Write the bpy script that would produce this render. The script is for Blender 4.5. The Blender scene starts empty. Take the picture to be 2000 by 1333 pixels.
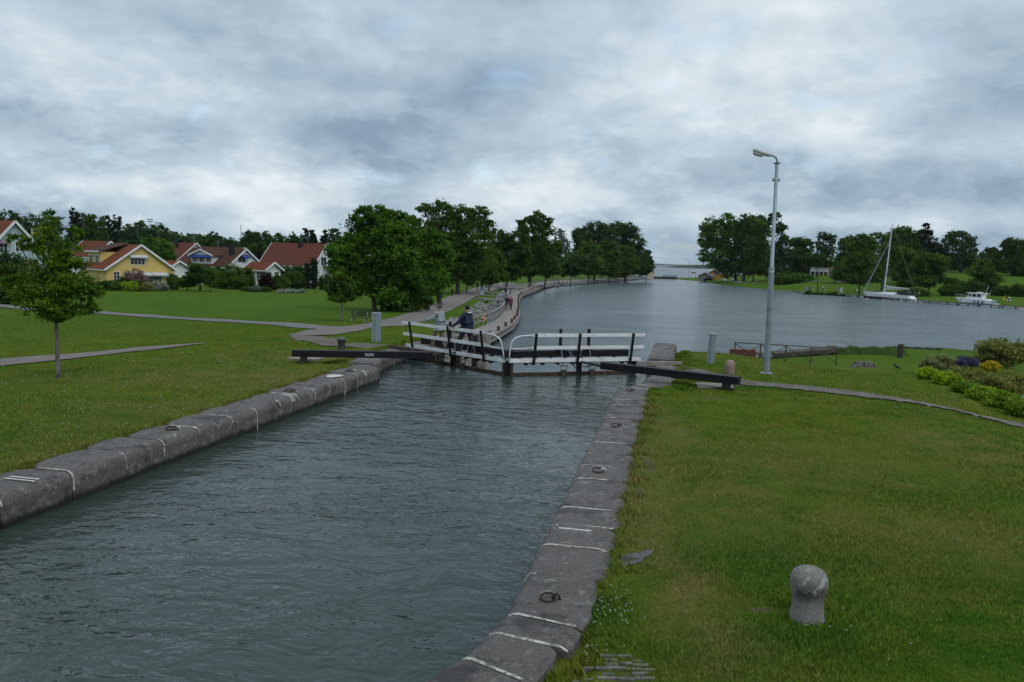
import bpy, math, random
import numpy as np
from mathutils import Vector, Matrix

D = bpy.data
SC = bpy.context.scene
COL = SC.collection
rad = math.radians

# ------------------------------------------------------------------ camera
F_PX = 1525.0
ROLL = math.atan(.028)
PITCH = math.atan(157.8 / F_PX)
CZ = 3.4
cd = D.cameras.new('camera')
cam = D.objects.new('camera', cd)
COL.objects.link(cam)
SC.camera = cam
cd.sensor_width = 36
cd.lens = F_PX / 2000 * 36
cd.clip_start = .1
cd.clip_end = 30000
_R0 = Vector((1, 0, 0)); _U0 = Vector((0, math.sin(PITCH), math.cos(PITCH))); _F = Vector((0, math.cos(PITCH), -math.sin(PITCH)))
_R = math.cos(ROLL) * _R0 + math.sin(ROLL) * _U0
_U = -math.sin(ROLL) * _R0 + math.cos(ROLL) * _U0
m = Matrix.Identity(4)
for i in range(3):
    m[i][0] = _R[i]; m[i][1] = _U[i]; m[i][2] = -_F[i]
m[2][3] = CZ
cam.matrix_world = m


def ray(px, py):
    v = _F + _R * ((px - 1000) / F_PX) + _U * ((666.5 - py) / F_PX)
    return v


def G(px, py, z=0.0):
    v = ray(px, py); k = (z - CZ) / v.z
    return Vector((v.x * k, v.y * k, z))


def AT(px, py, d):
    v = ray(px, py); k = d / v.y
    return Vector((v.x * k, v.y * k, CZ + v.z * k))


# ------------------------------------------------------------------ world and sun
SUN_EL, SUN_AZ = rad(52), rad(145)
SC.view_settings.view_transform = 'Standard'
SC.view_settings.look = 'None'
SC.view_settings.exposure = 0.65
SC.view_settings.gamma = 1
SC.render.engine = 'CYCLES'
SC.cycles.max_bounces = 5
SC.cycles.diffuse_bounces = 2
SC.cycles.glossy_bounces = 3
SC.cycles.transmission_bounces = 3
SC.cycles.caustics_reflective = False
SC.cycles.caustics_refractive = False


class NT:
    def __init__(s, nt): s.nt = nt
    def n(s, typ, ins=None, **kw):
        nd = s.nt.nodes.new(typ)
        for k, v in kw.items(): setattr(nd, k, v)
        if ins:
            for k, v in ins.items():
                if isinstance(v, bpy.types.NodeSocket): s.nt.links.new(v, nd.inputs[k])
                else: nd.inputs[k].default_value = v
        return nd
    def math(s, op, a, b=0.0, clamp=False):
        nd = s.n('ShaderNodeMath', {0: a, 1: b}, operation=op); nd.use_clamp = clamp
        return nd.outputs[0]
    def mix(s, f, a, b, blend='MIX'):
        nd = s.nt.nodes.new('ShaderNodeMix'); nd.data_type = 'RGBA'; nd.blend_type = blend
        for k, v in ((0, f), (6, a), (7, b)):
            if isinstance(v, bpy.types.NodeSocket): s.nt.links.new(v, nd.inputs[k])
            elif k == 0: nd.inputs[0].default_value = v
            else: nd.inputs[k].default_value = (*v[:3], 1)
        return nd.outputs[2]
    def ramp(s, f, stops):
        nd = s.nt.nodes.new('ShaderNodeValToRGB')
        s.nt.links.new(f, nd.inputs[0])
        e = nd.color_ramp.elements
        while len(e) < len(stops): e.new(.5)
        for k, (p, c) in enumerate(stops):
            e[k].position = p
            e[k].color = (c, c, c, 1) if not hasattr(c, '__len__') else (*c[:3], 1)
        return nd.outputs[0]
    def noise(s, vec, scale, detail=3, rough=.5, dist=0.0):
        nd = s.n('ShaderNodeTexNoise', {'Scale': scale, 'Detail': detail, 'Roughness': rough, 'Distortion': dist})
        if vec is not None: s.nt.links.new(vec, nd.inputs['Vector'])
        return nd.outputs[0]
    def mapping(s, vec, scale=(1, 1, 1), loc=(0, 0, 0), rot=(0, 0, 0)):
        nd = s.n('ShaderNodeMapping', {'Scale': scale, 'Location': loc, 'Rotation': rot})
        s.nt.links.new(vec, nd.inputs['Vector'])
        return nd.outputs[0]


world = D.worlds.new('World'); SC.world = world; world.use_nodes = True
wt = world.node_tree; wt.nodes.clear(); w = NT(wt)
sky = w.n('ShaderNodeTexSky', sky_type='NISHITA', sun_disc=False, sun_elevation=SUN_EL, sun_rotation=SUN_AZ)
tc = w.n('ShaderNodeTexCoord')
sep = w.n('ShaderNodeSeparateXYZ', {0: tc.outputs['Generated']})
zz = w.math('MAXIMUM', sep.outputs[2], 0.0)
den = w.math('ADD', zz, .42)
cx = w.math('DIVIDE', sep.outputs[0], den); cy = w.math('DIVIDE', sep.outputs[1], den)
cv = w.n('ShaderNodeCombineXYZ', {0: cx, 1: cy, 2: 0.3}).outputs[0]
n1 = w.noise(w.mapping(cv, (1.0, .85, 1), (3.1, 1.4, 0)), 1.7, 10, .56, .1)
n2 = w.noise(w.mapping(cv, (1, 1, 1), (7.7, 2.2, 0)), 6.0, 10, .60, .1)
n3 = w.noise(w.mapping(cv, (.55, 1.0, 1), (1.7, 9.2, 0)), 1.1, 3, .5)


def blob(px, py, sx, sy):
    """a soft region of the sky round a direction"""
    v = ray(px, py).normalized()
    u = Vector((v.y, -v.x, 0)).normalized(); t = u.cross(v)
    def dot(a, s):
        d = w.n('ShaderNodeVectorMath', {0: tc.outputs['Generated'], 1: a}, operation='DOT_PRODUCT').outputs['Value']
        return w.math('DIVIDE', d, s)
    a = dot(u, sx / F_PX); b = dot(t, sy / F_PX)
    f = w.n('ShaderNodeVectorMath', {0: tc.outputs['Generated'], 1: v}, operation='DOT_PRODUCT').outputs['Value']
    r2 = w.math('ADD', w.math('MULTIPLY', a, a), w.math('MULTIPLY', b, b))
    g = w.math('POWER', 2.718, w.math('MULTIPLY', r2, -1.0))
    return w.math('MULTIPLY', g, w.math('GREATER_THAN', f, 0.0))


b_ = w.math('ADD', w.math('MULTIPLY', w.math('SUBTRACT', n1, .5), .95), .540)
b_ = w.math('ADD', b_, w.math('MULTIPLY', w.math('SUBTRACT', n2, .5), .28))
b_ = w.math('ADD', b_, w.math('MULTIPLY', w.math('SUBTRACT', n3, .5), .35))
b_ = w.math('ADD', b_, w.math('MULTIPLY', w.math('SUBTRACT', zz, .12), .28))
for (px, py, sx, sy, a) in [(560, 270, 330, 60, -.12), (60, 250, 250, 60, -.10), (800, 190, 250, 60, -.07), (430, 210, 90, 50, .12), (260, 375, 200, 26, .10),
                            (650, 350, 160, 30, .10), (900, 360, 160, 30, .07), (40, 60, 160, 60, .09), (1480, 320, 220, 45, -.10), (1850, 370, 200, 28, -.10),
                            (1250, 230, 300, 60, .04), (1050, 60, 500, 90, .03), (1320, 430, 120, 30, .09), (1750, 430, 300, 18, .07), (1700, 100, 300, 80, .03),
                            (1500, 30, 300, 40, .03), (120, 150, 160, 50, .03)]:
    b_ = w.math('ADD', b_, w.math('MULTIPLY', blob(px, py, sx, sy), a))
hzv = w.n('ShaderNodeCombineXYZ', {0: w.math('ARCTAN2', sep.outputs[0], sep.outputs[1]), 1: w.math('MULTIPLY', sep.outputs[2], 2.6), 2: 1.7}).outputs[0]
n4 = w.noise(hzv, 9.0, 10, .62, .1)
band = w.ramp(sep.outputs[2], [(.0, .3), (.03, 1.0), (.16, .9), (.30, .25)])
puff = w.math('MULTIPLY', w.ramp(n4, [(.38, -.0), (.50, .35), (.56, .85), (.66, 1.0)]), band)
b_ = w.math('ADD', b_, w.math('MULTIPLY', w.math('SUBTRACT', puff, .42), .105))
cloud = w.ramp(b_, [(.24, (.135, .195, .260)), (.38, (.200, .262, .325)), (.49, (.285, .348, .408)), (.59, (.378, .432, .480)), (.68, (.47, .51, .535)), (.82, (.62, .645, .66))])
hole = w.math('ADD', w.math('MULTIPLY', blob(1290, 90, 80, 26), .18), w.math('MULTIPLY', blob(1300, 160, 50, 22), .18))
hole = w.math('ADD', hole, w.math('MULTIPLY', blob(1650, 200, 60, 16), .12))
hole = w.math('ADD', hole, w.math('MULTIPLY', w.math('SUBTRACT', .42, n2), 1.1))
hole = w.math('MULTIPLY', w.math('SMOOTH_MIN', hole, 1.0), 1.6, True)
cloud10 = w.mix(1.0, cloud, (9.2, 9.6, 9.8), 'MULTIPLY')
skyc = w.mix(hole, cloud10, w.mix(1.0, sky.outputs[0], (1.5, 1.5, 1.5), 'MULTIPLY'))
bg = w.n('ShaderNodeBackground', {'Color': skyc, 'Strength': .1})
wo = w.n('ShaderNodeOutputWorld'); wt.links.new(bg.outputs[0], wo.inputs[0])

sd = D.lights.new('sun', 'SUN'); sun = D.objects.new('sun', sd); COL.objects.link(sun)
sd.energy = .7; sd.angle = rad(40); sd.color = (1, .96, .9)
sdir = Vector((math.sin(SUN_AZ) * math.cos(SUN_EL), math.cos(SUN_AZ) * math.cos(SUN_EL), math.sin(SUN_EL)))
sun.rotation_euler = sdir.to_track_quat('Z', 'Y').to_euler()
sun.location = (0, 0, 60)


# ------------------------------------------------------------------ materials
def new_mat(name):
    mt = D.materials.new(name); mt.use_nodes = True
    nt = mt.node_tree; nt.nodes.clear()
    h = NT(nt)
    out = h.n('ShaderNodeOutputMaterial')
    return mt, h, out


def M(name, c1, c2=None, scale=4.0, rough=.8, bump=0.0, bscale=30.0, metal=0.0, spec=.4, stretch=(1, 1, 1), lo=.35, hi=.65, c3=None, s3=1.0, coat=0.0, t3=.55):
    mt, h, out = new_mat(name)
    geo = h.n('ShaderNodeNewGeometry')
    pos = h.mapping(geo.outputs['Position'], stretch)
    if c2 is None: c2 = tuple(x * .82 for x in c1)
    n = h.noise(pos, scale, 6, .6)
    c = h.mix(h.ramp(n, [(lo, 0.0), (hi, 1.0)]), c1, c2)
    if c3 is not None:
        n_ = h.noise(h.mapping(geo.outputs['Position'], stretch, (5, 3, 1)), s3, 5, .65)
        c = h.mix(h.ramp(n_, [(t3, 0.0), (t3 + .1, 1.0)]), c, c3)
    p = h.n('ShaderNodeBsdfPrincipled', {'Base Color': c, 'Roughness': rough, 'Metallic': metal, 'Specular IOR Level': spec, 'Coat Weight': coat})
    if bump:
        bn = h.noise(pos, bscale, 4, .6)
        b = h.n('ShaderNodeBump', {'Height': bn, 'Strength': min(1, bump), 'Distance': .03})
        h.nt.links.new(b.outputs[0], p.inputs['Normal'])
    h.nt.links.new(p.outputs[0], out.inputs[0])
    return mt


def leafmat(name, a, b, c=None, var=.9, trans=.42, sc=.35):
    """leaf colour: clumps by position, tints from leaf to leaf"""
    mt, h, out = new_mat(name)
    geo = h.n('ShaderNodeNewGeometry')
    n = h.noise(geo.outputs['Position'], sc, 3, .6)
    n = h.math('ADD', h.math('MULTIPLY', n, 1.0), h.math('MULTIPLY', h.math('SUBTRACT', geo.outputs['Random Per Island'], .5), .45))
    stops = [(.3, a), (.62, b)] if c is None else [(.3, a), (.55, b), (.8, c)]
    col = h.ramp(n, stops)
    p = h.n('ShaderNodeBsdfPrincipled', {'Base Color': col, 'Roughness': .75, 'Specular IOR Level': .15})
    tr = h.n('ShaderNodeBsdfTranslucent', {'Color': h.mix(1.0, col, (1.0, 1.25, .6), 'MULTIPLY')})
    ms = h.n('ShaderNodeMixShader', {0: trans, 1: p.outputs[0], 2: tr.outputs[0]})
    h.nt.links.new(ms.outputs[0], out.inputs[0])
    return mt


GRASS_K = 1.0


def grass_color(h, island=False):
    geo = h.n('ShaderNodeNewGeometry'); P = geo.outputs['Position']
    a = h.noise(P, .22, 4, .6); b = h.noise(P, 1.6, 5, .65); c = h.noise(P, 14, 4, .7)
    col = h.mix(h.ramp(a, [(.38, 0.0), (.62, 1.0)]), (.048, .124, .006), (.092, .140, .010))
    col = h.mix(h.ramp(b, [(.42, 0.0), (.70, .8)]), col, (.140, .152, .018))
    col = h.mix(h.math('MULTIPLY', h.ramp(b, [(.30, 1.0), (.46, 0.0)]), .7), col, (.032, .094, .005))
    at = h.n('ShaderNodeAttribute', attribute_name='lush').outputs['Fac']
    col = h.mix(at, col, (.040, .114, .009))
    at = h.n('ShaderNodeAttribute', attribute_name='dry').outputs['Fac']
    col = h.mix(h.math('MULTIPLY', at, h.ramp(b, [(.3, .35), (.6, 1.0)])), col, (.158, .146, .036))
    f = h.math('ADD', h.math('MULTIPLY', c, .7), .65)
    if island: f = h.math('MULTIPLY', f, h.math('ADD', h.math('MULTIPLY', geo.outputs['Random Per Island'], .9), .6))
    fc = h.n('ShaderNodeCombineXYZ', {0: f, 1: f, 2: f}).outputs[0]
    return h.mix(1.0, col, fc, 'MULTIPLY'), P


mt, h, out = new_mat('lawn')
gc, P = grass_color(h)
big = h.noise(h.mapping(P, (1, .35, 1)), .16, 5, .65)
gc = h.mix(h.ramp(big, [(.42, 0.0), (.68, .75)]), gc, (.080, .142, .008))
gc = h.mix(h.ramp(h.noise(P, .7, 6, .75), [(.60, 0.0), (.72, .8)]), gc, (.030, .075, .006))
gc = h.mix(1.0, gc, (1.06, .99, 1.45), 'MULTIPLY')
gc = h.mix(h.ramp(h.noise(h.mapping(P, (1, .5, 1), (9, 4, 0)), .9, 7, .8), [(.62, 0.0), (.70, .55)]), gc, (.155, .185, .055))
gc = h.mix(h.ramp(h.noise(h.mapping(P, (.5, 1.6, 1), (2, 8, 0)), .35, 5, .7), [(.36, .45), (.48, 0.0)]), gc, (.030, .088, .005))
nd = h.noise(P, 3.5, 6, .7)
dirt = h.n('ShaderNodeAttribute', attribute_name='dirt').outputs['Fac']
dm = h.ramp(h.math('ADD', dirt, h.math('MULTIPLY', h.math('SUBTRACT', nd, .5), .9)), [(.42, 0.0), (.58, 1.0)])
dcol = h.mix(h.noise(P, 25, 4, .7), (.06, .045, .032), (.17, .14, .11))
gc = h.mix(dm, gc, dcol)
p = h.n('ShaderNodeBsdfPrincipled', {'Base Color': gc, 'Roughness': .95, 'Specular IOR Level': .03})
bm1 = h.n('ShaderNodeBump', {'Height': h.noise(P, 30, 4, .8), 'Strength': .8, 'Distance': .05})
bm2 = h.n('ShaderNodeBump', {'Height': h.noise(P, 3, 5, .7), 'Strength': .6, 'Distance': .15, 'Normal': bm1.outputs[0]})
h.nt.links.new(bm2.outputs[0], p.inputs['Normal']); h.nt.links.new(p.outputs[0], out.inputs[0])
M_LAWN = mt
mt, h, out = new_mat('grass_blade')
gc, P = grass_color(h, True)
gc = h.mix(1.0, gc, (1.34, 1.20, 1.75), 'MULTIPLY')
p = h.n('ShaderNodeBsdfPrincipled', {'Base Color': gc, 'Roughness': .8, 'Specular IOR Level': .08})
h.nt.links.new(p.outputs[0], out.inputs[0])
M_BLADE = mt


def water_mat(name, base, sc, dist1, dist2, rough, sp=.5, dir_=0.2):
    mt, h, out = new_mat(name)
    geo = h.n('ShaderNodeNewGeometry'); P = h.mapping(geo.outputs['Position'], (1, 1.0, 1), (0, 0, 0), (0, 0, dir_))
    P2 = h.mapping(P, (.75, 1.2, 1))
    a = h.noise(P2, sc, 3, .6, .5)
    b = h.noise(h.mapping(P, (.8, 1.25, 1), (3, 5, 0)), sc * .33, 3, .55, .6)
    patch = h.ramp(h.noise(h.mapping(P, (.6, 1.2, 1)), sc * .06, 4, .6), [(.36, .35), (.62, 1.0)])
    b1 = h.n('ShaderNodeBump', {'Height': a, 'Strength': h.math('MULTIPLY', patch, 1.0), 'Distance': dist1})
    b2 = h.n('ShaderNodeBump', {'Height': b, 'Strength': h.math('ADD', h.math('MULTIPLY', patch, .6), .4), 'Distance': dist2, 'Normal': b1.outputs[0]})
    p = h.n('ShaderNodeBsdfPrincipled', {'Base Color': (*base, 1), 'Roughness': rough, 'IOR': 1.333, 'Specular IOR Level': sp})
    h.nt.links.new(b2.outputs[0], p.inputs['Normal']); h.nt.links.new(p.outputs[0], out.inputs[0])
    return mt


M_WATER1 = water_mat('lock_water', (.031, .049, .043), 4.9, .034, .095, .02)
M_WATER2 = water_mat('basin_water', (.095, .130, .150), 3.0, .30, .45, .22)
M_WATER3 = water_mat('lake_water', (.035, .070, .105), .6, .4, .8, .3)
M_STONE = M('granite_coping', (.150, .140, .135), (.090, .084, .082), 5, .85, .9, 45, c3=(.24, .235, .22), s3=9, t3=.60)
M_STONE2 = M('dark_granite', (.07, .065, .062), (.035, .032, .03), 3, .85, .6, 30, c3=(.12, .12, .11), s3=6, t3=.6)
M_MORTAR = M('white_mortar', (.52, .51, .48), (.22, .21, .20), 13, .9, .5, 60, lo=.42, hi=.58, c3=(.10, .095, .095), s3=22, t3=.56)
M_LINEW = M('white_line_paint', (.66, .66, .64), (.40, .39, .37), 14, .8, .4, 60, c3=(.12, .115, .112), s3=26, t3=.60)
M_WHITE = M('white_paint', (.80, .81, .82), (.66, .67, .67), 2, .5, c3=(.50, .50, .47), s3=4, t3=.58)
M_WHITE2 = M('painted_white_boards', (.74, .76, .78), (.64, .66, .68), .8, .7, .0)
M_BLACK = M('tarred_black', (.010, .011, .014), (.006, .006, .008), 5, .55, .1, 30, spec=.25, c3=(.04, .042, .048), s3=4, t3=.62)
M_BLACKR = M('black_iron', (.02, .02, .022), (.05, .035, .028), 8, .6, .2, 40, metal=.3)
M_WOODB = M('wet_brown_planks', (.10, .062, .035), (.035, .024, .016), 9, .6, .5, 30, stretch=(1, 1, .3))
M_WOODG = M('weathered_grey_wood', (.30, .275, .255), (.19, .170, .156), 5, .85, .4, 30, stretch=(.6, .6, .6))
M_PILE = M('brown_pile_wood', (.105, .068, .052), (.055, .036, .028), 6, .85, .3, 30, stretch=(1, 1, .2))
M_DPILE = M('dark_wet_pile', (.022, .02, .018), (.045, .04, .035), 6, .7)
M_PATH = M('gravel_path', (.185, .160, .156), (.135, .117, .115), 1.3, .95, .5, 60, c3=(.26, .23, .22), s3=18, t3=.58)
M_ASPH = M('asphalt_path', (.165, .165, .172), (.13, .13, .136), .8, .95, .3, 60)
M_SOILP = M('worn_path', (.15, .13, .115), (.095, .080, .068), 2.2, .95, .7, 50, c3=(.32, .31, .29), s3=14, t3=.63)
M_GALV = M('galvanised_steel', (.27, .32, .36), (.22, .265, .30), 7, .45, metal=.25, spec=.5)
M_CABI = M('grey_cabinet_paint', (.25, .31, .345), (.22, .275, .305), 3, .5, metal=.1)
M_DARKSEAM = M('dark_seam', (.03, .035, .04), rough=.6)
M_RUST = M('rusty_iron', (.055, .032, .024), (.02, .016, .014), 18, .85, .5, 50)
M_GRANITE = M('speckled_granite', (.25, .235, .225), (.11, .105, .10), 38, .9, .6, 60, c3=(.50, .53, .52), s3=7, t3=.62)
M_PINKG = M('pink_granite', (.32, .225, .205), (.22, .155, .14), 22, .85, .4, 50)
M_ROCK = M('shore_rock', (.26, .265, .27), (.13, .13, .135), 3, .9, .8, 12)
M_GLASS = M('window_glass', (.03, .04, .05), (.012, .016, .02), .6, .12, spec=.6)
M_SKIN = M('skin', (.42, .25, .19), (.36, .2, .15), 20, .55)
M_TYRE = M('rubber', (.02, .02, .02), rough=.8)
M_BARK = M('bark', (.075, .062, .05), (.035, .03, .026), 7, .95, .8, 18, stretch=(1, 1, .25))
M_BARKP = M('pale_bark', (.19, .175, .16), (.08, .07, .062), 10, .95, .6, 20, stretch=(1, 1, .5))
L_LIME = leafmat('lime_leaves', (.030, .085, .008), (.070, .165, .015), (.14, .27, .025))
L_DARK = leafmat('dark_leaves', (.022, .052, .008), (.050, .102, .014), (.085, .160, .02))
L_MID = leafmat('mid_leaves', (.034, .078, .010), (.072, .138, .016), (.12, .20, .024))
L_OLIVE = leafmat('olive_leaves', (.034, .074, .010), (.068, .128, .016), (.115, .185, .024))
L_BLUE = leafmat('bluegreen_leaves', (.026, .058, .020), (.050, .096, .030), (.078, .14, .04))
L_CON = leafmat('conifer_needles', (.007, .018, .008), (.014, .030, .012), trans=.1)
L_MAPLE = leafmat('maple_leaves', (.050, .11, .010), (.105, .19, .015), (.19, .28, .028), sc=1.2)
L_PALE = leafmat('grey_pale_leaves', (.10, .13, .11), (.16, .19, .17), trans=.1)
L_CHART = leafmat('chartreuse_leaves', (.17, .26, .015), (.28, .38, .02), (.42, .50, .03), sc=1.5)
L_BRIGHT = leafmat('bright_green_leaves', (.10, .19, .015), (.20, .31, .025), (.40, .46, .04), sc=1.2)
L_KHAKI = leafmat('khaki_leaves', (.12, .135, .035), (.22, .215, .065), (.34, .32, .10), sc=1.5)
L_CREAM = leafmat('cream_leaves', (.14, .15, .07), (.26, .26, .13), (.36, .34, .2), sc=2)
L_PINK = leafmat('pink_blossom', (.20, .11, .13), (.38, .25, .29), (.09, .09, .05), sc=2)
L_WHITEF = leafmat('white_blossom', (.06, .09, .04), (.42, .44, .42), sc=2.5)
L_RED = leafmat('dark_red_leaves', (.02, .008, .012), (.04, .018, .02))
L_YELLOW = leafmat('yellow_blossom', (.40, .30, .015), (.65, .47, .02), (.14, .16, .03), sc=3)
L_PURPLE = leafmat('purple_blossom', (.07, .05, .16), (.13, .09, .26), (.05, .08, .05), sc=3)
L_REED = leafmat('reed_blades', (.05, .10, .025), (.09, .17, .04), (.14, .22, .06), trans=.1)


# ------------------------------------------------------------------ mesh helpers
def loc_of(o):
    v = Vector((0, 0, 0))
    while o is not None:
        v = v + o.location; o = o.parent
    return v


class MB:
    """collects shapes in world coordinates; build() links ONE mesh"""
    def __init__(s): s.v = []; s.f = []; s.mi = []
    def add(s, vs, fs, mi=0):
        n = len(s.v); s.v += [tuple(x) for x in vs]; s.f += [[n + i for i in f] for f in fs]; s.mi += [mi] * len(fs)
        return s
    def box(s, c, size, rz=0.0, mi=0, rx=0.0, ry=0.0):
        hx, hy, hz_ = size[0] / 2, size[1] / 2, size[2] / 2
        R = Matrix.Rotation(rz, 3, 'Z') @ Matrix.Rotation(ry, 3, 'Y') @ Matrix.Rotation(rx, 3, 'X')
        vs = [Vector(c) + R @ Vector((sx * hx, sy * hy, sz * hz_)) for sx in (-1, 1) for sy in (-1, 1) for sz in (-1, 1)]
        return s.add(vs, [(0, 1, 3, 2), (4, 6, 7, 5), (0, 4, 5, 1), (2, 3, 7, 6), (0, 2, 6, 4), (1, 5, 7, 3)], mi)
    def bar(s, a, b, wd, ht, mi=0, up=(0, 0, 1)):
        a = Vector(a); b = Vector(b); d = (b - a)
        if d.length < 1e-6: return s
        d.normalize(); u = Vector(up)
        r = d.cross(u)
        if r.length < 1e-3: r = d.cross(Vector((0, 1, 0)))
        r.normalize(); u = r.cross(d)
        vs = [p + r * (sx * wd / 2) + u * (sz * ht / 2) for p in (a, b) for sx, sz in ((-1, -1), (1, -1), (1, 1), (-1, 1))]
        return s.add(vs, [(3, 2, 1, 0), (4, 5, 6, 7), (0, 1, 5, 4), (1, 2, 6, 5), (2, 3, 7, 6), (3, 0, 4, 7)], mi)
    def tube(s, pts, rr, n=8, mi=0, cap=True):
        pts = [Vector(p) for p in pts]
        if not hasattr(rr, '__len__'): rr = [rr] * len(pts)
        vs = []; prev = None
        for i, p in enumerate(pts):
            d = (pts[min(i + 1, len(pts) - 1)] - pts[max(i - 1, 0)]).normalized()
            if prev is None:
                r = d.cross(Vector((0, 0, 1)))
                if r.length < .05: r = d.cross(Vector((0, 1, 0)))
            else:
                r = prev - d * prev.dot(d)
            r.normalize(); prev = r; u = r.cross(d)
            for k in range(n):
                a = 2 * math.pi * k / n
                vs.append(p + (r * math.cos(a) + u * math.sin(a)) * rr[i])
        fs = [(i * n + k, i * n + (k + 1) % n, (i + 1) * n + (k + 1) % n, (i + 1) * n + k) for i in range(len(pts) - 1) for k in range(n)]
        if cap: fs += [tuple(range(n))[::-1], tuple(range((len(pts) - 1) * n, len(pts) * n))]
        return s.add(vs, fs, mi)
    def lathe(s, c, prof, n=20, mi=0, jit=0.0, rnd=None):
        c = Vector(c); vs = []
        for (r, z) in prof:
            for k in range(n):
                a = 2 * math.pi * k / n; rr = r * (1 + (rnd.uniform(-jit, jit) if rnd else 0))
                vs.append(c + Vector((rr * math.cos(a), rr * math.sin(a), z)))
        m_ = len(prof)
        fs = [(i * n + k, i * n + (k + 1) % n, (i + 1) * n + (k + 1) % n, (i + 1) * n + k) for i in range(m_ - 1) for k in range(n)]
        fs += [tuple(range(n))[::-1], tuple(range((m_ - 1) * n, m_ * n))]
        return s.add(vs, fs, mi)
    def prism(s, poly, vec, mi=0):
        """polygon (3D points) extruded by vec"""
        n = len(poly); vec = Vector(vec)
        vs = [Vector(p) for p in poly] + [Vector(p) + vec for p in poly]
        fs = [tuple(range(n))[::-1], tuple(range(n, 2 * n))] + [(i, (i + 1) % n, n + (i + 1) % n, n + i) for i in range(n)]
        return s.add(vs, fs, mi)
    def blobr(s, c, r, rnd, sub=2, flat=.75, mi=0, amp=.3):
        import bmesh
        bm = bmesh.new(); bmesh.ops.create_icosphere(bm, subdivisions=sub, radius=1)
        ax = Vector((rnd.uniform(-1, 1), rnd.uniform(-1, 1), rnd.uniform(-1, 1))).normalized()
        off = Vector((rnd.uniform(0, 99),) * 3); vs = []
        from mathutils import noise
        for v in bm.verts:
            k = 1 + amp * noise.noise(v.co * 1.6 + off) * 1.6
            k -= max(0, v.co.dot(ax) - .45) * .6
            vs.append(Vector(c) + Vector((v.co.x * r[0], v.co.y * r[1], v.co.z * r[2])) * k)
        fs = [[v.index for v in f.verts] for f in bm.faces]; bm.free()
        return s.add(vs, fs, mi)
    def build(s, name, mat, parent=None, smooth=False, bevel=0.0):
        me = D.meshes.new(name)
        off = loc_of(parent) if parent is not None else Vector((0, 0, 0))
        me.from_pydata([(x - off.x, y - off.y, z - off.z) for x, y, z in s.v], [], s.f)
        mats = mat if isinstance(mat, (list, tuple)) else [mat]
        for q in mats: me.materials.append(q)
        if any(s.mi): me.polygons.foreach_set('material_index', s.mi)
        if smooth: me.polygons.foreach_set('use_smooth', [True] * len(s.f))
        me.update()
        o = D.objects.new(name, me); COL.objects.link(o)
        if parent is not None: o.parent = parent
        if bevel:
            b = o.modifiers.new('bevel', 'BEVEL'); b.width = bevel; b.segments = 2; b.limit_method = 'ANGLE'
        return o


def quads_mesh(name, V, mat, parent=None, nper=4, attrs=None):
    """V: (n, nper, 3) array of separate faces, world coordinates"""
    off = loc_of(parent) if parent is not None else Vector((0, 0, 0))
    V = np.asarray(V, dtype=np.float32) - np.array(off, dtype=np.float32)
    n = V.shape[0]
    me = D.meshes.new(name)
    me.vertices.add(n * nper); me.vertices.foreach_set('co', V.reshape(-1))
    me.loops.add(n * nper); me.loops.foreach_set('vertex_index', np.arange(n * nper, dtype=np.int32))
    me.polygons.add(n); me.polygons.foreach_set('loop_start', np.arange(0, n * nper, nper, dtype=np.int32))
    me.polygons.foreach_set('loop_total', np.full(n, nper, dtype=np.int32))
    me.materials.append(mat); me.update(calc_edges=True)
    if attrs:
        for k, a in attrs.items():
            at = me.attributes.new(k, 'FLOAT', 'POINT'); at.data.foreach_set('value', np.repeat(a, nper).astype(np.float32))
    o = D.objects.new(name, me); COL.objects.link(o)
    if parent is not None: o.parent = parent
    return o


def tag(o, label=None, cat=None, group=None, kind=None):
    if label: o['label'] = label
    if cat: o['category'] = cat
    if group: o['group'] = group
    if kind: o['kind'] = kind
    return o


def empty(name, loc, label, cat, group=None):
    o = D.objects.new(name, None); COL.objects.link(o)
    o.location = loc; o.empty_display_size = .3
    return tag(o, label, cat, group)


def dup(root, loc, label=None, rz=None, scale=None):
    def cp(o, par):
        c = o.copy(); COL.objects.link(c)
        if par is not None: c.parent = par
        for ch in o.children: cp(ch, c)
        return c
    r = cp(root, None)
    r.location = loc
    if rz is not None: r.rotation_euler = (0, 0, rz)
    if scale is not None: r.scale = scale
    if label: r['label'] = label
    return r


# ------------------------------------------------------------------ canal frame and terrain
TH = rad(11.8)
CT, ST_ = math.cos(TH), math.sin(TH)


def W(s, t, z=0.0): return Vector((s * CT + t * ST_, -s * ST_ + t * CT, z))
def toST(p): return (p[0] * CT - p[1] * ST_, p[0] * ST_ + p[1] * CT)


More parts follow.
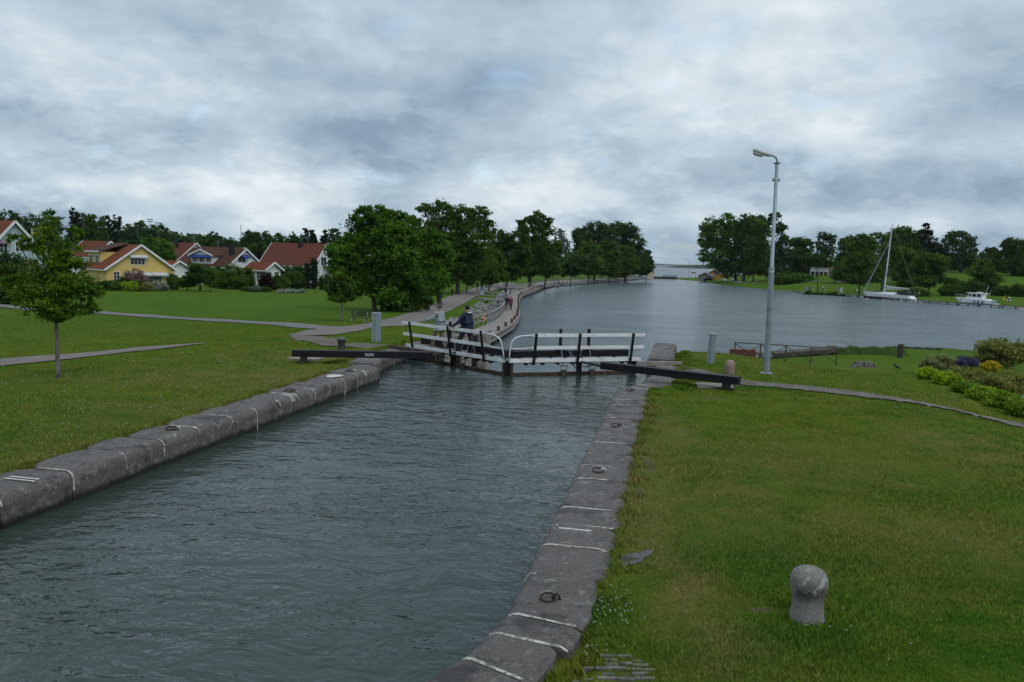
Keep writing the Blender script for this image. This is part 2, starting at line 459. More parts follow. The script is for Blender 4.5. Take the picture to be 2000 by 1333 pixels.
WL, WB = -.48, -3.4           # water in the lock, water in the basin
SLX, SRX = -8.92, -1.50       # the two chamber faces
ctrl = []
for (px, py, z) in [(100, 900, 0), (0, 930, 0), (0, 1100, 0), (0, 800, -.05), (115, 730, -.25), (300, 790, 0), (450, 750, 0), (600, 700, 0), (735, 667, -.1), (667, 684, 0), (760, 690, 0),
                    (0, 712, -.6), (200, 692, -.6), (400, 672, -.7), (520, 664, -.7), (0, 660, -1.3), (300, 640, -1.7), (0, 600, -2.4), (150, 607, -2.4), (300, 617, -2.35), (450, 626, -2.25), (590, 635, -2.0), (640, 640, -1.7), (600, 655, -1.0),
                    (700, 630, -2.1), (731, 608, -2.5), (870, 580, -2.6), (945, 568, -2.65), (900, 590, -2.6), (800, 614, -2.45), (300, 590, -2.5), (50, 575, -2.5), (200, 575, -2.5), (400, 575, -2.55),
                    (480, 580, -2.6), (650, 580, -2.6), (780, 650, -.7), (830, 640, -1.3), (860, 655, -1.0), (850, 620, -2.2), (900, 630, -2.3), (800, 672, -.15), (1000, 550, -2.7), (1100, 545, -2.75), (1200, 543, -2.8),
                    (1300, 1000, 0), (1300, 750, 0), (1700, 1000, 0), (1900, 1250, 0), (2000, 900, 0), (1497, 730, 0), (1388, 710, 0), (1300, 692, -.05), (1420, 695, -.1), (1600, 725, -.1), (1700, 735, -.1),
                    (1790, 737, -.15), (2000, 825, -.05), (1900, 775, -.1), (1100, 1250, 0), (1500, 1300, 0)]:
    q = G(px, py, z); ctrl.append((q.x, q.y, z))
for (px, py, d) in [(1832, 731, 39), (1950, 716, 45), (1885, 717, 42), (1885, 752, 36), (1955, 770, 33.5), (1815, 741, 36), (1885, 770, 32.5), (1918, 784, 31), (1952, 797, 29.8), (1992, 812, 28.6), (2100, 830, 30), (2100, 780, 38)]:
    q = AT(px, py, d); ctrl.append((q.x, q.y, q.z))
for (x, y, z) in [(13.4, 20, -1.0), (13.0, 17.5, -.95), (12.6, 14.5, -.8), (14.8, 28, -1.25), (13.9, 23.5, -1.15), (16, 26, -1.6), (17.5, 27.5, -1.75), (15, 20, -1.5), (17, 13, -1.4), (22, 38, -2.6), (13, 38, -2.2), (8, 42, -2.1), (12, 50, -2.9), (25, 50, -3.0), (4, 45, -2.5), (40, 40, -2.9), (60, 45, -3),
                  (6, 36, -.9), (-9, 42, -1.2), (-5, 3, 0), (5, 3, 0), (0, -6, 0), (-30, 0, 0), (30, 0, -.5), (0, -60, 0), (-80, -20, -.5), (80, -20, -2), (0, -800, 0), (800, -500, 0), (-800, -500, 0),
                  (-160, 120, -2.5), (-150, 250, -2.6), (-80, 250, -2.6), (-60, 600, -2), (-600, 600, 0), (-2000, 2500, 4), (0, 500, -2.7), (40, 370, -2.8)]:
    ctrl.append((x, y, z))
# far right shore and the hill behind the boats
for (px, py, z) in [(1380, 549, -2.9), (1430, 548, -2.8), (1500, 555, -2.8), (1560, 560, -2.7), (1690, 572, -2.8), (1800, 580, -2.8), (1900, 588, -2.8), (2000, 592, -2.8)]:
    q = G(px, py, z); ctrl.append((q.x, q.y, z))
for (px, py, d) in [(1600, 536, 260), (1500, 545, 290), (1560, 541, 275), (1680, 540, 262), (1750, 545, 250), (1830, 531, 300), (1900, 530, 310), (1990, 545, 250), (2000, 533, 300), (1900, 555, 235), (1990, 568, 225), (2200, 540, 300), (1440, 541, 330), (1800, 560, 225)]:
    q = AT(px, py, d); ctrl.append((q.x, q.y, q.z))
ctrl += [(700, 900, 6), (300, 700, 0), (1500, 2500, 8), (500, 100, -2.6), (260, 60, -2.9), (2500, 0, 5)]
ctrl = np.array(ctrl)


def uv(x, y):
    r = np.sqrt(x * x + y * y) + .5
    a = np.arctan2(x, y)
    return np.stack([np.sin(a) * 1.2, np.cos(a) * .6, np.log(r)], -1)


_cu = uv(ctrl[:, 0], ctrl[:, 1])
_A = np.linalg.norm(_cu[:, None] - _cu[None], axis=-1)
_n = len(ctrl)
_K = np.zeros((_n + 1, _n + 1)); _K[:_n, :_n] = _A - .004 * np.eye(_n); _K[:_n, _n] = 1; _K[_n, :_n] = 1
_w = np.linalg.solve(_K, np.append(ctrl[:, 2], 0))

poly_px = [(944, 655), (950, 630), (952, 610), (960, 590), (975, 572), (992, 562), (1025, 554), (1080, 549), (1150, 546), (1240, 543), (1310, 545), (1368, 550), (1400, 555.5), (1450, 561), (1500, 565), (1560, 570), (1690, 579), (1800, 588), (1900, 593), (2000, 601), (2300, 622)]
BASIN = [(G(x, y, WB).x, G(x, y, WB).y) for x, y in poly_px]
BASIN += [(150, 100), (80, 70)] + [(G(x, y, WB).x, G(x, y, WB).y) for x, y in [(2000, 694), (1900, 689), (1820, 684), (1760, 682), (1640, 683), (1560, 690), (1480, 699)]]
BASIN += [tuple(W(-.4, 44)[:2]), tuple(W(-10.2, 44)[:2]), tuple(W(-11.5, 47)[:2])]
TAIL = [tuple(W(*q)[:2]) for q in [(-1.0, 24), (-1.0, 40), (-.3, 47), (-10.6, 47), (-9.6, 40), (-9.6, 24)]]
LAKE = [(50, 372), (25, 700), (-300, 7000), (2600, 7000), (1500, 2200), (175, 560), (100, 400), (82, 378)]
CHAM = [tuple(W(*q)[:2]) for q in [(SLX - .35, 2), (SLX - .35, 22.9), (-9.9, 24), (-9.9, 28.5), (-9.7, 34.7), (-.6, 34.7), (-.45, 28.5), (-.6, 24), (SRX + .35, 21.6), (SRX + .35, 7), (SRX + .2, 6.2), (-1.7, 5.4), (-2.6, 5.0), (-4, 4.8), (-6, 2)]]


def sdf(poly, x, y):
    """negative inside"""
    P_ = np.array(poly); best = np.full(x.shape, 1e18); ins = np.zeros(x.shape, bool)
    for i in range(len(P_)):
        ax, ay = P_[i]; bx, by = P_[(i + 1) % len(P_)]
        dx, dy = bx - ax, by - ay
        t = np.clip(((x - ax) * dx + (y - ay) * dy) / (dx * dx + dy * dy + 1e-12), 0, 1)
        best = np.minimum(best, (x - ax - t * dx) ** 2 + (y - ay - t * dy) ** 2)
        c = ((ay > y) != (by > y)) & (x < (bx - ax) * (y - ay) / (by - ay + 1e-12) + ax)
        ins ^= c
    d = np.sqrt(best)
    return np.where(ins, -d, d)


def rbf(x, y):
    o = np.empty(x.shape).reshape(-1); X = x.reshape(-1); Y = y.reshape(-1)
    for i in range(0, len(X), 60000):
        u = uv(X[i:i + 60000], Y[i:i + 60000])
        o[i:i + 60000] = np.linalg.norm(u[:, None] - _cu[None], axis=-1) @ _w[:_n] + _w[_n]
    return o.reshape(x.shape)


def terrain(x, y, carve=True):
    x = np.asarray(x, float); y = np.asarray(y, float)
    z = rbf(x, y)
    s = x * CT - y * ST_; t = x * ST_ + y * CT
    r = np.sqrt(x * x + y * y)
    # the level lock side: flat beside the coping
    k = np.clip(1 - np.maximum(np.abs(s + 5.2) - 6.5, 0) / 6.5, 0, 1) * np.clip((35 - t) / 5, 0, 1) * (t > -5); k = k * k * (3 - 2 * k)
    z = z * (1 - k)
    und = (np.sin(x * .55 + 1) * np.cos(y * .47) + .5 * np.sin(x * 1.3 + y * .9)) * .035 * np.clip((np.abs(s + 5.2) - 4.8) / 3, 0, 1)
    z = z + und
    if carve:
        b = sdf(BASIN, x, y)
        bank = np.where(b > 0, WB + .02 + .42 * b, WB + .35 * b)
        zz_ = np.minimum(z, np.maximum(bank, -6))
        z = zz_
        tl = sdf(TAIL, x, y); bank2 = np.where(tl > 0, WB + 3.2 * tl, WB + .8 * tl)
        z = np.where(t > 34.8, np.minimum(z, np.maximum(bank2, -6)), np.where(tl < 0, -6, z))
        l = sdf(LAKE, x, y)
        z = np.minimum(z, np.maximum(np.where(l > 0, WB + .02 + .4 * l, WB + .35 * l), -6))
        c = sdf(CHAM, x, y); wid = np.where(t > 28.4, .75, np.where(t < 6.9, .62, .44))
        z = z - .11 * np.clip((wid + .16 - c) / .16, 0, 1)
        z = np.where(c < 0, -6, z)
    return z


def T(x, y): return float(terrain(np.array([x]), np.array([y]))[0])


_DS = np.geomspace(5, 1500, 1400)


def GT(px, py):
    """where the sight line meets the ground"""
    v = ray(px, py); k = _DS / v.y
    X = v.x * k; Y = _DS; Z = CZ + v.z * k
    z = terrain(X, Y)
    hit = np.nonzero(Z <= z)[0]
    i = hit[0] if len(hit) else len(_DS) - 1
    return Vector((X[i], Y[i], z[i]))


# ground sheet: polar grid, dense in the view
az = np.concatenate([np.linspace(-180, -42, 60)[:-1], np.linspace(-42, 42, 620), np.linspace(42, 180, 60)[1:-1]])
az = np.radians(az)
rr = np.concatenate([np.geomspace(.8, 4, 12)[:-1], np.geomspace(4, 60, 330)[:-1], np.geomspace(60, 500, 190)[:-1], np.geomspace(500, 12000, 50)])
A_, R_ = np.meshgrid(az, rr)
GX = R_ * np.sin(A_); GY = R_ * np.cos(A_)
GZ = terrain(GX, GY)
na, nr = len(az), len(rr)
co = np.stack([GX, GY, GZ], -1).reshape(-1, 3)
i0 = (np.arange(nr - 1)[:, None] * na + np.arange(na)[None]).reshape(-1)
i1 = (np.arange(nr - 1)[:, None] * na + (np.arange(na)[None] + 1) % na).reshape(-1)
fc = np.stack([i0, i1, i1 + na, i0 + na], -1).astype(np.int32)
me = D.meshes.new('ground')
me.vertices.add(len(co)); me.vertices.foreach_set('co', co.astype(np.float32).reshape(-1))
me.loops.add(fc.size); me.loops.foreach_set('vertex_index', fc.reshape(-1))
me.polygons.add(len(fc)); me.polygons.foreach_set('loop_start', np.arange(0, fc.size, 4, dtype=np.int32)); me.polygons.foreach_set('loop_total', np.full(len(fc), 4, dtype=np.int32))
me.polygons.foreach_set('use_smooth', np.ones(len(fc), bool))
me.materials.append(M_LAWN); me.update(calc_edges=True)


def spots(x, y, lst):
    o = np.zeros(x.shape)
    for (px, py, sx, sy, a) in lst:
        q = G(px, py, 0); dx = x - q.x; dy = y - q.y
        o = np.maximum(o, a * np.exp(-(dx / sx) ** 2 - (dy / sy) ** 2))
    return o


DIRT = [(1275, 930, .12, 1.6, .50), (1262, 905, .22, .8, .62), (1268, 860, .2, .7, .5), (1250, 960, .25, .7, .5), (1240, 1010, .3, .6, .45), (1230, 1092, .26, .30, .62), (1390, 778, .8, .35, .55), (1310, 700, .6, 1.6, .62), (1340, 735, .8, 1.0, .55), (1200, 1320, .5, .3, .5),
        (1250, 1060, .25, .35, .5), (1500, 1190, .4, .12, .5), (600, 700, 1.2, .5, .5), (700, 690, 2.0, 1.0, .62), (770, 684, 1.5, 1.2, .7), (1420, 752, .9, .5, .7), (1290, 1150, .3, .3, .3),
        (1700, 715, 1.6, .8, .5)]
LUSH = [(1480, 1090, 1.0, .9, .85), (1550, 1250, .9, .4, .8), (1180, 1200, .35, .5, .9), (1700, 1180, .7, .5, .5), (1850, 960, 2, 1.2, .35), (60, 860, 3, 2.5, .5), (250, 800, 2.5, 2.0, .45), (1500, 760, 2.5, .8, .6), (1300, 1280, .5, .3, .6), (1950, 1280, .6, .4, .5)]
DRY = [(1262, 1000, .45, 5.0, .95), (1300, 830, .5, 4.0, .9), (700, 745, 3, 1.2, .8), (420, 800, 3.5, 1.5, .7), (200, 880, 2, 1.2, .8), (1270, 900, .6, 3.5, .7), (1600, 900, 3.0, 2.0, .55), (1800, 1050, 2.2, 1.4, .55), (1400, 950, 1.0, 2.0, .5), (1900, 880, 2.5, 1.5, .5), (1600, 700, 6, 3, .3), (520, 740, 5, 2.2, .7), (330, 830, 3, 1.6, .5), (650, 700, 5, 1.5, .6),
       (160, 900, 1.5, 1.0, .6), (1480, 1020, 1.0, .5, .4), (1950, 800, 2, 2, .5), (1450, 1320, .6, .3, .4)]
gx, gy = co[:, 0], co[:, 1]
far_k = np.clip((np.hypot(gx, gy) - 35) / 30, 0, 1) * .6
for nm, lst, ex in (('dirt', DIRT, 0), ('lush', LUSH, far_k), ('dry', DRY, 0)):
    v = spots(gx, gy, lst)
    if nm == 'lush': v = np.maximum(v, ex)
    a = me.attributes.new(nm, 'FLOAT', 'POINT'); a.data.foreach_set('value', v.astype(np.float32))
gnd = D.objects.new('ground', me); COL.objects.link(gnd)
tag(gnd, 'green lawns and banks round the lock and the basin', 'ground', kind='structure')


def sheet(name, pts, z, mat, label, cat='water'):
    mb = MB(); mb.add([(x, y, z) for x, y in pts], [tuple(range(len(pts)))])
    return tag(mb.build(name, mat), label, cat, kind='structure')


sheet('lock_water', [tuple(W(*q)[:2]) for q in [(-9.1, 1.5), (-9.1, 23.2), (-9.75, 24), (-9.75, 28.45), (-9.3, 28.1), (-5.2, 25.65), (-.9, 28.0), (-.4, 28.4), (-.4, 23.8), (SRX + .2, 21.7), (SRX + .2, 1.5)]], WL, M_WATER1, 'dark green rippled water filling the lock chamber')
sheet('basin_water', [(-60, 22), (130, 22), (600, 60), (600, 379.5), (-60, 379.5)], WB, M_WATER2, 'wide blue grey basin below the lock gates')
sheet('lake_water', [(-400, 380), (3000, 380), (11000, 11500), (-8000, 11500)], WB + .004, M_WATER3, 'pale lake stretching to the horizon beyond the basin')


def strip(name, cl, widths, mat, label, off=.02, jit=.12, seed=1, cat='path', nacross=6, seg=.8):
    """a path draped on the ground along world points"""
    rnd = random.Random(seed)
    P_ = [Vector((p[0], p[1])) for p in cl]
    ww = widths if hasattr(widths, '__len__') else [widths] * len(P_)
    # resample
    S = []; Wd = []
    for i in range(len(P_) - 1):
        L = (P_[i + 1] - P_[i]).length; sg = seg * max(1, P_[i].length / 40); n = max(1, int(L / sg))
        for k in range(n):
            t = k / n
            p0 = P_[max(i - 1, 0)]; p1 = P_[i]; p2 = P_[i + 1]; p3 = P_[min(i + 2, len(P_) - 1)]
            q = .5 * ((2 * p1) + (p2 - p0) * t + (2 * p0 - 5 * p1 + 4 * p2 - p3) * t * t + (3 * p1 - p0 - 3 * p2 + p3) * t ** 3)
            S.append(q); Wd.append(ww[i] * (1 - t) + ww[i + 1] * t)
    S.append(P_[-1]); Wd.append(ww[-1])
    xs = []; ys = []
    for i, q in enumerate(S):
        d = (S[min(i + 1, len(S) - 1)] - S[max(i - 1, 0)]).normalized(); nrm = Vector((d.y, -d.x))
        for k in range(nacross + 1):
            u = k / nacross * 2 - 1
            j = rnd.uniform(-jit, jit) if abs(u) == 1 else 0
            r = q + nrm * (u * Wd[i] / 2 + j); xs.append(r.x); ys.append(r.y)
    xs = np.array(xs); ys = np.array(ys)
    zs = terrain(xs, ys) + off + .00045 * np.hypot(xs, ys)
    m_ = nacross + 1
    mb = MB(); mb.add(list(zip(xs, ys, zs)), [(i * m_ + k, i * m_ + k + 1, (i + 1) * m_ + k + 1, (i + 1) * m_ + k) for i in range(len(S) - 1) for k in range(nacross)])
    return tag(mb.build(name, mat, smooth=True), label, cat, kind='structure')


def gts(lst): return [GT(*q) for q in lst]


strip('path', gts([(572, 656), (612, 654), (665, 645), (740, 637), (800, 623), (860, 602), (905, 580), (935, 568.5), (960, 561), (1000, 553)]), [.5, 2.4, 3.4, 3.6, 3.4, 3.6, 4, 4.5, 4.5, 4], M_PATH, 'pinkish grey gravel path running beside the boardwalk', seed=2)
strip('path', gts([(600, 657), (630, 668), (690, 676), (765, 682)]), [2.0, 1.1, 1.1, 1.7], M_SOILP, 'short worn branch of the gravel path running down to the left gate', seed=12, jit=.1)
strip('path', gts([(-120, 588), (0, 598.5), (150, 609), (300, 619), (450, 628), (560, 635), (660, 643)]), 2.6, M_ASPH, 'grey asphalt path crossing the lawn in front of the houses', jit=.04, seed=3)
strip('path', gts([(-60, 718), (0, 711), (120, 699), (250, 686), (340, 677), (400, 672)]), [2.2, 2.1, 2.0, 1.5, 1.0, .25], M_PATH, 'narrow gravel path tapering out on the near left lawn', jit=.05, seed=4)
strip('path', gts([(1290, 722), (1380, 735), (1450, 749), (1530, 756), (1620, 765), (1720, 778), (1800, 790), (1880, 806), (1950, 823), (2010, 838)]), [1.6, 1.2, 1.0, .9, .8, .65, .55, .48, .42, .42], M_SOILP, 'worn stony footpath curving over the right bank', jit=.085, seed=5, seg=.16)
strip('path', gts([(1398, 543.5), (1420, 550), (1450, 553.5), (1500, 555), (1560, 554), (1600, 549)]), 2.2, M_PATH, 'gravel track under the trees on the far shore', seed=6)
strip('path', [AT(1640, 545, 245), AT(1665, 539.5, 255), AT(1700, 537, 262)], 4.0, M_PATH, 'gravel yard track beside the far shed', seed=7)
q = G(1232, 1093, 0)
pp0 = toST(q); pd = []
for k in range(26):
    a = 2 * math.pi * k / 26; r_ = 1 + .20 * math.sin(3 * a + 1) + .07 * math.sin(7 * a)
    u_ = .36 * math.cos(a) * r_; v_ = .12 * math.sin(a) * r_
    pd.append(W(pp0[0] + u_ * .62 - v_ * .8, pp0[1] + u_ * .78 + v_ * .62))
mb = MB(); mb.add([Vector((v.x, v.y, T(v.x, v.y) + .016)) for v in pd], [tuple(range(len(pd)))])
tag(mb.build('puddle', M('puddle_water', (.045, .038, .032), rough=.12, spec=.3)), 'small muddy puddle in the grass beside the right coping', 'puddle', kind='structure')

# ------------------------------------------------------------------ lock masonry
def stone_mat(name, a, b, c):
    mt, h, out = new_mat(name)
    geo = h.n('ShaderNodeNewGeometry'); P = geo.outputs['Position']
    col = h.mix(h.ramp(h.noise(P, 1.7, 6, .65), [(.35, 0.0), (.65, 1.0)]), a, b)
    col = h.mix(h.ramp(h.noise(P, 30, 5, .75), [(.38, 0.0), (.66, 1.0)]), col, c)
    isl = h.math('ADD', h.math('MULTIPLY', geo.outputs['Random Per Island'], .35), .82)
    col = h.mix(1.0, col, h.n('ShaderNodeCombineXYZ', {0: isl, 1: isl, 2: isl}).outputs[0], 'MULTIPLY')
    col = h.mix(h.math('MULTIPLY', h.ramp(h.noise(P, 5.5, 5, .7), [(.56, 0.0), (.62, 1.0)]), .6), col, (.27, .27, .25))
    col = h.mix(h.ramp(h.noise(P, 16, 3, .6), [(.66, 0.0), (.70, .8)]), col, (.32, .33, .31))
    col = h.mix(h.ramp(h.noise(P, 3.1, 7, .8), [(.36, .75), (.46, 0.0)]), col, (.040, .040, .036))
    col = h.mix(h.math('MULTIPLY', h.ramp(h.noise(P, 1.1, 6, .7), [(.55, 0.0), (.62, 1.0)]), .75), col, (.040, .039, .040))
    z = h.n('ShaderNodeSeparateXYZ', {0: P}).outputs[2]
    wet = h.math('ADD', h.math('MULTIPLY', z, -9.0), h.math('MULTIPLY', h.noise(P, 4, 4, .6), 2.0))
    col = h.mix(h.ramp(h.math('SUBTRACT', wet, 4.0), [(.0, 0.0), (.7, 1.0)]), col, (.016, .019, .015))
    p = h.n('ShaderNodeBsdfPrincipled', {'Base Color': col, 'Roughness': .82, 'Specular IOR Level': .35})
    b1 = h.n('ShaderNodeBump', {'Height': h.noise(P, 55, 4, .8), 'Strength': .9, 'Distance': .02})
    b2 = h.n('ShaderNodeBump', {'Height': h.noise(P, 6, 5, .6), 'Strength': .7, 'Distance': .05, 'Normal': b1.outputs[0]})
    h.nt.links.new(b2.outputs[0], p.inputs['Normal']); h.nt.links.new(p.outputs[0], out.inputs[0])
    return mt


M_COPE = stone_mat('coping_granite', (.108, .099, .097), (.070, .064, .063), (.160, .150, .146))
rnd = random.Random(11)


def path_at(path, d):
    for i in range(len(path) - 1):
        a = Vector(path[i]); b = Vector(path[i + 1]); L = (b - a).length
        if d <= L or i == len(path) - 2: return a + (b - a) * (d / L), (b - a).normalized()
        d -= L


def coping(path, side, breaks, root, w0=.80, zb=-4.3, mort=True, wj=.15, black_low=False):
    """stones along a path in the lock frame; side = +1 when the land lies towards +s"""
    R_ = .145
    prof0 = [(0, zb), (0, -1.0), (0, -.5), (0, -.30), (.0, -R_)]
    arc = [(R_ * (1 - math.cos(a)), -R_ + R_ * math.sin(a)) for a in (rad(22), rad(45), rad(68), rad(90))]
    for k in range(len(breaks) - 1):
        a, b = breaks[k], breaks[k + 1]
        L = b - a
        w_in = w0 + rnd.uniform(-wj, wj) * .6
        dz = rnd.uniform(-.012, .012); do = rnd.uniform(-.012, .012)
        mw = rnd.uniform(.026, .046)
        st = [0.006, mw, .12 * L + .04] + [L * u for u in (.3, .45, .6, .75, .88)] + [L - .02, L - .006]
        skew = rnd.uniform(-.12, .12); wj_ = .03 if (side > 0 and path[0][1] < 6 and a < 3.3) else wj
        mb = MB(); vs = []; np_ = None
        for x in st:
            q, dr = path_at(path, a + x)
            nrm = Vector((dr.y, -dr.x)) if side > 0 else Vector((-dr.y, dr.x))
            u = x / L
            ins = .011 if x < .01 or x > L - .01 else (.004 if x <= mw or x > L - .03 else 0)
            wv = w_in + (math.sin(math.pi * min(1, max(0, u + skew * .5))) ** .5) * wj_ * 1.6 + rnd.uniform(-.02, .02)
            prof = prof0 + arc + [(R_ + (wv - R_) * f, 0) for f in (.33, .66, .9)] + [(wv, -.03), (wv + .02, -.35)]
            np_ = len(prof)
            for (o, z) in prof:
                jz = rnd.uniform(-.004, .004) if o > 0 and z > -.1 else 0
                jo = rnd.uniform(-.004, .004) if z < 0 else 0
                p = q + nrm * (o + do + (ins if z < -.05 else 0) + jo)
                vs.append(W(p.x, p.y, z + dz * (z > -.3) - (ins if z > -R_ else 0) + jz))
        ns = len(st)
        fs = []; mi = []
        mend = rnd.choice([7, 8, 9, 10, 10, 11]); mst = rnd.choice([2, 2, 3, 3, 4]) if mort else 99
        for i in range(ns - 1):
            for j in range(np_ - 1):
                fs.append((i * np_ + j, i * np_ + j + 1, (i + 1) * np_ + j + 1, (i + 1) * np_ + j))
                mi.append(1 if i == 0 and mort and mst <= j <= mend else 0)
        fs.append(tuple(range(np_))); mi.append(0)
        fs.append(tuple(range((ns - 1) * np_, ns * np_))[::-1]); mi.append(0)
        mb.v = [tuple(v) for v in vs]; mb.f = [list(f) for f in fs]; mb.mi = mi
        mb.build('coping_stone', [M_COPE, M_MORTAR], root, smooth=False)


def wall_root(name, loc, label): return empty(name, loc, label, 'lock wall')


def cum(t0, lst): return [x - t0 for x in lst]


wl = wall_root('lock_wall', W(SLX, 14, 0), 'left granite wall of the lock chamber with white painted joints')
Lb = [2.2, 3.5, 4.7, 5.9, 7.1, 8.0, 8.75, 10.05, 11.25, 12.25, 13.35, 14.5, 15.45, 16.5, 17.35, 18.25, 19.15, 20.1, 21.0, 21.9, 22.7]
coping([(SLX, 2.2), (SLX, 22.7)], -1, cum(2.2, Lb), wl, w0=.74)
pl = [(-9.22, 22.72), (-9.45, 24.0), (-9.68, 25.6), (-9.78, 27.2), (-9.8, 28.4)]
coping(pl, -1, [0, .8, 1.6, 2.5, 3.4, 4.3, 5.0, 5.7], wl, w0=.7)
coping([(-9.35, 28.7), (-9.3, 34.6)], -1, [0, .9, 1.9, 2.8, 3.7, 4.7, 5.8], wl, w0=.8)
wr = wall_root('lock_wall', W(SRX, 14, 0), 'right granite wall of the lock chamber curving out at the near end')
Rp = [(-3.5, 4.9), (-2.55, 5.25), (-1.95, 5.7), (-1.66, 6.35), (SRX, 7.2), (SRX, 21.5)]
Rb = [0, .55, 1.1, 1.65, 2.2, 2.75, 3.35]
d0 = sum((Vector(Rp[i + 1]) - Vector(Rp[i])).length for i in range(4))
Rb = [0, .6, 1.2, 1.8, 2.35, 2.85, d0 - .06] + [d0 + x - 7.2 for x in (8.14, 9.04, 9.85, 10.55, 11.3, 12.1, 12.95, 13.8, 14.7, 15.5, 16.3, 17.1, 17.9, 18.7, 19.5, 20.4, 21.45)]
coping(Rp, 1, Rb, wr, w0=.74)
coping([(-1.25, 21.52), (-1.05, 22.3), (-.86, 23.2), (-.68, 24.6), (-.62, 26.4), (-.6, 28.2)], 1, [0, .7, 1.5, 2.3, 3.2, 4.1, 5.0, 5.9, 6.6], wr, w0=.75)
coping([(-.95, 28.6), (-.85, 34.6)], 1, [0, .8, 1.5, 2.3, 3.1, 3.9, 4.8, 5.9], wr, w0=.68)
# double white marks painted across the coping
mb = MB()
for (sx, t, o0, o1, sd_) in [(SRX, 9.62, .10, .62, 1), (SRX, 9.72, .12, .60, 1), (SLX, 9.42, .10, .62, -1), (SLX, 9.52, .12, .62, -1), (SLX, 17.05, -.0, .3, -1), (SLX, 17.16, 0, .3, -1), (SLX, 21.55, 0, .12, -1), (SLX, 21.65, 0, .14, -1)]:
    for i in range(7):
        a = o0 + (o1 - o0) * i / 7; b = o0 + (o1 - o0) * (i + 1) / 7
        f = lambda o: -.145 + math.sqrt(max(0, .145 ** 2 - max(0, .145 - o) ** 2)) + .008
        A = [W(sx + sd_ * a, t, f(a)), W(sx + sd_ * b, t, f(b)), W(sx + sd_ * b, t + .045, f(b)), W(sx + sd_ * a, t + .045, f(a))]
        mb.add(A, [(0, 1, 2, 3)])
mb_r = MB(); mb_l = MB()
for f, in [(x,) for x in mb.f]:
    tgt = mb_r if toST(mb.v[f[0]])[0] > -5 else mb_l
    tgt.add([mb.v[i] for i in f], [(0, 1, 2, 3)])
mb_r.build('painted_marks', M_LINEW, wr); mb_l.build('painted_marks', M_LINEW, wl)
q = W(SLX - .42, 20.3, .02)
mb = MB(); mb.add([W(SLX - .42 + .22 * math.cos(a) * (1 + .2 * math.sin(3 * a)), 20.3 + .3 * math.sin(a), .018) for a in [i * .5236 for i in range(12)]], [tuple(range(12))])
mb.build('painted_spot', M_LINEW, wl)


def ring_part(root, s, t, sd_, big=1.0, white=False):
    c = W(s + sd_ * .38, t, .03); mb = MB(); n = 14
    mb.tube([c + Vector((.10 * big * math.cos(2 * math.pi * k / n), .085 * big * math.sin(2 * math.pi * k / n), .018 * math.sin(2 * math.pi * k / n))) for k in range(n + 1)], .014 * big, 6, cap=False)
    r = mb.build('mooring_ring', M_RUST, root, smooth=True)
    mb = MB(); e = c + Vector((.11 * big, .02, 0))
    mb.tube([e + Vector((.035 * math.cos(a), 0, -.03 + .06 * math.sin(a))) for a in [math.pi * k / 6 for k in range(7)]], .014, 6)
    mb.build('eye_bolt', M_LINEW if white else M_RUST, r, smooth=True)


for (t, bg_, wh) in [(7.5, .76, False), (12.5, .85, True), (16.2, .8, False), (20.9, .8, False)]: ring_part(wr, SRX, t, 1, bg_, wh)
for (t, wh) in [(13.0, True), (17.6, False), (21.3, True)]: ring_part(wl, SLX, t, -1, 1.1, wh)
# stones set in the turf at the right foot of the picture
ps = empty('paving_stones', W(-.1, 5.7, 0), 'ribbed grey paving stones sunk in the grass at the lower right end of the wall', 'paving')
M_SETT = M('worn_sett', (.20, .19, .18), (.085, .08, .075), 9, .95, .9, 40, lo=.4, hi=.6)
for j, py in enumerate((1283, 1291, 1299, 1308, 1317, 1327, 1338, 1350, 1363)):
    x0_ = 1128 + rnd.uniform(-12, 20) + (34 if j < 2 else 0); x1_ = 1262 + rnd.uniform(-30, 22); px = x0_
    while px < x1_:
        w_ = rnd.uniform(16, 38); q = G(px + w_ / 2, py + rnd.uniform(-1.5, 1.5), 0)
        if rnd.random() > .16:
            MB().box((q.x, q.y, T(q.x, q.y) + rnd.uniform(-.022, -.002)), (w_ * .0049, .036, .06), rz=rnd.uniform(-.06, .06), rx=rnd.uniform(-.08, .08)).build('sett_stone', M_SETT, ps, bevel=.010)
        px += w_ + rnd.uniform(1, 4)


# ------------------------------------------------------------------ lock gates
B_R = G(1251, 702, .05); B_M = G(990, 706, .05); B_L = G(793, 674.5, .05)


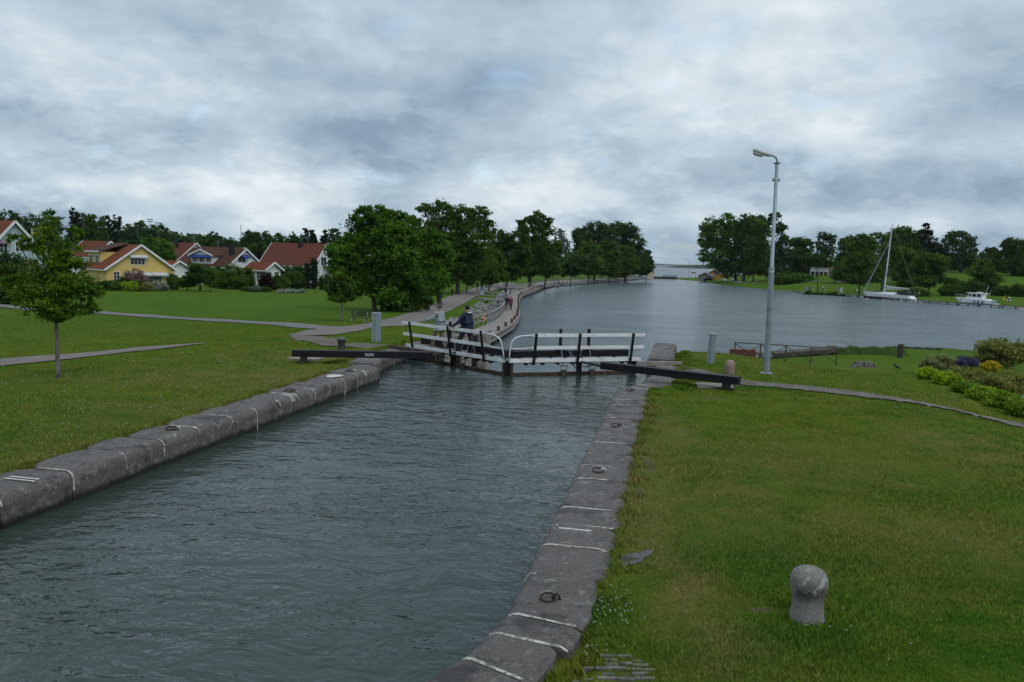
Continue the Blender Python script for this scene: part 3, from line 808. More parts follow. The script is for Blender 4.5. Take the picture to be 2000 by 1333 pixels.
def gate(Hh, Mt, label, men_side):
    Hh = Vector(Hh); Mt = Vector(Mt); d = Mt - Hh; d.z = 0; L = d.length; d.normalize()
    nrm = Vector((d.y, -d.x, 0))
    if nrm.dot(Vector((0, -1, 0))) < 0: nrm = -nrm      # towards the camera
    def P(u, v, z): return Hh + d * (u * L) + nrm * v + Vector((0, 0, z - Hh.z))
    root = empty('lock_gate', P(.5, 0, WL), label, 'lock gate', 'pair of mitre gates')
    up = Vector((0, 0, 1))
    mb = MB(); mb.bar(P(0, 0, .06), P(.985, 0, .06), .03, .13); mb.bar(P(0, -.05, .01), P(.93, -.05, .01), .09, .02)
    mb.build('toe_board', M_WHITE, root)
    ln = .17
    for z in (.50, .93):
        v = ln * z / .9
        mb = MB(); mb.bar(P(-.01, v, z), P(.83, v, z), .03, .112); mb.build('handrail', M_WHITE, root)
    mb = MB()
    pts = [P(.83, ln, .93), P(.86, ln, .925), P(.92, ln * .98, .90), P(.955, ln * .9, .84), P(.975, ln * .8, .74), P(.983, ln * .6, .55), P(.985, ln * .3, .3), P(.985, 0, .08)]
    mb.tube(pts, .022, 8); mb.tube([P(.83, ln * .55, .5), P(.9, ln * .55, .475), P(.983, ln * .5, .47)], .02, 8)
    mb.build('curved_end_rail', M_WHITE, root, smooth=True)
    for u in (.085, .49, .81):
        mb = MB(); mb.bar(P(u, .04, -.04), P(u, .04 + ln * 1.05, .99), .085, .05, up=nrm); mb.bar(P(u, -.45, -.06), P(u, .09, -.06), .09, .05)
        mb.build('rail_post', M_BLACK, root, bevel=.008)
    # walkway boards between toe board and top timber
    mb = MB()
    for j in range(4):
        v = -.10 - j * .11; mb.bar(P(.0, v, -.02), P(.97, v, -.02), .095, .035)
    mb.build('walkway', M_WOODG, root)
    mb = MB(); mb.bar(P(.04, -.68, .21), P(.97, -.68, .21), .32, .22); mb.build('top_timber', M_BLACK, root, bevel=.012)
    mb = MB()
    for u in (.14, .26, .4, .52, .63, .74, .86):
        mb.bar(P(u, -.75, .04), P(u, .03, -.07), .08, .07)
    mb.build('walkway_bearer', M_BLACK, root)
    # leaf of vertical planks
    mb = MB(); n = 34
    for i in range(n):
        u = .02 + .95 * (i + .5) / n; mb.bar(P(u, -.25, -3.9), P(u, -.25, -.385 + rnd.uniform(-.006, .006)), .07, L * .95 / n * .995, up=d)
    mb.build('leaf_planks', M_WOODB, root)
    mb = MB(); mb.bar(P(.035, -.30, -3.9), P(.035, -.30, .05), .22, .24, up=d); mb.build('heel_post', M_BLACK, root)
    mb = MB(); mb.bar(P(.975, -.27, -3.9), P(.975, -.27, 0), .20, .24, up=d); mb.build('mitre_post', M_BLACK, root)
    mb = MB(); mb.bar(P(.955, -.13, -3.9), P(.955, -.13, .0), .03, .10, up=d); mb.build('mitre_board', M_WOODB, root)
    mb = MB(); mb.bar(P(.45, -.27, -3.9), P(.45, -.27, .0), .14, .16, up=d); mb.build('middle_post', M_BLACK, root)
    for u in (.36, .575):
        mb = MB(); mb.bar(P(u, -.52, .30), P(u, -.52, 1.08), .09, .09, up=d); mb.bar(P(u - .03, -.55, .33), P(u + .03, -.55, .33), .2, .05); mb.build('paddle_column', M_BLACK, root, bevel=.01)
        mb = MB(); mb.tube([P(u, -.44, .42), P(u, -.18, -.16)], .014, 6); mb.build('paddle_rod', M_GALV, root)
        mb = MB()
        for e in (-.024, .024): mb.bar(P(u + e, -.15, -.36), P(u + e, -.15, -.13), .03, .06)
        mb.bar(P(u - .03, -.15, -.17), P(u + .03, -.15, -.17), .05, .03); mb.bar(P(u - .02, -.15, -.30), P(u + .02, -.15, -.30), .05, .05)
        mb.build('paddle_clevis', M_GALV, root)
        mb = MB(); mb.bar(P(u, -.15, -1.2), P(u, -.15, -.29), .05, .17, up=d); mb.build('paddle_board', M_WOODB, root)
    mb = MB()
    for (a, s_) in ((.36, 1), (.575, -1)):
        for e, zz2 in ((.0, .45), (.012, .41)):
            mb.tube([P(a, -.5, zz2), P(a + s_ * (.05 + e), -.5, zz2), P(a + s_ * (.06 + e), -.45, zz2 - .07), P(a + s_ * (.065 + e), -.42, .2), P(a + s_ * (.075 + e), -.38, .13)], .009, 5)
    mb.build('hydraulic_pipes', M_GALV, root)
    mb = MB()
    for k in range(2):
        mb.tube([P(.52 + .01 * k, .03, -.05), P(.51, .03, -.16 - .03 * k), P(.485, 0, -.22 - .05 * k), P(.46, -.1, -.24 - .05 * k)], .010, 5)
        mb.tube([P(.44, -.1, -.2), P(.40, 0, -.15 - .04 * k), P(.36, 0, -.1), P(.32, .05, -.08)], .010, 5)
    mb.build('hydraulic_hose', M_TYRE, root)
    return root, P, L


gR, PR, LR = gate(B_R, B_M, 'right leaf of the lock gates with level white rails, closed', 1)
gL, PL, LL = gate(B_L, B_M + Vector((-.03, 0, 0)), 'left leaf of the lock gates with white rails that two men stand behind', -1)


def beam(a, b, root, plate=None):
    a = Vector(a); b = Vector(b); d = (b - a).normalized(); nrm = Vector((d.y, -d.x, 0))
    mb = MB(); mb.bar(a, b, .26, .21)
    o = mb.build('balance_beam', M_BLACK, root, bevel=.012)
    f = b - d * .35
    mb = MB(); mb.box((f.x, f.y, f.z - .16), (.20, .18, .14), rz=math.atan2(d.y, d.x)); mb.box((f.x, f.y, f.z - .25), (.42, .26, .04), rz=math.atan2(d.y, d.x))
    mb.build('support_foot', M_BLACKR, o, bevel=.01)
    if plate:
        mb = MB(); p = a + (b - a) * plate - nrm * .135
        if nrm.y > 0: pass
        else: p = a + (b - a) * plate + nrm * .135
        mb.bar(p - d * .14, p + d * .14, .01, .09); mb.build('name_plate', M_GALV, o)
    return o, d


bo, bd = beam(G(1176, 714, .32), G(1444, 744, .32), gR)
mb = MB(); mb.tube([PR(.45, -.1, -.02), G(1180, 716, .26)], [.035, .06], 8); mb.build('connecting_rod', M_BLACKR, gR)
bo2, bd2 = beam(G(846, 694, .32), G(571, 690, .32), gL, plate=.455)
mb = MB(); mb.tube([PL(.40, 0, -.02), G(840, 695, .26)], [.035, .06], 8); mb.build('connecting_rod', M_BLACKR, gL)
# slabs under the beam ends
for (px, py, label) in [(598, 701, 'pale concrete slab under the free end of the left balance beam'), (1395, 757, 'pale concrete slab under the free end of the right balance beam')]:
    q = G(px, py, 0); mb = MB(); mb.box((q.x, q.y, T(q.x, q.y) + .02), (1.0, .75, .06), rz=-TH + .1)
    tag(mb.build('concrete_slab', M('pale_concrete', (.25, .225, .205), (.19, .17, .155), 6, .9, .4, 40), bevel=.015), label, 'slab')
# timber kerbs beside the gate recesses
for (a, b, label) in [((762, 677), (858, 692), 'low timber kerb in the worn ground beside the left gate'), ((1245, 710), (1332, 711), 'low timber kerb in the worn ground beside the right gate')]:
    mb = MB(); A = G(*a, .06); B = G(*b, .06); mb.bar(A, B, .14, .14)
    tag(mb.build('timber_kerb', M_WOODG if a[0] > 1000 else M_PILE, bevel=.01), label, 'kerb')
# timber fender wall along the left tail of the lock
fw = empty('fender_wall', W(-9.0, 33, -2), 'pale worn timber fender wall below the left gate', 'fender')
mb = MB()
for i in range(7):
    mb.box(W(-9.02, 29.3 + i * .78, -1.9), (.12, .74, 3.6), rz=-TH)
mb.build('face_boards', M('pale_worn_boards', (.33, .29, .24), (.20, .18, .155), 4, .85, .5, 20, c3=(.08, .075, .07), s3=3, t3=.58), fw)
for t in (29.0, 31.5, 34.2): MB().box(W(-8.86, t, -1.9), (.2, .28, 3.75), rz=-TH).build('upright', M_BLACKR, fw)
fe = empty('fender_post', W(-8.2, 35.0, -2), 'thick pale timber guide post at the left end of the lock tail', 'post')
mb = MB(); mb.box(W(-8.75, 35.1, -1.75), (.62, .8, 3.7), rz=-TH); mb.build('post_timber', M_WOODG, fe, bevel=.03)
mb = MB(); mb.box(W(-8.75, 35.1, .11), (.68, .86, .05), rz=-TH); mb.build('post_cap', M_WOODG, fe)


# ------------------------------------------------------------------ things round the lock
def cabinet(px, py, wd, dp, ht, rz, label, lean=0.0):
    g = GT(px, py); root = empty('utility_cabinet', g, label, 'utility cabinet', 'grey utility cabinets')
    d = Vector((math.cos(rz), math.sin(rz), 0)); n = Vector((-d.y, d.x, 0))
    mb = MB(); mb.box(g + Vector((0, 0, ht / 2)), (wd, dp, ht), rz=rz)
    b = mb.build('housing', M_CABI, root, bevel=.015)
    mb = MB(); mb.box(g + Vector((0, 0, ht + .012)), (wd + .03, dp + .03, .03), rz=rz); mb.build('lid', M_CABI, root, bevel=.006)
    mb = MB(); mb.box(g - n * (dp / 2 + .006) + d * (wd * .16) + Vector((0, 0, ht * .52)), (wd * .62, .012, ht * .90), rz=rz); dr = mb.build('door', M_CABI, root, bevel=.004)
    mb = MB(); mb.box(g - n * (dp / 2 + .004) - d * (wd * .17) + Vector((0, 0, ht * .5)), (.012, .02, ht * .96), rz=rz)
    mb.build('door_seam', M_DARKSEAM, root)
    for z in (.25, .5, .8): MB().box(g - n * (dp / 2 + .018) - d * (wd * .19) + Vector((0, 0, ht * z)), (.04, .03, .07), rz=rz).build('hinge', M_GALV, dr)
    if lean: root.rotation_euler = (0, lean, 0)
    return root


cabinet(735, 668, .34, .34, 1.12, rad(6), 'pale grey steel cabinet on the left lawn behind the iron bollard', .005)
cabinet(1387, 710, .24, .26, 1.02, rad(-20), 'slim grey steel cabinet on the right lawn, leaning slightly', .05)
g = GT(667, 685); root = empty('mooring_bollard', g, 'short dark brown iron bollard with a domed cap on the left lawn', 'bollard')
MB().lathe(g, [(.155, -.05), (.15, .02), (.135, .06), (.13, .2), (.14, .33), (.16, .38)], 20).build('shaft', M('dark_brown_iron', (.05, .034, .028), (.03, .022, .02), 8, .6, .3, 40), root, smooth=True)
MB().lathe(g, [(.165, .375), (.17, .40), (.15, .44), (.09, .47), (.02, .48)], 20).build('cap', M('bollard_cap', (.10, .10, .105), rough=.5), root, smooth=True)
mb = MB(); g = GT(1425, 731)
mb.lathe(g, [(.14, -.1), (.145, 0), (.155, .12), (.16, .25), (.15, .34), (.12, .40), (.07, .435), (.015, .445)], 22, jit=.03, rnd=rnd)
tag(mb.build('mooring_bollard', M_PINKG, smooth=True), 'stubby rounded pink granite bollard near the right balance beam', 'bollard')
g = GT(1575, 1209); mb = MB()
prof = [(.175, -.1), (.172, 0), (.158, .06), (.147, .14), (.145, .22), (.152, .27), (.168, .32), (.178, .37), (.178, .42), (.168, .465), (.145, .505), (.11, .533), (.06, .549), (.012, .553)]
mb.lathe(g, [(a * 1.0, b * .94) for a, b in prof], 40, jit=.012, rnd=rnd)
mt, h, out = new_mat('lichen_granite')
geo = h.n('ShaderNodeNewGeometry'); P = geo.outputs['Position']
c = h.mix(h.ramp(h.noise(P, 60, 4, .8), [(.4, 0.0), (.62, 1.0)]), (.12, .112, .108), (.27, .25, .235))
zf = h.math('SUBTRACT', h.n('ShaderNodeSeparateXYZ', {0: P}).outputs[2], float(g.z))
band = h.math('MULTIPLY', h.ramp(zf, [(.18, 0.0), (.28, 1.0), (.34, 1.0), (.45, 0.1)]), h.ramp(h.noise(P, 9, 5, .7), [(.38, 0.0), (.6, 1.0)]))
c = h.mix(h.math('MULTIPLY', band, .75), c, (.035, .033, .032))
c = h.mix(h.math('MULTIPLY', h.ramp(h.noise(P, 10, 5, .65), [(.54, 0.0), (.59, .9)]), h.ramp(zf, [(.26, 0.1), (.36, 1.0), (.48, .6), (.54, 0.1)])), c, (.36, .40, .39))
pp = h.n('ShaderNodeBsdfPrincipled', {'Base Color': c, 'Roughness': .9})
bb = h.n('ShaderNodeBump', {'Height': h.noise(P, 70, 4, .8), 'Strength': .8, 'Distance': .01}); h.nt.links.new(bb.outputs[0], pp.inputs['Normal'])
h.nt.links.new(pp.outputs[0], out.inputs[0])
tag(mb.build('mooring_bollard', mt, smooth=True), 'big round-headed lichen-spotted granite bollard in the foreground grass', 'bollard')

# street lamp
g = GT(1497, 731); root = empty('street_lamp', g, 'tall galvanised lamp post with one bent arm on the right lawn', 'street lamp')
top = AT(1517.5, 318, g.y); H_ = top.z - g.z; ax = Vector((top.x - g.x, 0, 0)) / H_
def LP(z, dx=0, dy=0): return g + ax * z + Vector((dx, dy, z))
MB().tube([LP(-.05), LP(.0), LP(3.2), LP(3.35)], [.098, .098, .085, .085], 16).build('lower_pole', M_GALV, root, smooth=True)
MB().tube([LP(3.35), LP(3.37), LP(3.40), LP(H_)], [.092, .092, .062, .052], 16).build('upper_pole', M_GALV, root, smooth=True)
MB().tube([LP(3.34), LP(3.40)], [.095, .088], 16).build('collar', M_GALV, root)
MBAND = M('dull_band', (.20, .235, .265), rough=.7); MB().tube([LP(1.55), LP(1.72)], .097, 16).build('tape_band', MBAND, root); MB().tube([LP(2.0), LP(2.14)], .094, 16).build('tape_band', MBAND, root)
MB().box(LP(.02), (.34, .34, .03)).build('base_plate', M_GALV, root, bevel=.005); MB().box(LP(.58), (.30, .06, .05)).build('band_clamp', M_GALV, root)
mb = MB(); mb.tube([LP(H_ - .55) + Vector((-.10, 0, 0)), LP(H_ - .55) + Vector((.10, 0, 0))], .02, 6); mb.box(LP(H_ - .53, -.10), (.03, .03, .09)); mb.box(LP(H_ - .53, .10), (.03, .03, .09)); mb.build('clamp', M_DARKSEAM, root); MB().box(LP(H_ - .02), (.2, .12, .025)).build('top_clamp', M_DARKSEAM, root)
MB().tube([LP(H_ - .05), LP(H_ + .06), LP(H_ + .14, -.03), LP(H_ + .20, -.12), LP(H_ + .225, -.24)], .030, 10).build('bent_arm', M_GALV, root, smooth=True)
hd = [LP(H_ + .215, -.20), LP(H_ + .37, -.76)]
mb = MB(); mb.tube([hd[0], hd[0] + (hd[1] - hd[0]) * .1, hd[0] + (hd[1] - hd[0]) * .55, hd[1]], [.045, .065, .075, .045], 10); o = mb.build('lamp_head', M('lamp_housing', (.55, .56, .55), rough=.4), root, smooth=True)
c = hd[0] + (hd[1] - hd[0]) * .68
mb = MB(); mb.tube([c + Vector((.16, 0, -.075)), c + Vector((.1, 0, -.12)), c + Vector((-.12, 0, -.07)), c + Vector((-.17, 0, -.03))], [.03, .05, .05, .03], 10); mb.build('lens', M('lamp_lens', (.32, .34, .33), rough=.15), root, smooth=True)


# ------------------------------------------------------------------ people
def person(loc, rz, h_, label, shirt, trousers, hair, pose, shoes=None, long_coat=False, extra=None, group=None, simple=False):
    root = empty('person', loc, label, 'person', group)
    k = h_ / 1.78
    root.rotation_euler = (0, 0, rz)
    J = dict(pel=(0, 0, .96), sp=(0, .0, 1.12), ch=(0, .01, 1.33), nk=(0, 0, 1.47), n2=(0, .015, 1.54), h1=(0, .035, 1.60), h2=(0, .025, 1.67), h3=(0, .01, 1.74),
             sl=(-.17, 0, 1.43), sr=(.17, 0, 1.43), el=(-.22, -.03, 1.15), er=(.22, -.03, 1.15), wl=(-.24, .06, .92), wr=(.24, .06, .92),
             hl=(-.09, 0, .90), hr=(.09, 0, .90), kl=(-.10, .04, .50), kr=(.10, .04, .50), al=(-.10, 0, .08), ar=(.10, 0, .08), tl=(-.11, .16, .03), tr=(.11, .16, .03))
    J.update(pose)
    J = {a: Vector(b) * k for a, b in J.items()}
    Rr = dict(pel=.13, sp=.115, ch=.135, nk=.062, n2=.055, h1=.078, h2=.098, h3=.072, sl=.062, sr=.062, el=.043, er=.043, wl=.028, wr=.028, hl=.088, hr=.088, kl=.06, kr=.06, al=.042, ar=.042, tl=.035, tr=.035)
    def skin(name, mat, edges, scale=1.0, add=0.0, rooted='pel', over=None, sub=2):
        ks = []
        for e in edges:
            for q in e:
                if q not in ks: ks.append(q)
        me = D.meshes.new(name); me.from_pydata([tuple(J[q]) for q in ks], [(ks.index(a), ks.index(b)) for a, b in edges], [])
        me.materials.append(mat)
        o = D.objects.new(name, me); COL.objects.link(o); o.parent = root
        sm = o.modifiers.new('skin', 'SKIN'); sm.use_smooth_shade = True
        lay = me.skin_vertices[0].data if len(me.skin_vertices) else None
        for i, q in enumerate(ks):
            r = ((over or {}).get(q, Rr[q]) * scale + add) * k
            wx = 1.18 if q in ('ch', 'sp', 'pel') else 1.0
            lay[i].radius = (r * wx, r); lay[i].use_root = (q == rooted)
        ss = o.modifiers.new('sub', 'SUBSURF'); ss.levels = ss.render_levels = sub
        return o
    # hands: palm and five fingers each
    edges = [('pel', 'sp'), ('sp', 'ch'), ('ch', 'nk'), ('nk', 'n2'), ('n2', 'h1'), ('h1', 'h2'), ('h2', 'h3'), ('ch', 'sl'), ('sl', 'el'), ('el', 'wl'), ('ch', 'sr'), ('sr', 'er'), ('er', 'wr'), ('pel', 'hl'), ('hl', 'kl'), ('kl', 'al'), ('al', 'tl'), ('pel', 'hr'), ('hr', 'kr'), ('kr', 'ar'), ('ar', 'tr')]
    if not simple:
        for sfx, e_, w_ in (('L', 'el', 'wl'), ('R', 'er', 'wr')):
            d = (J[w_] - J[e_]).normalized(); s_ = d.cross(Vector((0, 0, 1)))
            s_ = s_.normalized() if s_.length > .1 else Vector((0, 1, 0))
            if sfx == 'L': s_ = -s_
            dn = s_.cross(d); dn = dn if dn.z < 0 else -dn
            J['p' + sfx] = J[w_] + d * .07 * k; Rr['p' + sfx] = .030; edges.append((w_, 'p' + sfx))
            for fi, (off, ln_, cu) in enumerate([(-.03, .065, .5), (-.01, .075, .5), (.01, .072, .55), (.028, .058, .6)]):
                a = f'f{sfx}{fi}a'; b = f'f{sfx}{fi}b'
                J[a] = J['p' + sfx] + (d * ln_ * .6 + s_ * off + dn * .012) * k; J[b] = J[a] + (d * ln_ * .35 + dn * ln_ * cu) * k
                Rr[a] = .010; Rr[b] = .008; edges += [('p' + sfx, a), (a, b)]
            a = f't{sfx}a'; b = f't{sfx}b'
            J[a] = J[w_] + (d * .045 - s_ * .035) * k; J[b] = J[a] + (d * .035 - s_ * .012 + dn * .015) * k; Rr[a] = .012; Rr[b] = .009; edges += [(w_, a), (a, b)]
    skin('body', M_SKIN, edges, 1.0, 0, sub=1)
    sk = [('pel', 'sp'), ('sp', 'ch'), ('ch', 'nk'), ('ch', 'sl'), ('sl', 'el'), ('el', 'wl'), ('ch', 'sr'), ('sr', 'er'), ('er', 'wr')]
    ov = {'nk': .068, 'ch': .155, 'sp': .15, 'pel': .165, 'wl': .036, 'wr': .036, 'el': .052, 'er': .052, 'sl': .075, 'sr': .075}
    if long_coat:
        J['hem'] = J['pel'] + Vector((0, -.005, -.17)) * k; Rr['hem'] = .18; sk.append(('pel', 'hem')); ov.update(ch=.17, sp=.17, pel=.175, sl=.085, sr=.085, el=.06, er=.06)
    else:
        J['hem'] = J['pel'] + Vector((0, 0, -.06)) * k; Rr['hem'] = .155; sk.append(('pel', 'hem'))
    skin('jacket' if long_coat else 'shirt', shirt, sk, 1.0, .004, over=ov)
    tk = [('pel', 'hl'), ('hl', 'kl'), ('kl', 'al'), ('pel', 'hr'), ('hr', 'kr'), ('kr', 'ar')]
    skin('trousers', trousers, tk, 1.0, .014, over={'pel': .135, 'al': .056, 'ar': .056, 'kl': .068, 'kr': .068, 'hl': .098, 'hr': .098})
    base = Vector(loc)
    def tow(p):      # local to world, for MB.build offset
        return base + p
    for a, t in (('al', 'tl'), ('ar', 'tr')):
        mb = MB(); dd = (J[t] - J[a]); dd.z = 0
        A = J[a] - dd * .35 + Vector((0, 0, -.035)) * k; B = J[t] + dd * .1; A.z = max(A.z, .045 * k) if J[a].z < .2 else A.z
        B.z = A.z
        mb.tube([tow(A), tow(A + (B - A) * .5), tow(B)], [.045 * k, .048 * k, .035 * k], 8); mb.build('shoe', shoes or M_BLACK, root, smooth=True)
    # hair, nose, ears
    import bmesh
    hc = J['h2'] + Vector((0, -.016, .012)) * k
    mb = MB(); vs = []; n1_, n2_ = 10, 16
    for i in range(n1_ + 1):
        ph = i / n1_ * math.pi * .76
        for j in range(n2_):
            a = 2 * math.pi * j / n2_; cut = 1.0 - .52 * (max(0, .2 + math.sin(a)) / 1.2) ** .8
            p2 = ph * cut
            vs.append(tow(hc + Vector((.090 * math.sin(p2) * math.cos(a), .104 * math.sin(p2) * math.sin(a), .092 * math.cos(p2))) * k * (1 + rnd.uniform(-.03, .03))))
    fs = [(i * n2_ + j, i * n2_ + (j + 1) % n2_, (i + 1) * n2_ + (j + 1) % n2_, (i + 1) * n2_ + j) for i in range(n1_) for j in range(n2_)]
    mb.add(vs, fs); mb.build('hair', hair, root, smooth=True)
    if not simple:
        hh = J['h2']
        MB().tube([tow(hh + Vector((0, .085, .01)) * k), tow(hh + Vector((0, .118, -.02)) * k)], [.012 * k, .015 * k], 6).build('nose', M_SKIN, root, smooth=True)
        for sx in (-1, 1): MB().tube([tow(hh + Vector((sx * .088, .0, .005)) * k), tow(hh + Vector((sx * .102, -.01, .0)) * k)], [.022 * k, .024 * k], 8).build('ear', M_SKIN, root, smooth=True)
        for sx in (-1, 1): MB().box(tow(hh + Vector((sx * .034, .088, .018)) * k), (.022 * k, .012 * k, .009 * k)).build('eye', M_DARKSEAM, root)
        MB().box(tow(hh + Vector((0, .088, -.052)) * k), (.045 * k, .012 * k, .009 * k)).build('mouth', M('lips', (.3, .13, .11)), root)
    if extra: extra(root, J, k, tow)
    return root


def plaid():
    mt, h, out = new_mat('plaid_shirt')
    tcn = h.n('ShaderNodeTexCoord'); s = h.n('ShaderNodeSeparateXYZ', {0: tcn.outputs['Object']})
    def wv(x, f): return h.math('GREATER_THAN', h.math('FRACT', h.math('MULTIPLY', x, f)), .55)
    a = wv(s.outputs[2], 17.0); b = wv(h.math('ADD', s.outputs[0], s.outputs[1]), 17.0)
    f = h.math('MULTIPLY', h.math('ADD', a, b), .5)
    c = h.mix(f, (.42, .46, .47), (.06, .10, .13))
    p = h.n('ShaderNodeBsdfPrincipled', {'Base Color': c, 'Roughness': .9}); h.nt.links.new(p.outputs[0], out.inputs[0])
    return mt


M_NAVY = M('navy_jacket', (.012, .018, .05), (.008, .012, .035), 6, .75, .2, 12)
M_BEIGE = M('beige_trousers', (.20, .165, .125), (.15, .125, .095), 8, .9)
M_CHAR = M('charcoal_trousers', (.035, .034, .038), (.022, .022, .025), 8, .9)
M_HGREY = M('grey_hair', (.10, .09, .08), (.05, .045, .04), 60, .8)
M_HDARK = M('dark_hair', (.010, .008, .007), rough=.6)
ud = (B_L - B_M); ud.z = 0; ud.normalize()
rzL = math.atan2(-ud.x, ud.y)
p1 = PL(.30, -.28, .0); p2 = PL(.585, -.24, .0)
stride = dict(hl=(-.09, .02, .90), hr=(.09, -.01, .90), kl=(-.11, .20, .52), al=(-.12, .22, .09), tl=(-.13, .37, .04), kr=(.09, -.06, .50), ar=(.09, -.24, .12), tr=(.10, -.09, .03))
person(p1, rzL + .25, 1.74, 'grey-haired man in a plaid shirt and beige trousers with one arm held out', plaid(), M_BEIGE, M_HGREY,
       dict(stride, h1=(-.015, .035, 1.60), h2=(-.01, .03, 1.67), el=(-.29, .14, 1.21), wl=(-.30, .40, 1.12), er=(.23, .02, 1.16), wr=(.20, .22, 1.02), ch=(0, .015, 1.33)))


def collar(root, J, k, tow):
    mb = MB(); c = J['nk'] + Vector((0, -.035, .0)) * k
    mb.tube([tow(c + Vector((.10 * math.cos(a), .085 * math.sin(a) - .02, .045 - .05 * (math.sin(a) < 0)))) for a in [rad(x) for x in range(150, 400, 22)]], .026, 7)
    mb.build('hood', M_NAVY, root, smooth=True)
    mb = MB(); mb.tube([tow(c + Vector((.085 * math.cos(a), .07 * math.sin(a) - .045, .028))) for a in [rad(x) for x in range(195, 350, 20)]], .018, 6); mb.build('white_collar', M_WHITE, root, smooth=True)


person(p2, rzL + .15, 1.80, 'dark-haired man in a navy jacket resting a hand on the white rail', M_NAVY, M_CHAR, M_HDARK,
       dict(stride, kl=(-.15, .22, .50), al=(-.17, .28, .09), tl=(-.19, .42, .04), kr=(.13, -.10, .50), ar=(.15, -.27, .11), tr=(.17, -.13, .03), el=(-.33, .10, 1.17), wl=(-.47, .30, .985), er=(.25, .03, 1.16), wr=(.22, .24, 1.05)), long_coat=True, extra=collar)

# ------------------------------------------------------------------ boardwalk
DZ = -2.5
CLW = [Vector(p) for p in [(-7.6, 46.5), (-4.9, 51.5), (-3.6, 57), (-2.2, 65), (-1.0, 73), (-.35, 82), (-.05, 95), (.0, 110), (.1, 128), (.7, 141), (2.4, 155), (6.0, 188), (10.2, 212), (19, 239), (32, 276), (44, 310), (54.5, 340)]]
BW = [2.6, 2.9, 2.7, 2.3, 2.0, 1.8, 1.7, 1.7, 1.8, 2, 2.1, 2.2, 2.4, 2.6, 2.8, 3, 3]


def line_pts(P_, step):
    """evenly spaced points, tangents and parameter along a polyline"""
    out = []; acc = 0.0; nxt = 0.0
    for i in range(len(P_) - 1):
        a, b = P_[i], P_[i + 1]; L = (b - a).length
        while nxt <= acc + L:
            t = (nxt - acc) / L; out.append((a.lerp(b, t), (b - a).normalized(), i + t, nxt)); nxt += step
        acc += L
    return out


def bw(i):
    k = int(i); f = i - k
    return BW[k] * (1 - f) + BW[min(k + 1, len(BW) - 1)] * f


def offs(q, d, i, side, e=0.0):
    n = Vector((d.y, -d.x)); return q + n * side * (bw(i) / 2 + e)


LPn = line_pts(CLW, 1.0)
bwalk = empty('boardwalk', (0, 100, WB), 'long weathered grey plank boardwalk bending along the left side of the basin', 'boardwalk')
# planks run along the walk
for part_, (ea, eb, z0, z1, mt_) in {'deck_planks': (-1, 1, 0, -.05, M_WOODG)}.items():
    mb = MB(); NPL = 11
    for j in range(NPL):
        a = -1 + 2 * j / NPL + .012; b = -1 + 2 * (j + 1) / NPL - .012
        vs = []
        for (q, d, i, s_) in LPn:
            n = Vector((d.y, -d.x)); hw = bw(i) / 2
            for u, z in ((a, 0), (b, 0), (b, -.05), (a, -.05)):
                r = q + n * u * hw; vs.append((r.x, r.y, DZ + z + .004 * (j % 3)))
        m_ = len(LPn)
        mb.add(vs, [(4 * i + k, 4 * i + (k + 1) % 4, 4 * i + 4 + (k + 1) % 4, 4 * i + 4 + k) for i in range(m_ - 1) for k in range(4)])
    mb.build('deck_planks', M_WOODG, bwalk)
for nm, z, th, hh in (('edge_beam', -.06, .10, .22), ('lower_beam', -.42, .12, .22)):
    mb = MB()
    for k in range(len(LPn) - 1):
        a = offs(*LPn[k][:3], 1, .06); b = offs(*LPn[k + 1][:3], 1, .06)
        mb.bar((a.x, a.y, DZ + z), (b.x, b.y, DZ + z), th, hh)
    mb.build(nm, M_WOODG, bwalk)
pile_pts = line_pts(CLW, 3.4)
for k, (q, d, i, s_) in enumerate(pile_pts):
    a = offs(q, d, i, 1, -.12); b = offs(q, d, i, -1, .1)
    mb = MB(); mb.tube([(a.x, a.y, -5), (a.x, a.y, DZ - .55)], .13, 8); mb.tube([(b.x, b.y, -5), (b.x, b.y, DZ - .3)], .12, 8)
    mb.bar((a.x, a.y, DZ - .2), (b.x, b.y, DZ - .2), .12, .18)
    mb.build('pile_bent', M_DPILE, bwalk)


def railing(name, pts, side, label, step=2.0, ht=1.02, e=-.05, z=DZ, group=None, mat=None, every=1):
    root = empty(name, (pts[0][0].x, pts[0][0].y, z), label, 'railing', group); mat = mat or M_WOODG
    P3 = []
    for (q, d, i, s_) in pts:
        a = offs(q, d, i, side, e) if i is not None else q
        P3.append((Vector((a.x, a.y, z)), d))
    mb = MB()
    for k in range(len(P3) - 1):
        a, b = P3[k][0], P3[k + 1][0]
        mb.bar(a + Vector((0, 0, ht + .02)), b + Vector((0, 0, ht + .02)), .17, .05)
        mb.bar(a + Vector((0, 0, ht - .10)), b + Vector((0, 0, ht - .10)), .035, .12)
        mb.bar(a + Vector((0, 0, ht * .50)), b + Vector((0, 0, ht * .50)), .035, .11)
    mb.build('rails', mat, root)
    for (p, d) in P3[::every]:
        mb = MB(); mb.box(p + Vector((0, 0, (ht - .3) / 2)), (.09, .09, ht + .3), rz=math.atan2(d.y, d.x)); mb.build('post', mat, root)
    return root


rp = line_pts(CLW[3:9], 2.0); rp = [(q, d, i + 3, s) for q, d, i, s in rp]
railing('boardwalk_railing', rp, -1, 'near grey wooden railing on the landward edge of the boardwalk, curving at its near end')
rp2 = line_pts(CLW[9:], 2.4); rp2 = [(q, d, i + 9, s) for q, d, i, s in rp2]
railing('boardwalk_railing', rp2, -1, 'far grey wooden railing receding along the distant reach of the boardwalk', e=.0)
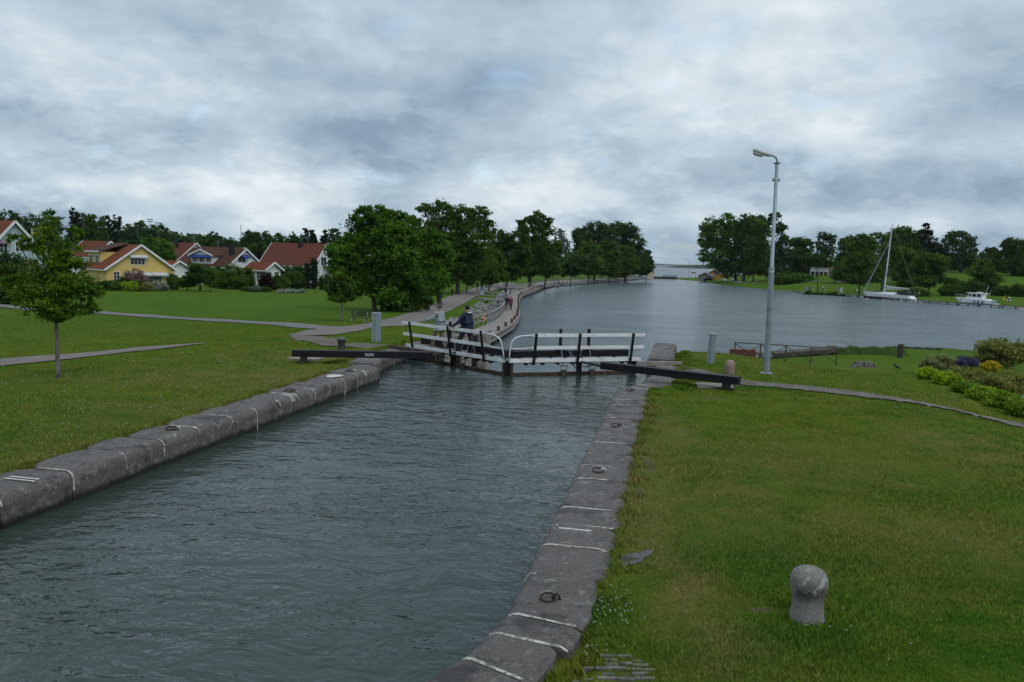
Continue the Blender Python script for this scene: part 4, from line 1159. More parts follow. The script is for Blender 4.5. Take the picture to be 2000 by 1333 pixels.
# slanting brace where the near railing begins
q, d, i, s_ = rp[0]; a = offs(q, d, i, -1, -.05); c0 = offs(*[(lambda r: (r[0], r[1], r[2]))(x) for x in [(CLW[2], (CLW[3] - CLW[2]).normalized(), 2.3)]][0], -1, .2)
mb = MB(); mb.bar((a.x, a.y, DZ + 1.0), (c0.x, c0.y + 2.5, DZ + .1), .12, .12)
tag(mb.build('rail_brace', M_WOODG), 'slanting timber brace at the near end of the boardwalk railing', 'brace')
# short posts standing along the water edge of the deck
bo = None; bp = line_pts(CLW[3:], 4.35)
for k, (q, d, i, s_) in enumerate(bp[:58]):
    a = offs(q, d, i + 3, 1, -.10); L_ = Vector((a.x, a.y, DZ))
    if bo is None:
        bo = empty('edge_post', L_, 'stubby brown wooden mooring post in the row along the water edge of the boardwalk', 'mooring post', 'mooring posts along the boardwalk edge')
        MB().tube([L_, L_ + Vector((0, 0, .40))], [.135, .13], 12).build('post_shaft', M_PILE, bo, smooth=False)
        MB().tube([L_ + Vector((0, 0, .395)), L_ + Vector((0, 0, .415))], [.132, .125], 12).build('post_top', M('post_end_grain', (.16, .105, .085)), bo)
    else: dup(bo, L_ + Vector((0, 0, rnd.uniform(-.04, .03))))
# lifebuoys along the railing
M_ORANGE = M('orange_red', (.60, .10, .045), (.45, .075, .035), 6, .6)


def lifebuoy(p, rz, label, group=None, R_=.27, post=True, cat='lifebuoy', colA=None):
    root = empty('lifebuoy', p, label, cat, group)
    mb = MB(); mw = MB(); n = 24
    d = Vector((math.cos(rz), math.sin(rz), 0))
    pts = [p + d * R_ * math.cos(2 * math.pi * k / n) + Vector((0, 0, R_ * math.sin(2 * math.pi * k / n))) for k in range(n + 1)]
    for k in range(4):
        (mb).tube(pts[k * 6:k * 6 + 5], .07, 8); mw.tube(pts[k * 6 + 4:k * 6 + 7], .073, 8)
    mb.build('ring_body', colA or M_ORANGE, root, smooth=True); mw.build('white_bands', M_WHITE, root, smooth=True)
    if post:
        g0 = p - Vector((0, 0, post)); mb = MB(); mb.box((p + g0) / 2 + Vector((0, .12, .15)), (.1, .08, post + .7)); mb.build('holder_post', M_WOODG, root)
    return root


p = G(945, 619, DZ + .65); p = AT(945, 621, 69.2)
lifebuoy(p, rad(70), 'orange and white lifebuoy hanging at the near end of the boardwalk railing', post=False)
for (px, py, d_, lb) in [(1025, 553, 141, 'small pale lifebuoy cabinet on the boardwalk railing before the bend'), (1046.5, 547, 158, 'small pale lifebuoy cabinet on the boardwalk railing just past the bend'), (1106.5, 543.5, 222, 'small pale lifebuoy cabinet halfway along the far boardwalk railing'), (1191, 539.5, 284, 'small pale lifebuoy cabinet near the far end of the boardwalk railing')]:
    q = AT(px, py, d_); mb = MB(); mb.box((q.x, q.y, DZ + .75), (.16, .16, 1.5)); mb.box((q.x, q.y, DZ + 1.15), (.45, .16, .75)); mb.box((q.x, q.y - .09, DZ + 1.15), (.16, .02, .22), mi=1)
    tag(mb.build('lifebuoy_post', [M('cream_post', (.55, .44, .30)), M_ORANGE], bevel=.01), lb, 'lifebuoy post')

# gangways from the path to the boardwalk
def gangway(a, b, label, sides=(1, -1), wd=1.7):
    a = Vector(a); b = Vector(b); root = empty('gangway', a, label, 'footbridge')
    mb = MB(); mb.bar(a, b, wd, .08); mb.bar(a + Vector((0, -wd / 2, -.12)), b + Vector((0, -wd / 2, -.12)), .12, .22); mb.build('deck', M_WOODG, root)
    n = max(2, int((b - a).length / 2.2))
    for s_ in sides:
        o = Vector((0, s_ * wd / 2, 0)); mb = MB()
        for z in (1.02, .52): mb.bar(a + o + Vector((0, 0, z)), b + o + Vector((0, 0, z)), .06, .10)
        rl = mb.build('railing', M_WOODG, root)
        for k in range(n + 1):
            q = a.lerp(b, k / n) + o; mb = MB(); mb.box(q + Vector((0, 0, .5)), (.10, .10, 1.05)); mb.build('post', M_WOODG, rl)
    for k in range(2):
        q = a.lerp(b, .3 + .4 * k); mb = MB(); mb.tube([q + Vector((0, 0, -2.4)), q], .13, 8); mb.build('pile', M_DPILE, root)
    return root


g1 = AT(935, 583, 117); gangway((g1.x, 117, -2.4), (-1.0, 115, DZ + .02), 'nearer wooden gangway with railings joining the path and the boardwalk', sides=(-1, 1))
g2 = AT(983, 561.5, 168); gangway((g2.x, 168, -2.45), (2.9, 163, DZ + .02), 'farther wooden gangway with railings joining the path and the boardwalk', sides=(-1, 1))
# struts between riprap and boardwalk seen over the water
for (px0, py0, px1, py1, d0_, lb) in [(944, 594, 982, 595, 94, 'bare horizontal timber strut over the water, farther of two'), (929, 609.5, 958, 610, 78, 'bare horizontal timber strut over the water, nearer of two')]:
    a = AT(px0, py0, d0_); b = AT(px1, py1, d0_); mb = MB(); mb.bar(a, b, .2, .14)
    tag(mb.build('timber_strut', M_WOODG), lb, 'strut')
# riprap
rp_root = empty('riprap', (-6, 65, WB), 'bank of grey broken boulders between the grass and the near boardwalk', 'riprap')
rk = random.Random(5)
mb = MB(); nrk = 0
sh = [(-4.4, 62), (-3.9, 66), (-3.7, 72), (-3.4, 80), (-3.3, 90), (-3.2, 100), (-3.0, 112)]
for k in range(210):
    j = rk.uniform(0, len(sh) - 1.01); f = j - int(j); a = sh[int(j)]; b = sh[int(j) + 1]
    x = a[0] * (1 - f) + b[0] * f - rk.uniform(-.05, 1.9); y = a[1] * (1 - f) + b[1] * f
    z = max(T(x, y), WB - .1); r = rk.uniform(.14, .40)
    mb.blobr((x, y, z + r * .25), (r, r * rk.uniform(.7, 1.2), r * rk.uniform(.5, .8)), rk, sub=1, amp=.35)
tag(mb.build('boulders', M_ROCK, rp_root), kind='stuff')
# blue and white notice board at the gangway
q = AT(941.5, 571.5, 116); root = empty('notice_board', (q.x, q.y, -2.4), 'blue and white notice board on the rail of the nearer gangway', 'sign')
MB().box((q.x, q.y, q.z), (.62, .05, .86)).build('panel', M('blue_sign', (.05, .12, .28), (.04, .10, .24)), root)
MB().box((q.x + .02, q.y - .03, q.z - .04), (.44, .02, .56)).build('white_symbol_field', M_WHITE, root)
mb = MB(); mb.box((q.x + .0, q.y - .045, q.z + .02), (.12, .01, .3)); mb.box((q.x + .06, q.y - .045, q.z - .16), (.22, .01, .08)); mb.build('symbol', M('blue_sign2', (.05, .12, .28)), root)
MB().box((q.x, q.y + .04, (q.z - 2.4) / 2 - .2), (.08, .05, abs(q.z + 2.4) + 1.6)).build('post', M_BLACK, root)

M_BLK = M('black_cloth', (.012, .012, .014)); M_MAG = M('magenta_jacket', (.22, .02, .09), (.16, .015, .06), 9, .8); M_KHA = M('grey_khaki', (.22, .20, .18)); M_DKC = M('dark_cloth', (.02, .02, .025))
M_LBLUE = M('light_blue_cloth', (.25, .38, .52))
walk = dict(kl=(-.10, .14, .50), al=(-.10, .16, .10), tl=(-.10, .31, .04), kr=(.10, .0, .50), ar=(.10, -.16, .12), tr=(.10, -.02, .03))
for (x, y, h_, lb, s_, t_, hr, lc) in [(-.72, 92, 1.80, 'person in a black jacket and pale trousers walking away on the boardwalk', M_BLK, M_KHA, M_HDARK, True), (-.28, 92.6, 1.68, 'person in a magenta jacket and dark trousers walking away on the boardwalk', M_MAG, M_DKC, M_HDARK, True)]:
    person(Vector((x, y, DZ)), rad(-3), h_, lb, s_, t_, hr, walk, simple=True, long_coat=lc)
for (px, py, d_, h_, lb, t_) in [(932.3, 567.5, 135, 1.75, 'person in dark clothes with grey trousers walking on the gravel path, left of the pair', M_KHA), (941, 566.8, 137, 1.72, 'person in black clothes walking on the gravel path, behind the notice board', M_DKC)]:
    q = GT(px, py); person(q, rad(10), h_, lb, M_BLK, t_, M_HDARK, walk, simple=True)
q = AT(1222.5, 545, 308); person(Vector((q.x, q.y, DZ)), rad(90), 1.75, 'person in pale blue walking at the far end of the boardwalk', M_LBLUE, M_LBLUE, M_HDARK, walk, simple=True)

# bench, bins on the lawn
g = GT(702, 631); root = empty('park_bench', g, 'dark weathered park bench under the big tree', 'bench'); rz = rad(-20)
d = Vector((math.cos(rz), math.sin(rz), 0)); n = Vector((-d.y, d.x, 0))
mb = MB()
for k in range(4): mb.bar(g + n * (-.2 + k * .12) - d * .9 + Vector((0, 0, .45)), g + n * (-.2 + k * .12) + d * .9 + Vector((0, 0, .45)), .1, .04)
mb.build('seat', M_DPILE, root)
mb = MB()
for k in range(3): mb.bar(g + n * (.24 + k * .03) - d * .9 + Vector((0, 0, .58 + k * .13)), g + n * (.24 + k * .03) + d * .9 + Vector((0, 0, .58 + k * .13)), .03, .1)
mb.build('backrest', M_DPILE, root)
for s_ in (-.6, .6):
    mb = MB(); mb.bar(g + d * s_ - n * .2, g + d * s_ - n * .2 + Vector((0, 0, .44)), .08, .08); mb.bar(g + d * s_ + n * .2, g + d * s_ + n * .3 + Vector((0, 0, .9)), .08, .08); mb.bar(g + d * s_ - n * .22 + Vector((0, 0, .4)), g + d * s_ + n * .25 + Vector((0, 0, .4)), .08, .06); mb.build('leg', M_WOODG, root)
for (px, py, lb) in [(839, 590, 'small dark litter bin beside the path, nearest of three under the trees'), (862.5, 583.5, 'small dark litter bin beside the path, middle of three under the trees'), (883, 575.5, 'small dark litter bin beside the path, farthest of three under the trees')]:
    g = GT(px, py); root = empty('litter_bin', g, lb, 'litter bin')
    MB().tube([g + Vector((0, 0, .15)), g + Vector((0, 0, .85))], [.2, .24], 12).build('bin', M_DPILE, root)
    MB().tube([g, g + Vector((0, 0, .95))], .05, 6).build('post', M_BLACK, root)
g = GT(50, 607); root = empty('marker_post', g, 'slim pale green post at the asphalt path behind the near maple', 'post')
MB().tube([g, g + Vector((0, 0, 1.75))], [.11, .09], 8).build('shaft', M('pale_green', (.22, .28, .25)), root); MB().box(g + Vector((0, 0, .1)), (.4, .4, .2)).build('foot', M_ROCK, root)


# ------------------------------------------------------------------ trees and plants
nr = np.random.default_rng(7)


def crown_quads(lobes, n, leaf, clump=.17, shell=.45, droop=0.0, seed=0, aspect=1.0, nclump=46):
    """lobes: (x,y,z, rx,ry,rz). returns (n,4,3) leaf faces"""
    g = np.random.default_rng(seed)
    L = np.array(lobes, float); a = L[:, 3] * L[:, 5]; a = a / a.sum()
    out_ = []
    for l, w_ in zip(L, a):
        m_ = int(n * w_) + 8
        nc = max(8, int(nclump * (1 + .5 * (w_ * len(L) - 1))))
        d = g.normal(size=(nc, 3)); d /= np.linalg.norm(d, axis=1)[:, None]
        r = (shell + (1 - shell) * g.random(nc) ** .6)[:, None]
        cc = d * r * l[3:6]
        cs = clump * l[3:6].mean() * g.uniform(.6, 1.5, nc)
        k = g.integers(0, nc, m_)
        off = g.normal(size=(m_, 3)) * cs[k][:, None] * np.array([1, 1, .62])
        c = l[:3] + cc[k] + off
        out_.append((c, cc[k] / (np.linalg.norm(cc[k], axis=1)[:, None] + 1e-6)))
    c = np.concatenate([q[0] for q in out_]); nd_ = np.concatenate([q[1] for q in out_])
    m_ = len(c)
    nm_ = nd_ * .5 + g.normal(size=(m_, 3)) * .75 + np.array([0, 0, .45]); nm_ /= np.linalg.norm(nm_, axis=1)[:, None]
    t = np.cross(nm_, g.normal(size=(m_, 3))); t /= np.linalg.norm(t, axis=1)[:, None]
    b = np.cross(nm_, t)
    s_ = leaf * g.uniform(.55, 1.35, m_)[:, None]
    t = t * s_ * aspect; b = b * s_ * .62
    V = np.stack([c - t, c - b * .9 + t * .1, c + t, c + b * .9 + t * .1], 1)
    V[:, :, 2] -= droop * np.abs(V[:, :, 2] - V[:, :, 2].mean()) * 0
    return V


def trunk_mesh(base, lobes, r, mat, root, rs, lean=None):
    mb = MB(); base = Vector(base)
    L = sorted(lobes, key=lambda l: l[2]); cx_ = sum(l[0] * l[3] for l in L) / sum(l[3] for l in L); cy_ = sum(l[1] * l[3] for l in L) / sum(l[3] for l in L)
    top = max(l[2] + l[5] * .45 for l in L); low = min(l[2] - l[5] for l in L)
    fork = base.z + max((low - base.z) * 1.0, (top - base.z) * .18)
    P_ = [base + Vector((0, 0, -.3))]; R_ = [r * 1.45]
    P_.append(base + Vector((0, 0, .25))); R_.append(r * 1.08)
    for k in range(1, 6):
        f = k / 5; z = base.z + (top - base.z) * f
        P_.append(Vector((base.x + (cx_ - base.x) * f ** 1.5 + rs.uniform(-.6, .6) * r, base.y + (cy_ - base.y) * f ** 1.5 + rs.uniform(-.6, .6) * r, z))); R_.append(r * (1 - .82 * f))
    mb.tube(P_, R_, 10)
    for l in L:
        tgt = Vector((l[0], l[1], l[2])); s0 = base.z + (tgt.z - base.z) * .5; s0 = max(s0, fork)
        f = min(1, (s0 - base.z) / (top - base.z)); st = Vector((base.x + (cx_ - base.x) * f ** 1.5, base.y + (cy_ - base.y) * f ** 1.5, s0))
        rr_ = r * (1 - .75 * f) * .5
        for q in range(2):
            e = tgt + Vector((rs.uniform(-.6, .6) * l[3], rs.uniform(-.6, .6) * l[4], rs.uniform(-.1, .6) * l[5]))
            md = st.lerp(e, .5) + Vector((0, 0, -.08 * (e - st).length))
            mb.tube([st, md, e], [rr_, rr_ * .6, rr_ * .15], 6)
    return mb.build('trunk', mat, root, smooth=True)


_ti = [0]


def tree(label, base, d, lobes, mat, n=7000, leaf=.3, tr=.25, bark=None, name='tree', cat='tree', group=None, thick=.85, kind_z=None, **kw):
    """lobes given as sight directions (px, py, rx, ry) taken at the tree's own distance"""
    _ti[0] += 1; seed = 100 + _ti[0]
    if len(base) == 3: bx = AT(base[0], base[1], d); b = Vector((bx.x, d, T(bx.x, d)))
    else:
        bx = AT(base[0], base[1], d); b = Vector((bx.x, d, T(bx.x, d)))
    rs = random.Random(seed); s_ = d / F_PX; LL = []
    for (px, py, rx, ry) in lobes:
        q = AT(px, py, d); dy = rs.uniform(-.35, .35) * rx * s_
        LL.append((q.x, q.y + dy, q.z, rx * s_, rx * s_ * thick, ry * s_))
    root = empty(name, b, label, cat, group)
    quads_mesh('crown', crown_quads(LL, n, leaf, seed=seed, **kw), mat, root)
    if tr: trunk_mesh(b, LL, tr, bark or M_BARK, root, rs)
    return root


# near left maple
tree('slender young maple with ragged crown standing alone on the near left lawn', (114, 731), 21.2,
     [(98, 432, 12, 24), (88, 470, 26, 30), (112, 500, 40, 32), (78, 535, 42, 28), (135, 520, 34, 26), (100, 560, 60, 34), (150, 560, 42, 30), (60, 480, 20, 18), (30, 465, 16, 10), (148, 455, 14, 16),
      (100, 600, 50, 22), (160, 604, 30, 12), (60, 580, 34, 24), (120, 618, 26, 14), (26, 545, 20, 16), (180, 570, 20, 22)], L_MAPLE, n=21000, leaf=.045, tr=.06, bark=M_BARKP, clump=.15, shell=.2, nclump=30, name='maple_tree', aspect=.9)
tree('young round-crowned tree with a thin trunk on the lawn left of the big trees', (668, 632), 66,
     [(667, 545, 17, 16), (655, 560, 18, 16), (680, 562, 16, 16), (667, 578, 24, 12), (668, 530, 8, 9)], L_MID, n=5000, leaf=.16, tr=.09, bark=M_BARKP, shell=.2, nclump=30)
# the big trees left of the basin
tree('broad bright green tree with a thick bare trunk, largest in the picture', (731, 608), 84,
     [(712, 430, 26, 26), (745, 425, 26, 22), (775, 432, 20, 18), (700, 460, 32, 26), (760, 460, 36, 30), (675, 490, 34, 26), (720, 500, 44, 34), (780, 500, 42, 34), (665, 520, 24, 20), (700, 545, 36, 26), (745, 545, 40, 30), (800, 465, 22, 22), (790, 540, 36, 30), (760, 575, 36, 18), (704, 568, 26, 14), (720, 412, 10, 10)],
     L_LIME, n=42000, leaf=.18, tr=.26, nclump=40, name='lime_tree')
tree('dense pale green tree joined to the right side of the broad tree', (859, 577), 100,
     [(830, 470, 30, 26), (850, 500, 32, 34), (820, 510, 34, 36), (845, 545, 36, 26), (815, 555, 34, 26), (868, 520, 12, 24), (800, 440, 22, 20), (790, 480, 26, 28)], L_LIME, n=26000, leaf=.21, tr=.3, name='lime_tree')
tree('low dark spreading bush reaching the ground under the big trees', (785, 607), 86, [(770, 585, 34, 22), (810, 580, 30, 24), (790, 565, 40, 22), (755, 590, 22, 16), (830, 590, 18, 14)], L_DARK, n=12000, leaf=.15, tr=.08, name='shrub', cat='shrub', shell=.2)
tree('tall dark tree with two rounded tops behind the broad tree', (894, 567), 132,
     [(862, 415, 26, 24), (900, 425, 28, 24), (935, 425, 22, 22), (950, 445, 16, 20), (880, 455, 40, 34), (925, 465, 34, 34), (850, 450, 24, 24), (830, 410, 18, 12), (885, 505, 38, 36), (915, 520, 34, 34), (870, 540, 26, 22)],
     L_OLIVE, n=26000, leaf=.22, tr=.36, name='tall_tree')
tree('thin trunked tree on the path verge right of the tall two-topped tree', (911, 562), 140, [(925, 500, 26, 30), (945, 520, 26, 26), (915, 535, 24, 20), (955, 545, 20, 12)], L_OLIVE, n=9000, leaf=.24, tr=.13)
tree('small low tree leaning over the gravel path', (955, 558), 150, [(962, 515, 22, 26), (972, 535, 18, 18), (950, 540, 12, 10)], L_OLIVE, n=6000, leaf=.26, tr=.12)
tree('wide leafy tree right of the path with a dark trunk at the boardwalk railing', (988, 551), 172,
     [(975, 468, 24, 18), (1005, 470, 24, 20), (985, 500, 34, 28), (1015, 505, 26, 26), (1000, 530, 30, 16)], L_DARK, n=12000, leaf=.3, tr=.35)
tree('tall uneven tree with a ragged top left of the basin', (1034, 551), 180,
     [(1045, 428, 20, 14), (1065, 435, 14, 12), (1022, 435, 14, 10), (1040, 455, 28, 18), (1068, 452, 14, 10), (1045, 490, 34, 26), (1060, 515, 28, 26), (1035, 520, 30, 22)], L_DARK, n=14000, leaf=.3, tr=.5, name='tall_tree')
tree('dark low tree filling the gap right of the tall uneven tree', (1062, 548), 186, [(1070, 500, 18, 26), (1078, 520, 20, 22), (1085, 490, 12, 18)], L_DARK, n=7000, leaf=.3, tr=.25)
tree('pale sparse tree almost bare of leaves between two dark trees', (1090, 546), 200, [(1092, 465, 14, 18), (1100, 482, 12, 14), (1085, 490, 14, 14), (1106, 478, 8, 10)], L_PALE, n=1700, leaf=.28, tr=.2, bark=M_BARKP, name='sparse_tree')
tree('small round tree right of the pale sparse tree', (1113, 545), 215, [(1112, 515, 18, 16), (1125, 525, 20, 14), (1135, 510, 14, 12), (1100, 528, 14, 12)], L_BLUE, n=6500, leaf=.36, tr=.2)
tree('high domed tree, left of the two domes at the end of the boardwalk', (1160, 544), 262, [(1160, 452, 24, 18), (1140, 465, 20, 16), (1180, 462, 22, 22), (1128, 460, 10, 14), (1150, 490, 30, 24), (1165, 520, 34, 20)], L_BLUE, n=13000, leaf=.42, tr=.4, name='dome_tree')
tree('high domed tree, right of the two domes at the end of the boardwalk', (1220, 543), 285, [(1208, 448, 22, 14), (1225, 450, 18, 16), (1235, 475, 22, 24), (1200, 480, 26, 22), (1225, 505, 34, 26), (1250, 510, 14, 24), (1215, 530, 30, 12)], L_BLUE, n=14000, leaf=.45, tr=.45, name='dome_tree')
tree('lighter round tree in front of the left dome', (1150, 545), 246, [(1152, 485, 18, 14), (1145, 502, 22, 18), (1160, 515, 22, 18)], L_MID, n=7000, leaf=.38, tr=.25)
tree('yellowish green rounded tree in front of the gap between the domes', (1190, 545), 255, [(1188, 482, 14, 12), (1195, 500, 18, 18), (1190, 522, 20, 16)], L_OLIVE, n=7000, leaf=.38, tr=.25)
tree('lighter rounded tree in front of the right dome', (1225, 544), 270, [(1222, 492, 16, 14), (1225, 510, 20, 18), (1215, 528, 18, 12)], L_MID, n=7000, leaf=.4, tr=.25)
tree('small ragged tree at the right tip of the left shore', (1262, 543), 300, [(1264, 500, 8, 12), (1266, 518, 11, 14), (1256, 525, 12, 14)], L_BLUE, n=3500, leaf=.42, tr=.2)
# far shore, right
tree('big leafy tree at the water gap on the right shore', (1437, 552), 300, [(1385, 440, 16, 16), (1420, 432, 20, 14), (1400, 460, 30, 24), (1432, 470, 30, 30), (1378, 470, 14, 16), (1377, 500, 12, 14), (1410, 505, 32, 26), (1430, 525, 28, 18)], L_LIME, n=16000, leaf=.46, tr=.6)
tree('broad dark tree beside the big leafy tree on the right shore', (1452, 556), 290, [(1455, 440, 24, 18), (1480, 440, 20, 18), (1465, 470, 32, 30), (1460, 510, 34, 26), (1488, 500, 20, 30)], L_DARK, n=14000, leaf=.44, tr=.6)
tree('tree with bare lower trunk just left of the lamp post on the far shore', (1470, 558), 280, [(1490, 450, 16, 24), (1478, 485, 20, 26), (1492, 520, 16, 22), (1475, 525, 18, 14)], L_MID, n=8000, leaf=.42, tr=.3)
tree('tall thin airy tree right behind the lamp post', (1527, 561), 268, [(1515, 422, 10, 8), (1505, 428, 10, 12), (1522, 445, 14, 12), (1530, 470, 10, 14), (1518, 490, 14, 20), (1535, 500, 12, 18), (1510, 520, 16, 20), (1530, 535, 14, 14)], L_BLUE, n=6500, leaf=.4, tr=.35, shell=.3, name='thin_tree')
tree('rounded dark tree right of the thin airy tree', (1565, 552), 285, [(1562, 475, 18, 12), (1575, 482, 14, 14), (1560, 505, 24, 22), (1578, 520, 18, 18), (1548, 525, 14, 16)], L_DARK, n=10000, leaf=.42, tr=.35)
tree('flat-topped tree with a tall bare trunk in front of the white shed', (1597, 566), 215, [(1595, 512, 22, 8), (1580, 505, 14, 10), (1612, 515, 16, 7), (1598, 503, 14, 7)], L_DARK, n=5000, leaf=.28, tr=.2)
tree('airy tree with sky gaps rising behind the shed', (1612, 540), 270, [(1606, 462, 10, 9), (1622, 468, 12, 12), (1602, 480, 12, 12), (1620, 490, 16, 14), (1606, 500, 12, 10)], L_BLUE, n=3200, leaf=.36, tr=.25, shell=.3)
tree('second airy tree right of the shed', (1650, 540), 275, [(1647, 475, 11, 10), (1652, 490, 14, 14), (1646, 512, 14, 14), (1660, 505, 10, 10)], L_BLUE, n=3500, leaf=.36, tr=.22, shell=.3)
tree('dense brown green tree left of the sailing boat', (1678, 579), 200, [(1680, 466, 22, 9), (1665, 480, 22, 14), (1695, 480, 20, 16), (1680, 505, 32, 22), (1670, 530, 30, 20), (1695, 528, 22, 20), (1680, 548, 20, 9)], L_OLIVE, n=14000, leaf=.30, tr=.22)
tree('airy tree with open top behind the mast', (1722, 572), 212, [(1715, 462, 18, 8), (1740, 470, 18, 12), (1722, 485, 22, 10), (1728, 520, 24, 22), (1715, 540, 18, 14), (1745, 500, 20, 18)], L_OLIVE, n=7500, leaf=.3, tr=.4)
tree('high dark tree whose rounded top stands right of the mast tip', (1762, 560), 262, [(1762, 455, 18, 12), (1748, 465, 18, 14), (1778, 465, 12, 14), (1765, 490, 28, 24), (1785, 510, 22, 22)], L_DARK, n=11000, leaf=.42, tr=.4, name='tall_tree')
tree('lighter green tree behind the furled mainsail', (1772, 562), 232, [(1765, 500, 22, 18), (1778, 520, 20, 20), (1755, 535, 20, 16), (1785, 540, 16, 12)], L_MID, n=8000, leaf=.34, tr=.25)
tree('dark conifer crowned by a small knob of branches on the hill', (1812, 540), 285, [(1810, 442, 7, 6), (1811, 455, 10, 8), (1812, 475, 22, 16), (1805, 500, 32, 22), (1830, 495, 20, 18), (1815, 520, 26, 12)], L_CON, n=12000, leaf=.4, tr=.35, name='conifer_tree')
tree('dark bushy tree left of the knobbed conifer', (1795, 545), 290, [(1792, 462, 16, 12), (1785, 480, 18, 18), (1795, 505, 20, 20)], L_DARK, n=7000, leaf=.42, tr=.3)
tree('lighter round tree by the shore between the two boats', (1814, 583), 205, [(1820, 505, 22, 10), (1830, 515, 20, 14), (1805, 520, 22, 18), (1830, 540, 20, 18), (1808, 550, 22, 12), (1838, 522, 10, 10)], L_MID, n=11000, leaf=.30, tr=.24)
tree('spreading oak with many sky gaps on top of the hill', (1876, 540), 290, [(1875, 458, 20, 8), (1855, 468, 14, 10), (1895, 470, 14, 10), (1870, 480, 24, 10), (1902, 485, 10, 12), (1880, 500, 26, 12), (1850, 495, 12, 12), (1868, 515, 24, 10), (1895, 515, 18, 10)], L_BLUE, n=8500, leaf=.38, tr=.6, shell=.35, name='oak_tree')
tree('low dark tree on the ridge between the oak and the right edge', (1938, 536), 320, [(1936, 490, 10, 8), (1930, 505, 16, 12), (1945, 515, 20, 14), (1915, 515, 14, 10)], L_BLUE, n=5000, leaf=.45, tr=.25)
tree('rounded tree near the right edge of the picture', (1975, 545), 265, [(1968, 478, 16, 12), (1985, 480, 16, 14), (1975, 500, 26, 20), (1990, 520, 22, 18), (1960, 520, 18, 14)], L_DARK, n=10000, leaf=.4, tr=.35)
tree('lighter tree above the motor boat', (1922, 585), 208, [(1920, 516, 14, 10), (1915, 530, 24, 12), (1930, 545, 24, 12), (1908, 555, 16, 10), (1938, 560, 14, 12)], L_MID, n=9000, leaf=.28, tr=.2)
tree('dark tree cut by the right edge of the picture', (2015, 548), 270, [(2010, 490, 20, 22), (2015, 520, 24, 22), (1998, 535, 12, 12)], L_DARK, n=6500, leaf=.4, tr=.3)
tree('dark round tree standing behind the yellow house and its white annexe', (300, 560), 165, [(300, 480, 22, 16), (285, 495, 20, 16), (320, 492, 22, 18), (305, 510, 34, 18), (330, 510, 14, 14)], L_LIME, n=9000, leaf=.30, tr=.25)
tree('dense green tree behind the white house chimney gap', (500, 560), 205, [(495, 486, 10, 10), (515, 490, 8, 10), (490, 500, 14, 12)], L_OLIVE, n=2600, leaf=.35, tr=.2)

# the distant row behind the houses
row = [(8, 421, 20, L_BLUE), (50, 424, 24, L_BLUE), (92, 424, 20, L_BLUE), (146, 412, 13, L_CON), (164, 424, 12, L_BLUE), (184, 425, 14, L_DARK), (206, 428, 15, L_CON), (231, 426, 16, L_CON), (252, 445, 12, L_BLUE), (274, 437, 9, L_BLUE), (292, 447, 15, L_BLUE),
       (317, 446, 9, L_DARK), (334, 456, 13, L_BLUE), (360, 459, 18, L_BLUE), (386, 461, 14, L_BLUE), (419, 458, 11, L_BLUE), (404, 464, 12, L_DARK), (452, 470, 12, L_BLUE), (491, 456, 14, L_BLUE), (514, 457, 15, L_BLUE), (543, 460, 12, L_DARK), (571, 463, 9, L_BLUE), (597, 451, 9, L_CON), (610, 450, 8, L_CON), (634, 452, 9, L_CON), (652, 453, 10, L_BLUE), (470, 468, 9, L_BLUE), (436, 470, 10, L_DARK)]
ordn = ['1st', '2nd', '3rd'] + [f'{k}th' for k in range(4, 40)]
ordn[20] = '21st'; ordn[21] = '22nd'; ordn[22] = '23rd'
row.sort(key=lambda q: q[0])
for k, (px, top_, r_, mt_) in enumerate(row):
    d_ = 225 + (k * 37 % 5) * 14; hz = 517 + .028 * (px - 1300); b_y = hz + 6.0 / d_ * F_PX
    L_ = []; hh = b_y - top_; rs = random.Random(k)
    tall = mt_ is L_CON
    for j in range(6):
        f = j / 5; wv = r_ * (.45 + .95 * f if tall else (.65 + .75 * math.sin(math.pi * (.25 + .55 * f))))
        L_.append((px + rs.uniform(-.35, .35) * r_, top_ + 7 + f * hh * .70, wv, hh * .16))
    adj = {'L_CON': 'dark pointed', }.get('L_CON' if tall else '', 'rounded dark')
    tree(f'{adj} tree in the distant row behind the houses, {ordn[k]} from the left', (px, b_y), d_, L_, mt_, n=4200, leaf=.42, tr=.22, group='distant trees behind the houses', name='background_tree', nclump=22)


def far_wood(name, x0, x1, d_, hgt, n, label):
    a = AT(x0, 520, d_); b = AT(x1, 520, d_); g = np.random.default_rng(3)
    u = g.random(n); x = a.x + (b.x - a.x) * u; y = d_ + g.uniform(-30, 30, n) * d_ / 500
    prof = hgt * (.72 + .18 * np.sin(u * 37) + .14 * np.sin(u * 91 + 1) + .1 * np.sin(u * 211))
    z = -2.5 + prof * g.random(n) ** .8
    c = np.stack([x, y, z], 1); s_ = d_ / 500
    t = g.normal(size=(n, 3)); t /= np.linalg.norm(t, axis=1)[:, None]; b2 = np.cross(t, g.normal(size=(n, 3))); b2 /= np.linalg.norm(b2, axis=1)[:, None]
    t *= 1.2 * s_; b2 *= .9 * s_
    return tag(quads_mesh(name, np.stack([c - t, c - b2, c + t, c + b2], 1), L_BLUE), label, 'wood', kind='stuff')


far_wood('distant_wood', -400, 700, 420, 15.0, 26000, 'dark belt of far-off wood closing the gaps behind the left houses')
far_wood('distant_wood', 1500, 2300, 420, 17, 14000, 'dark belt of far-off wood behind the hill on the right')
far_wood('distant_wood', 960, 1262, 420, 15, 9000, 'dark belt of far-off wood behind the boardwalk trees')


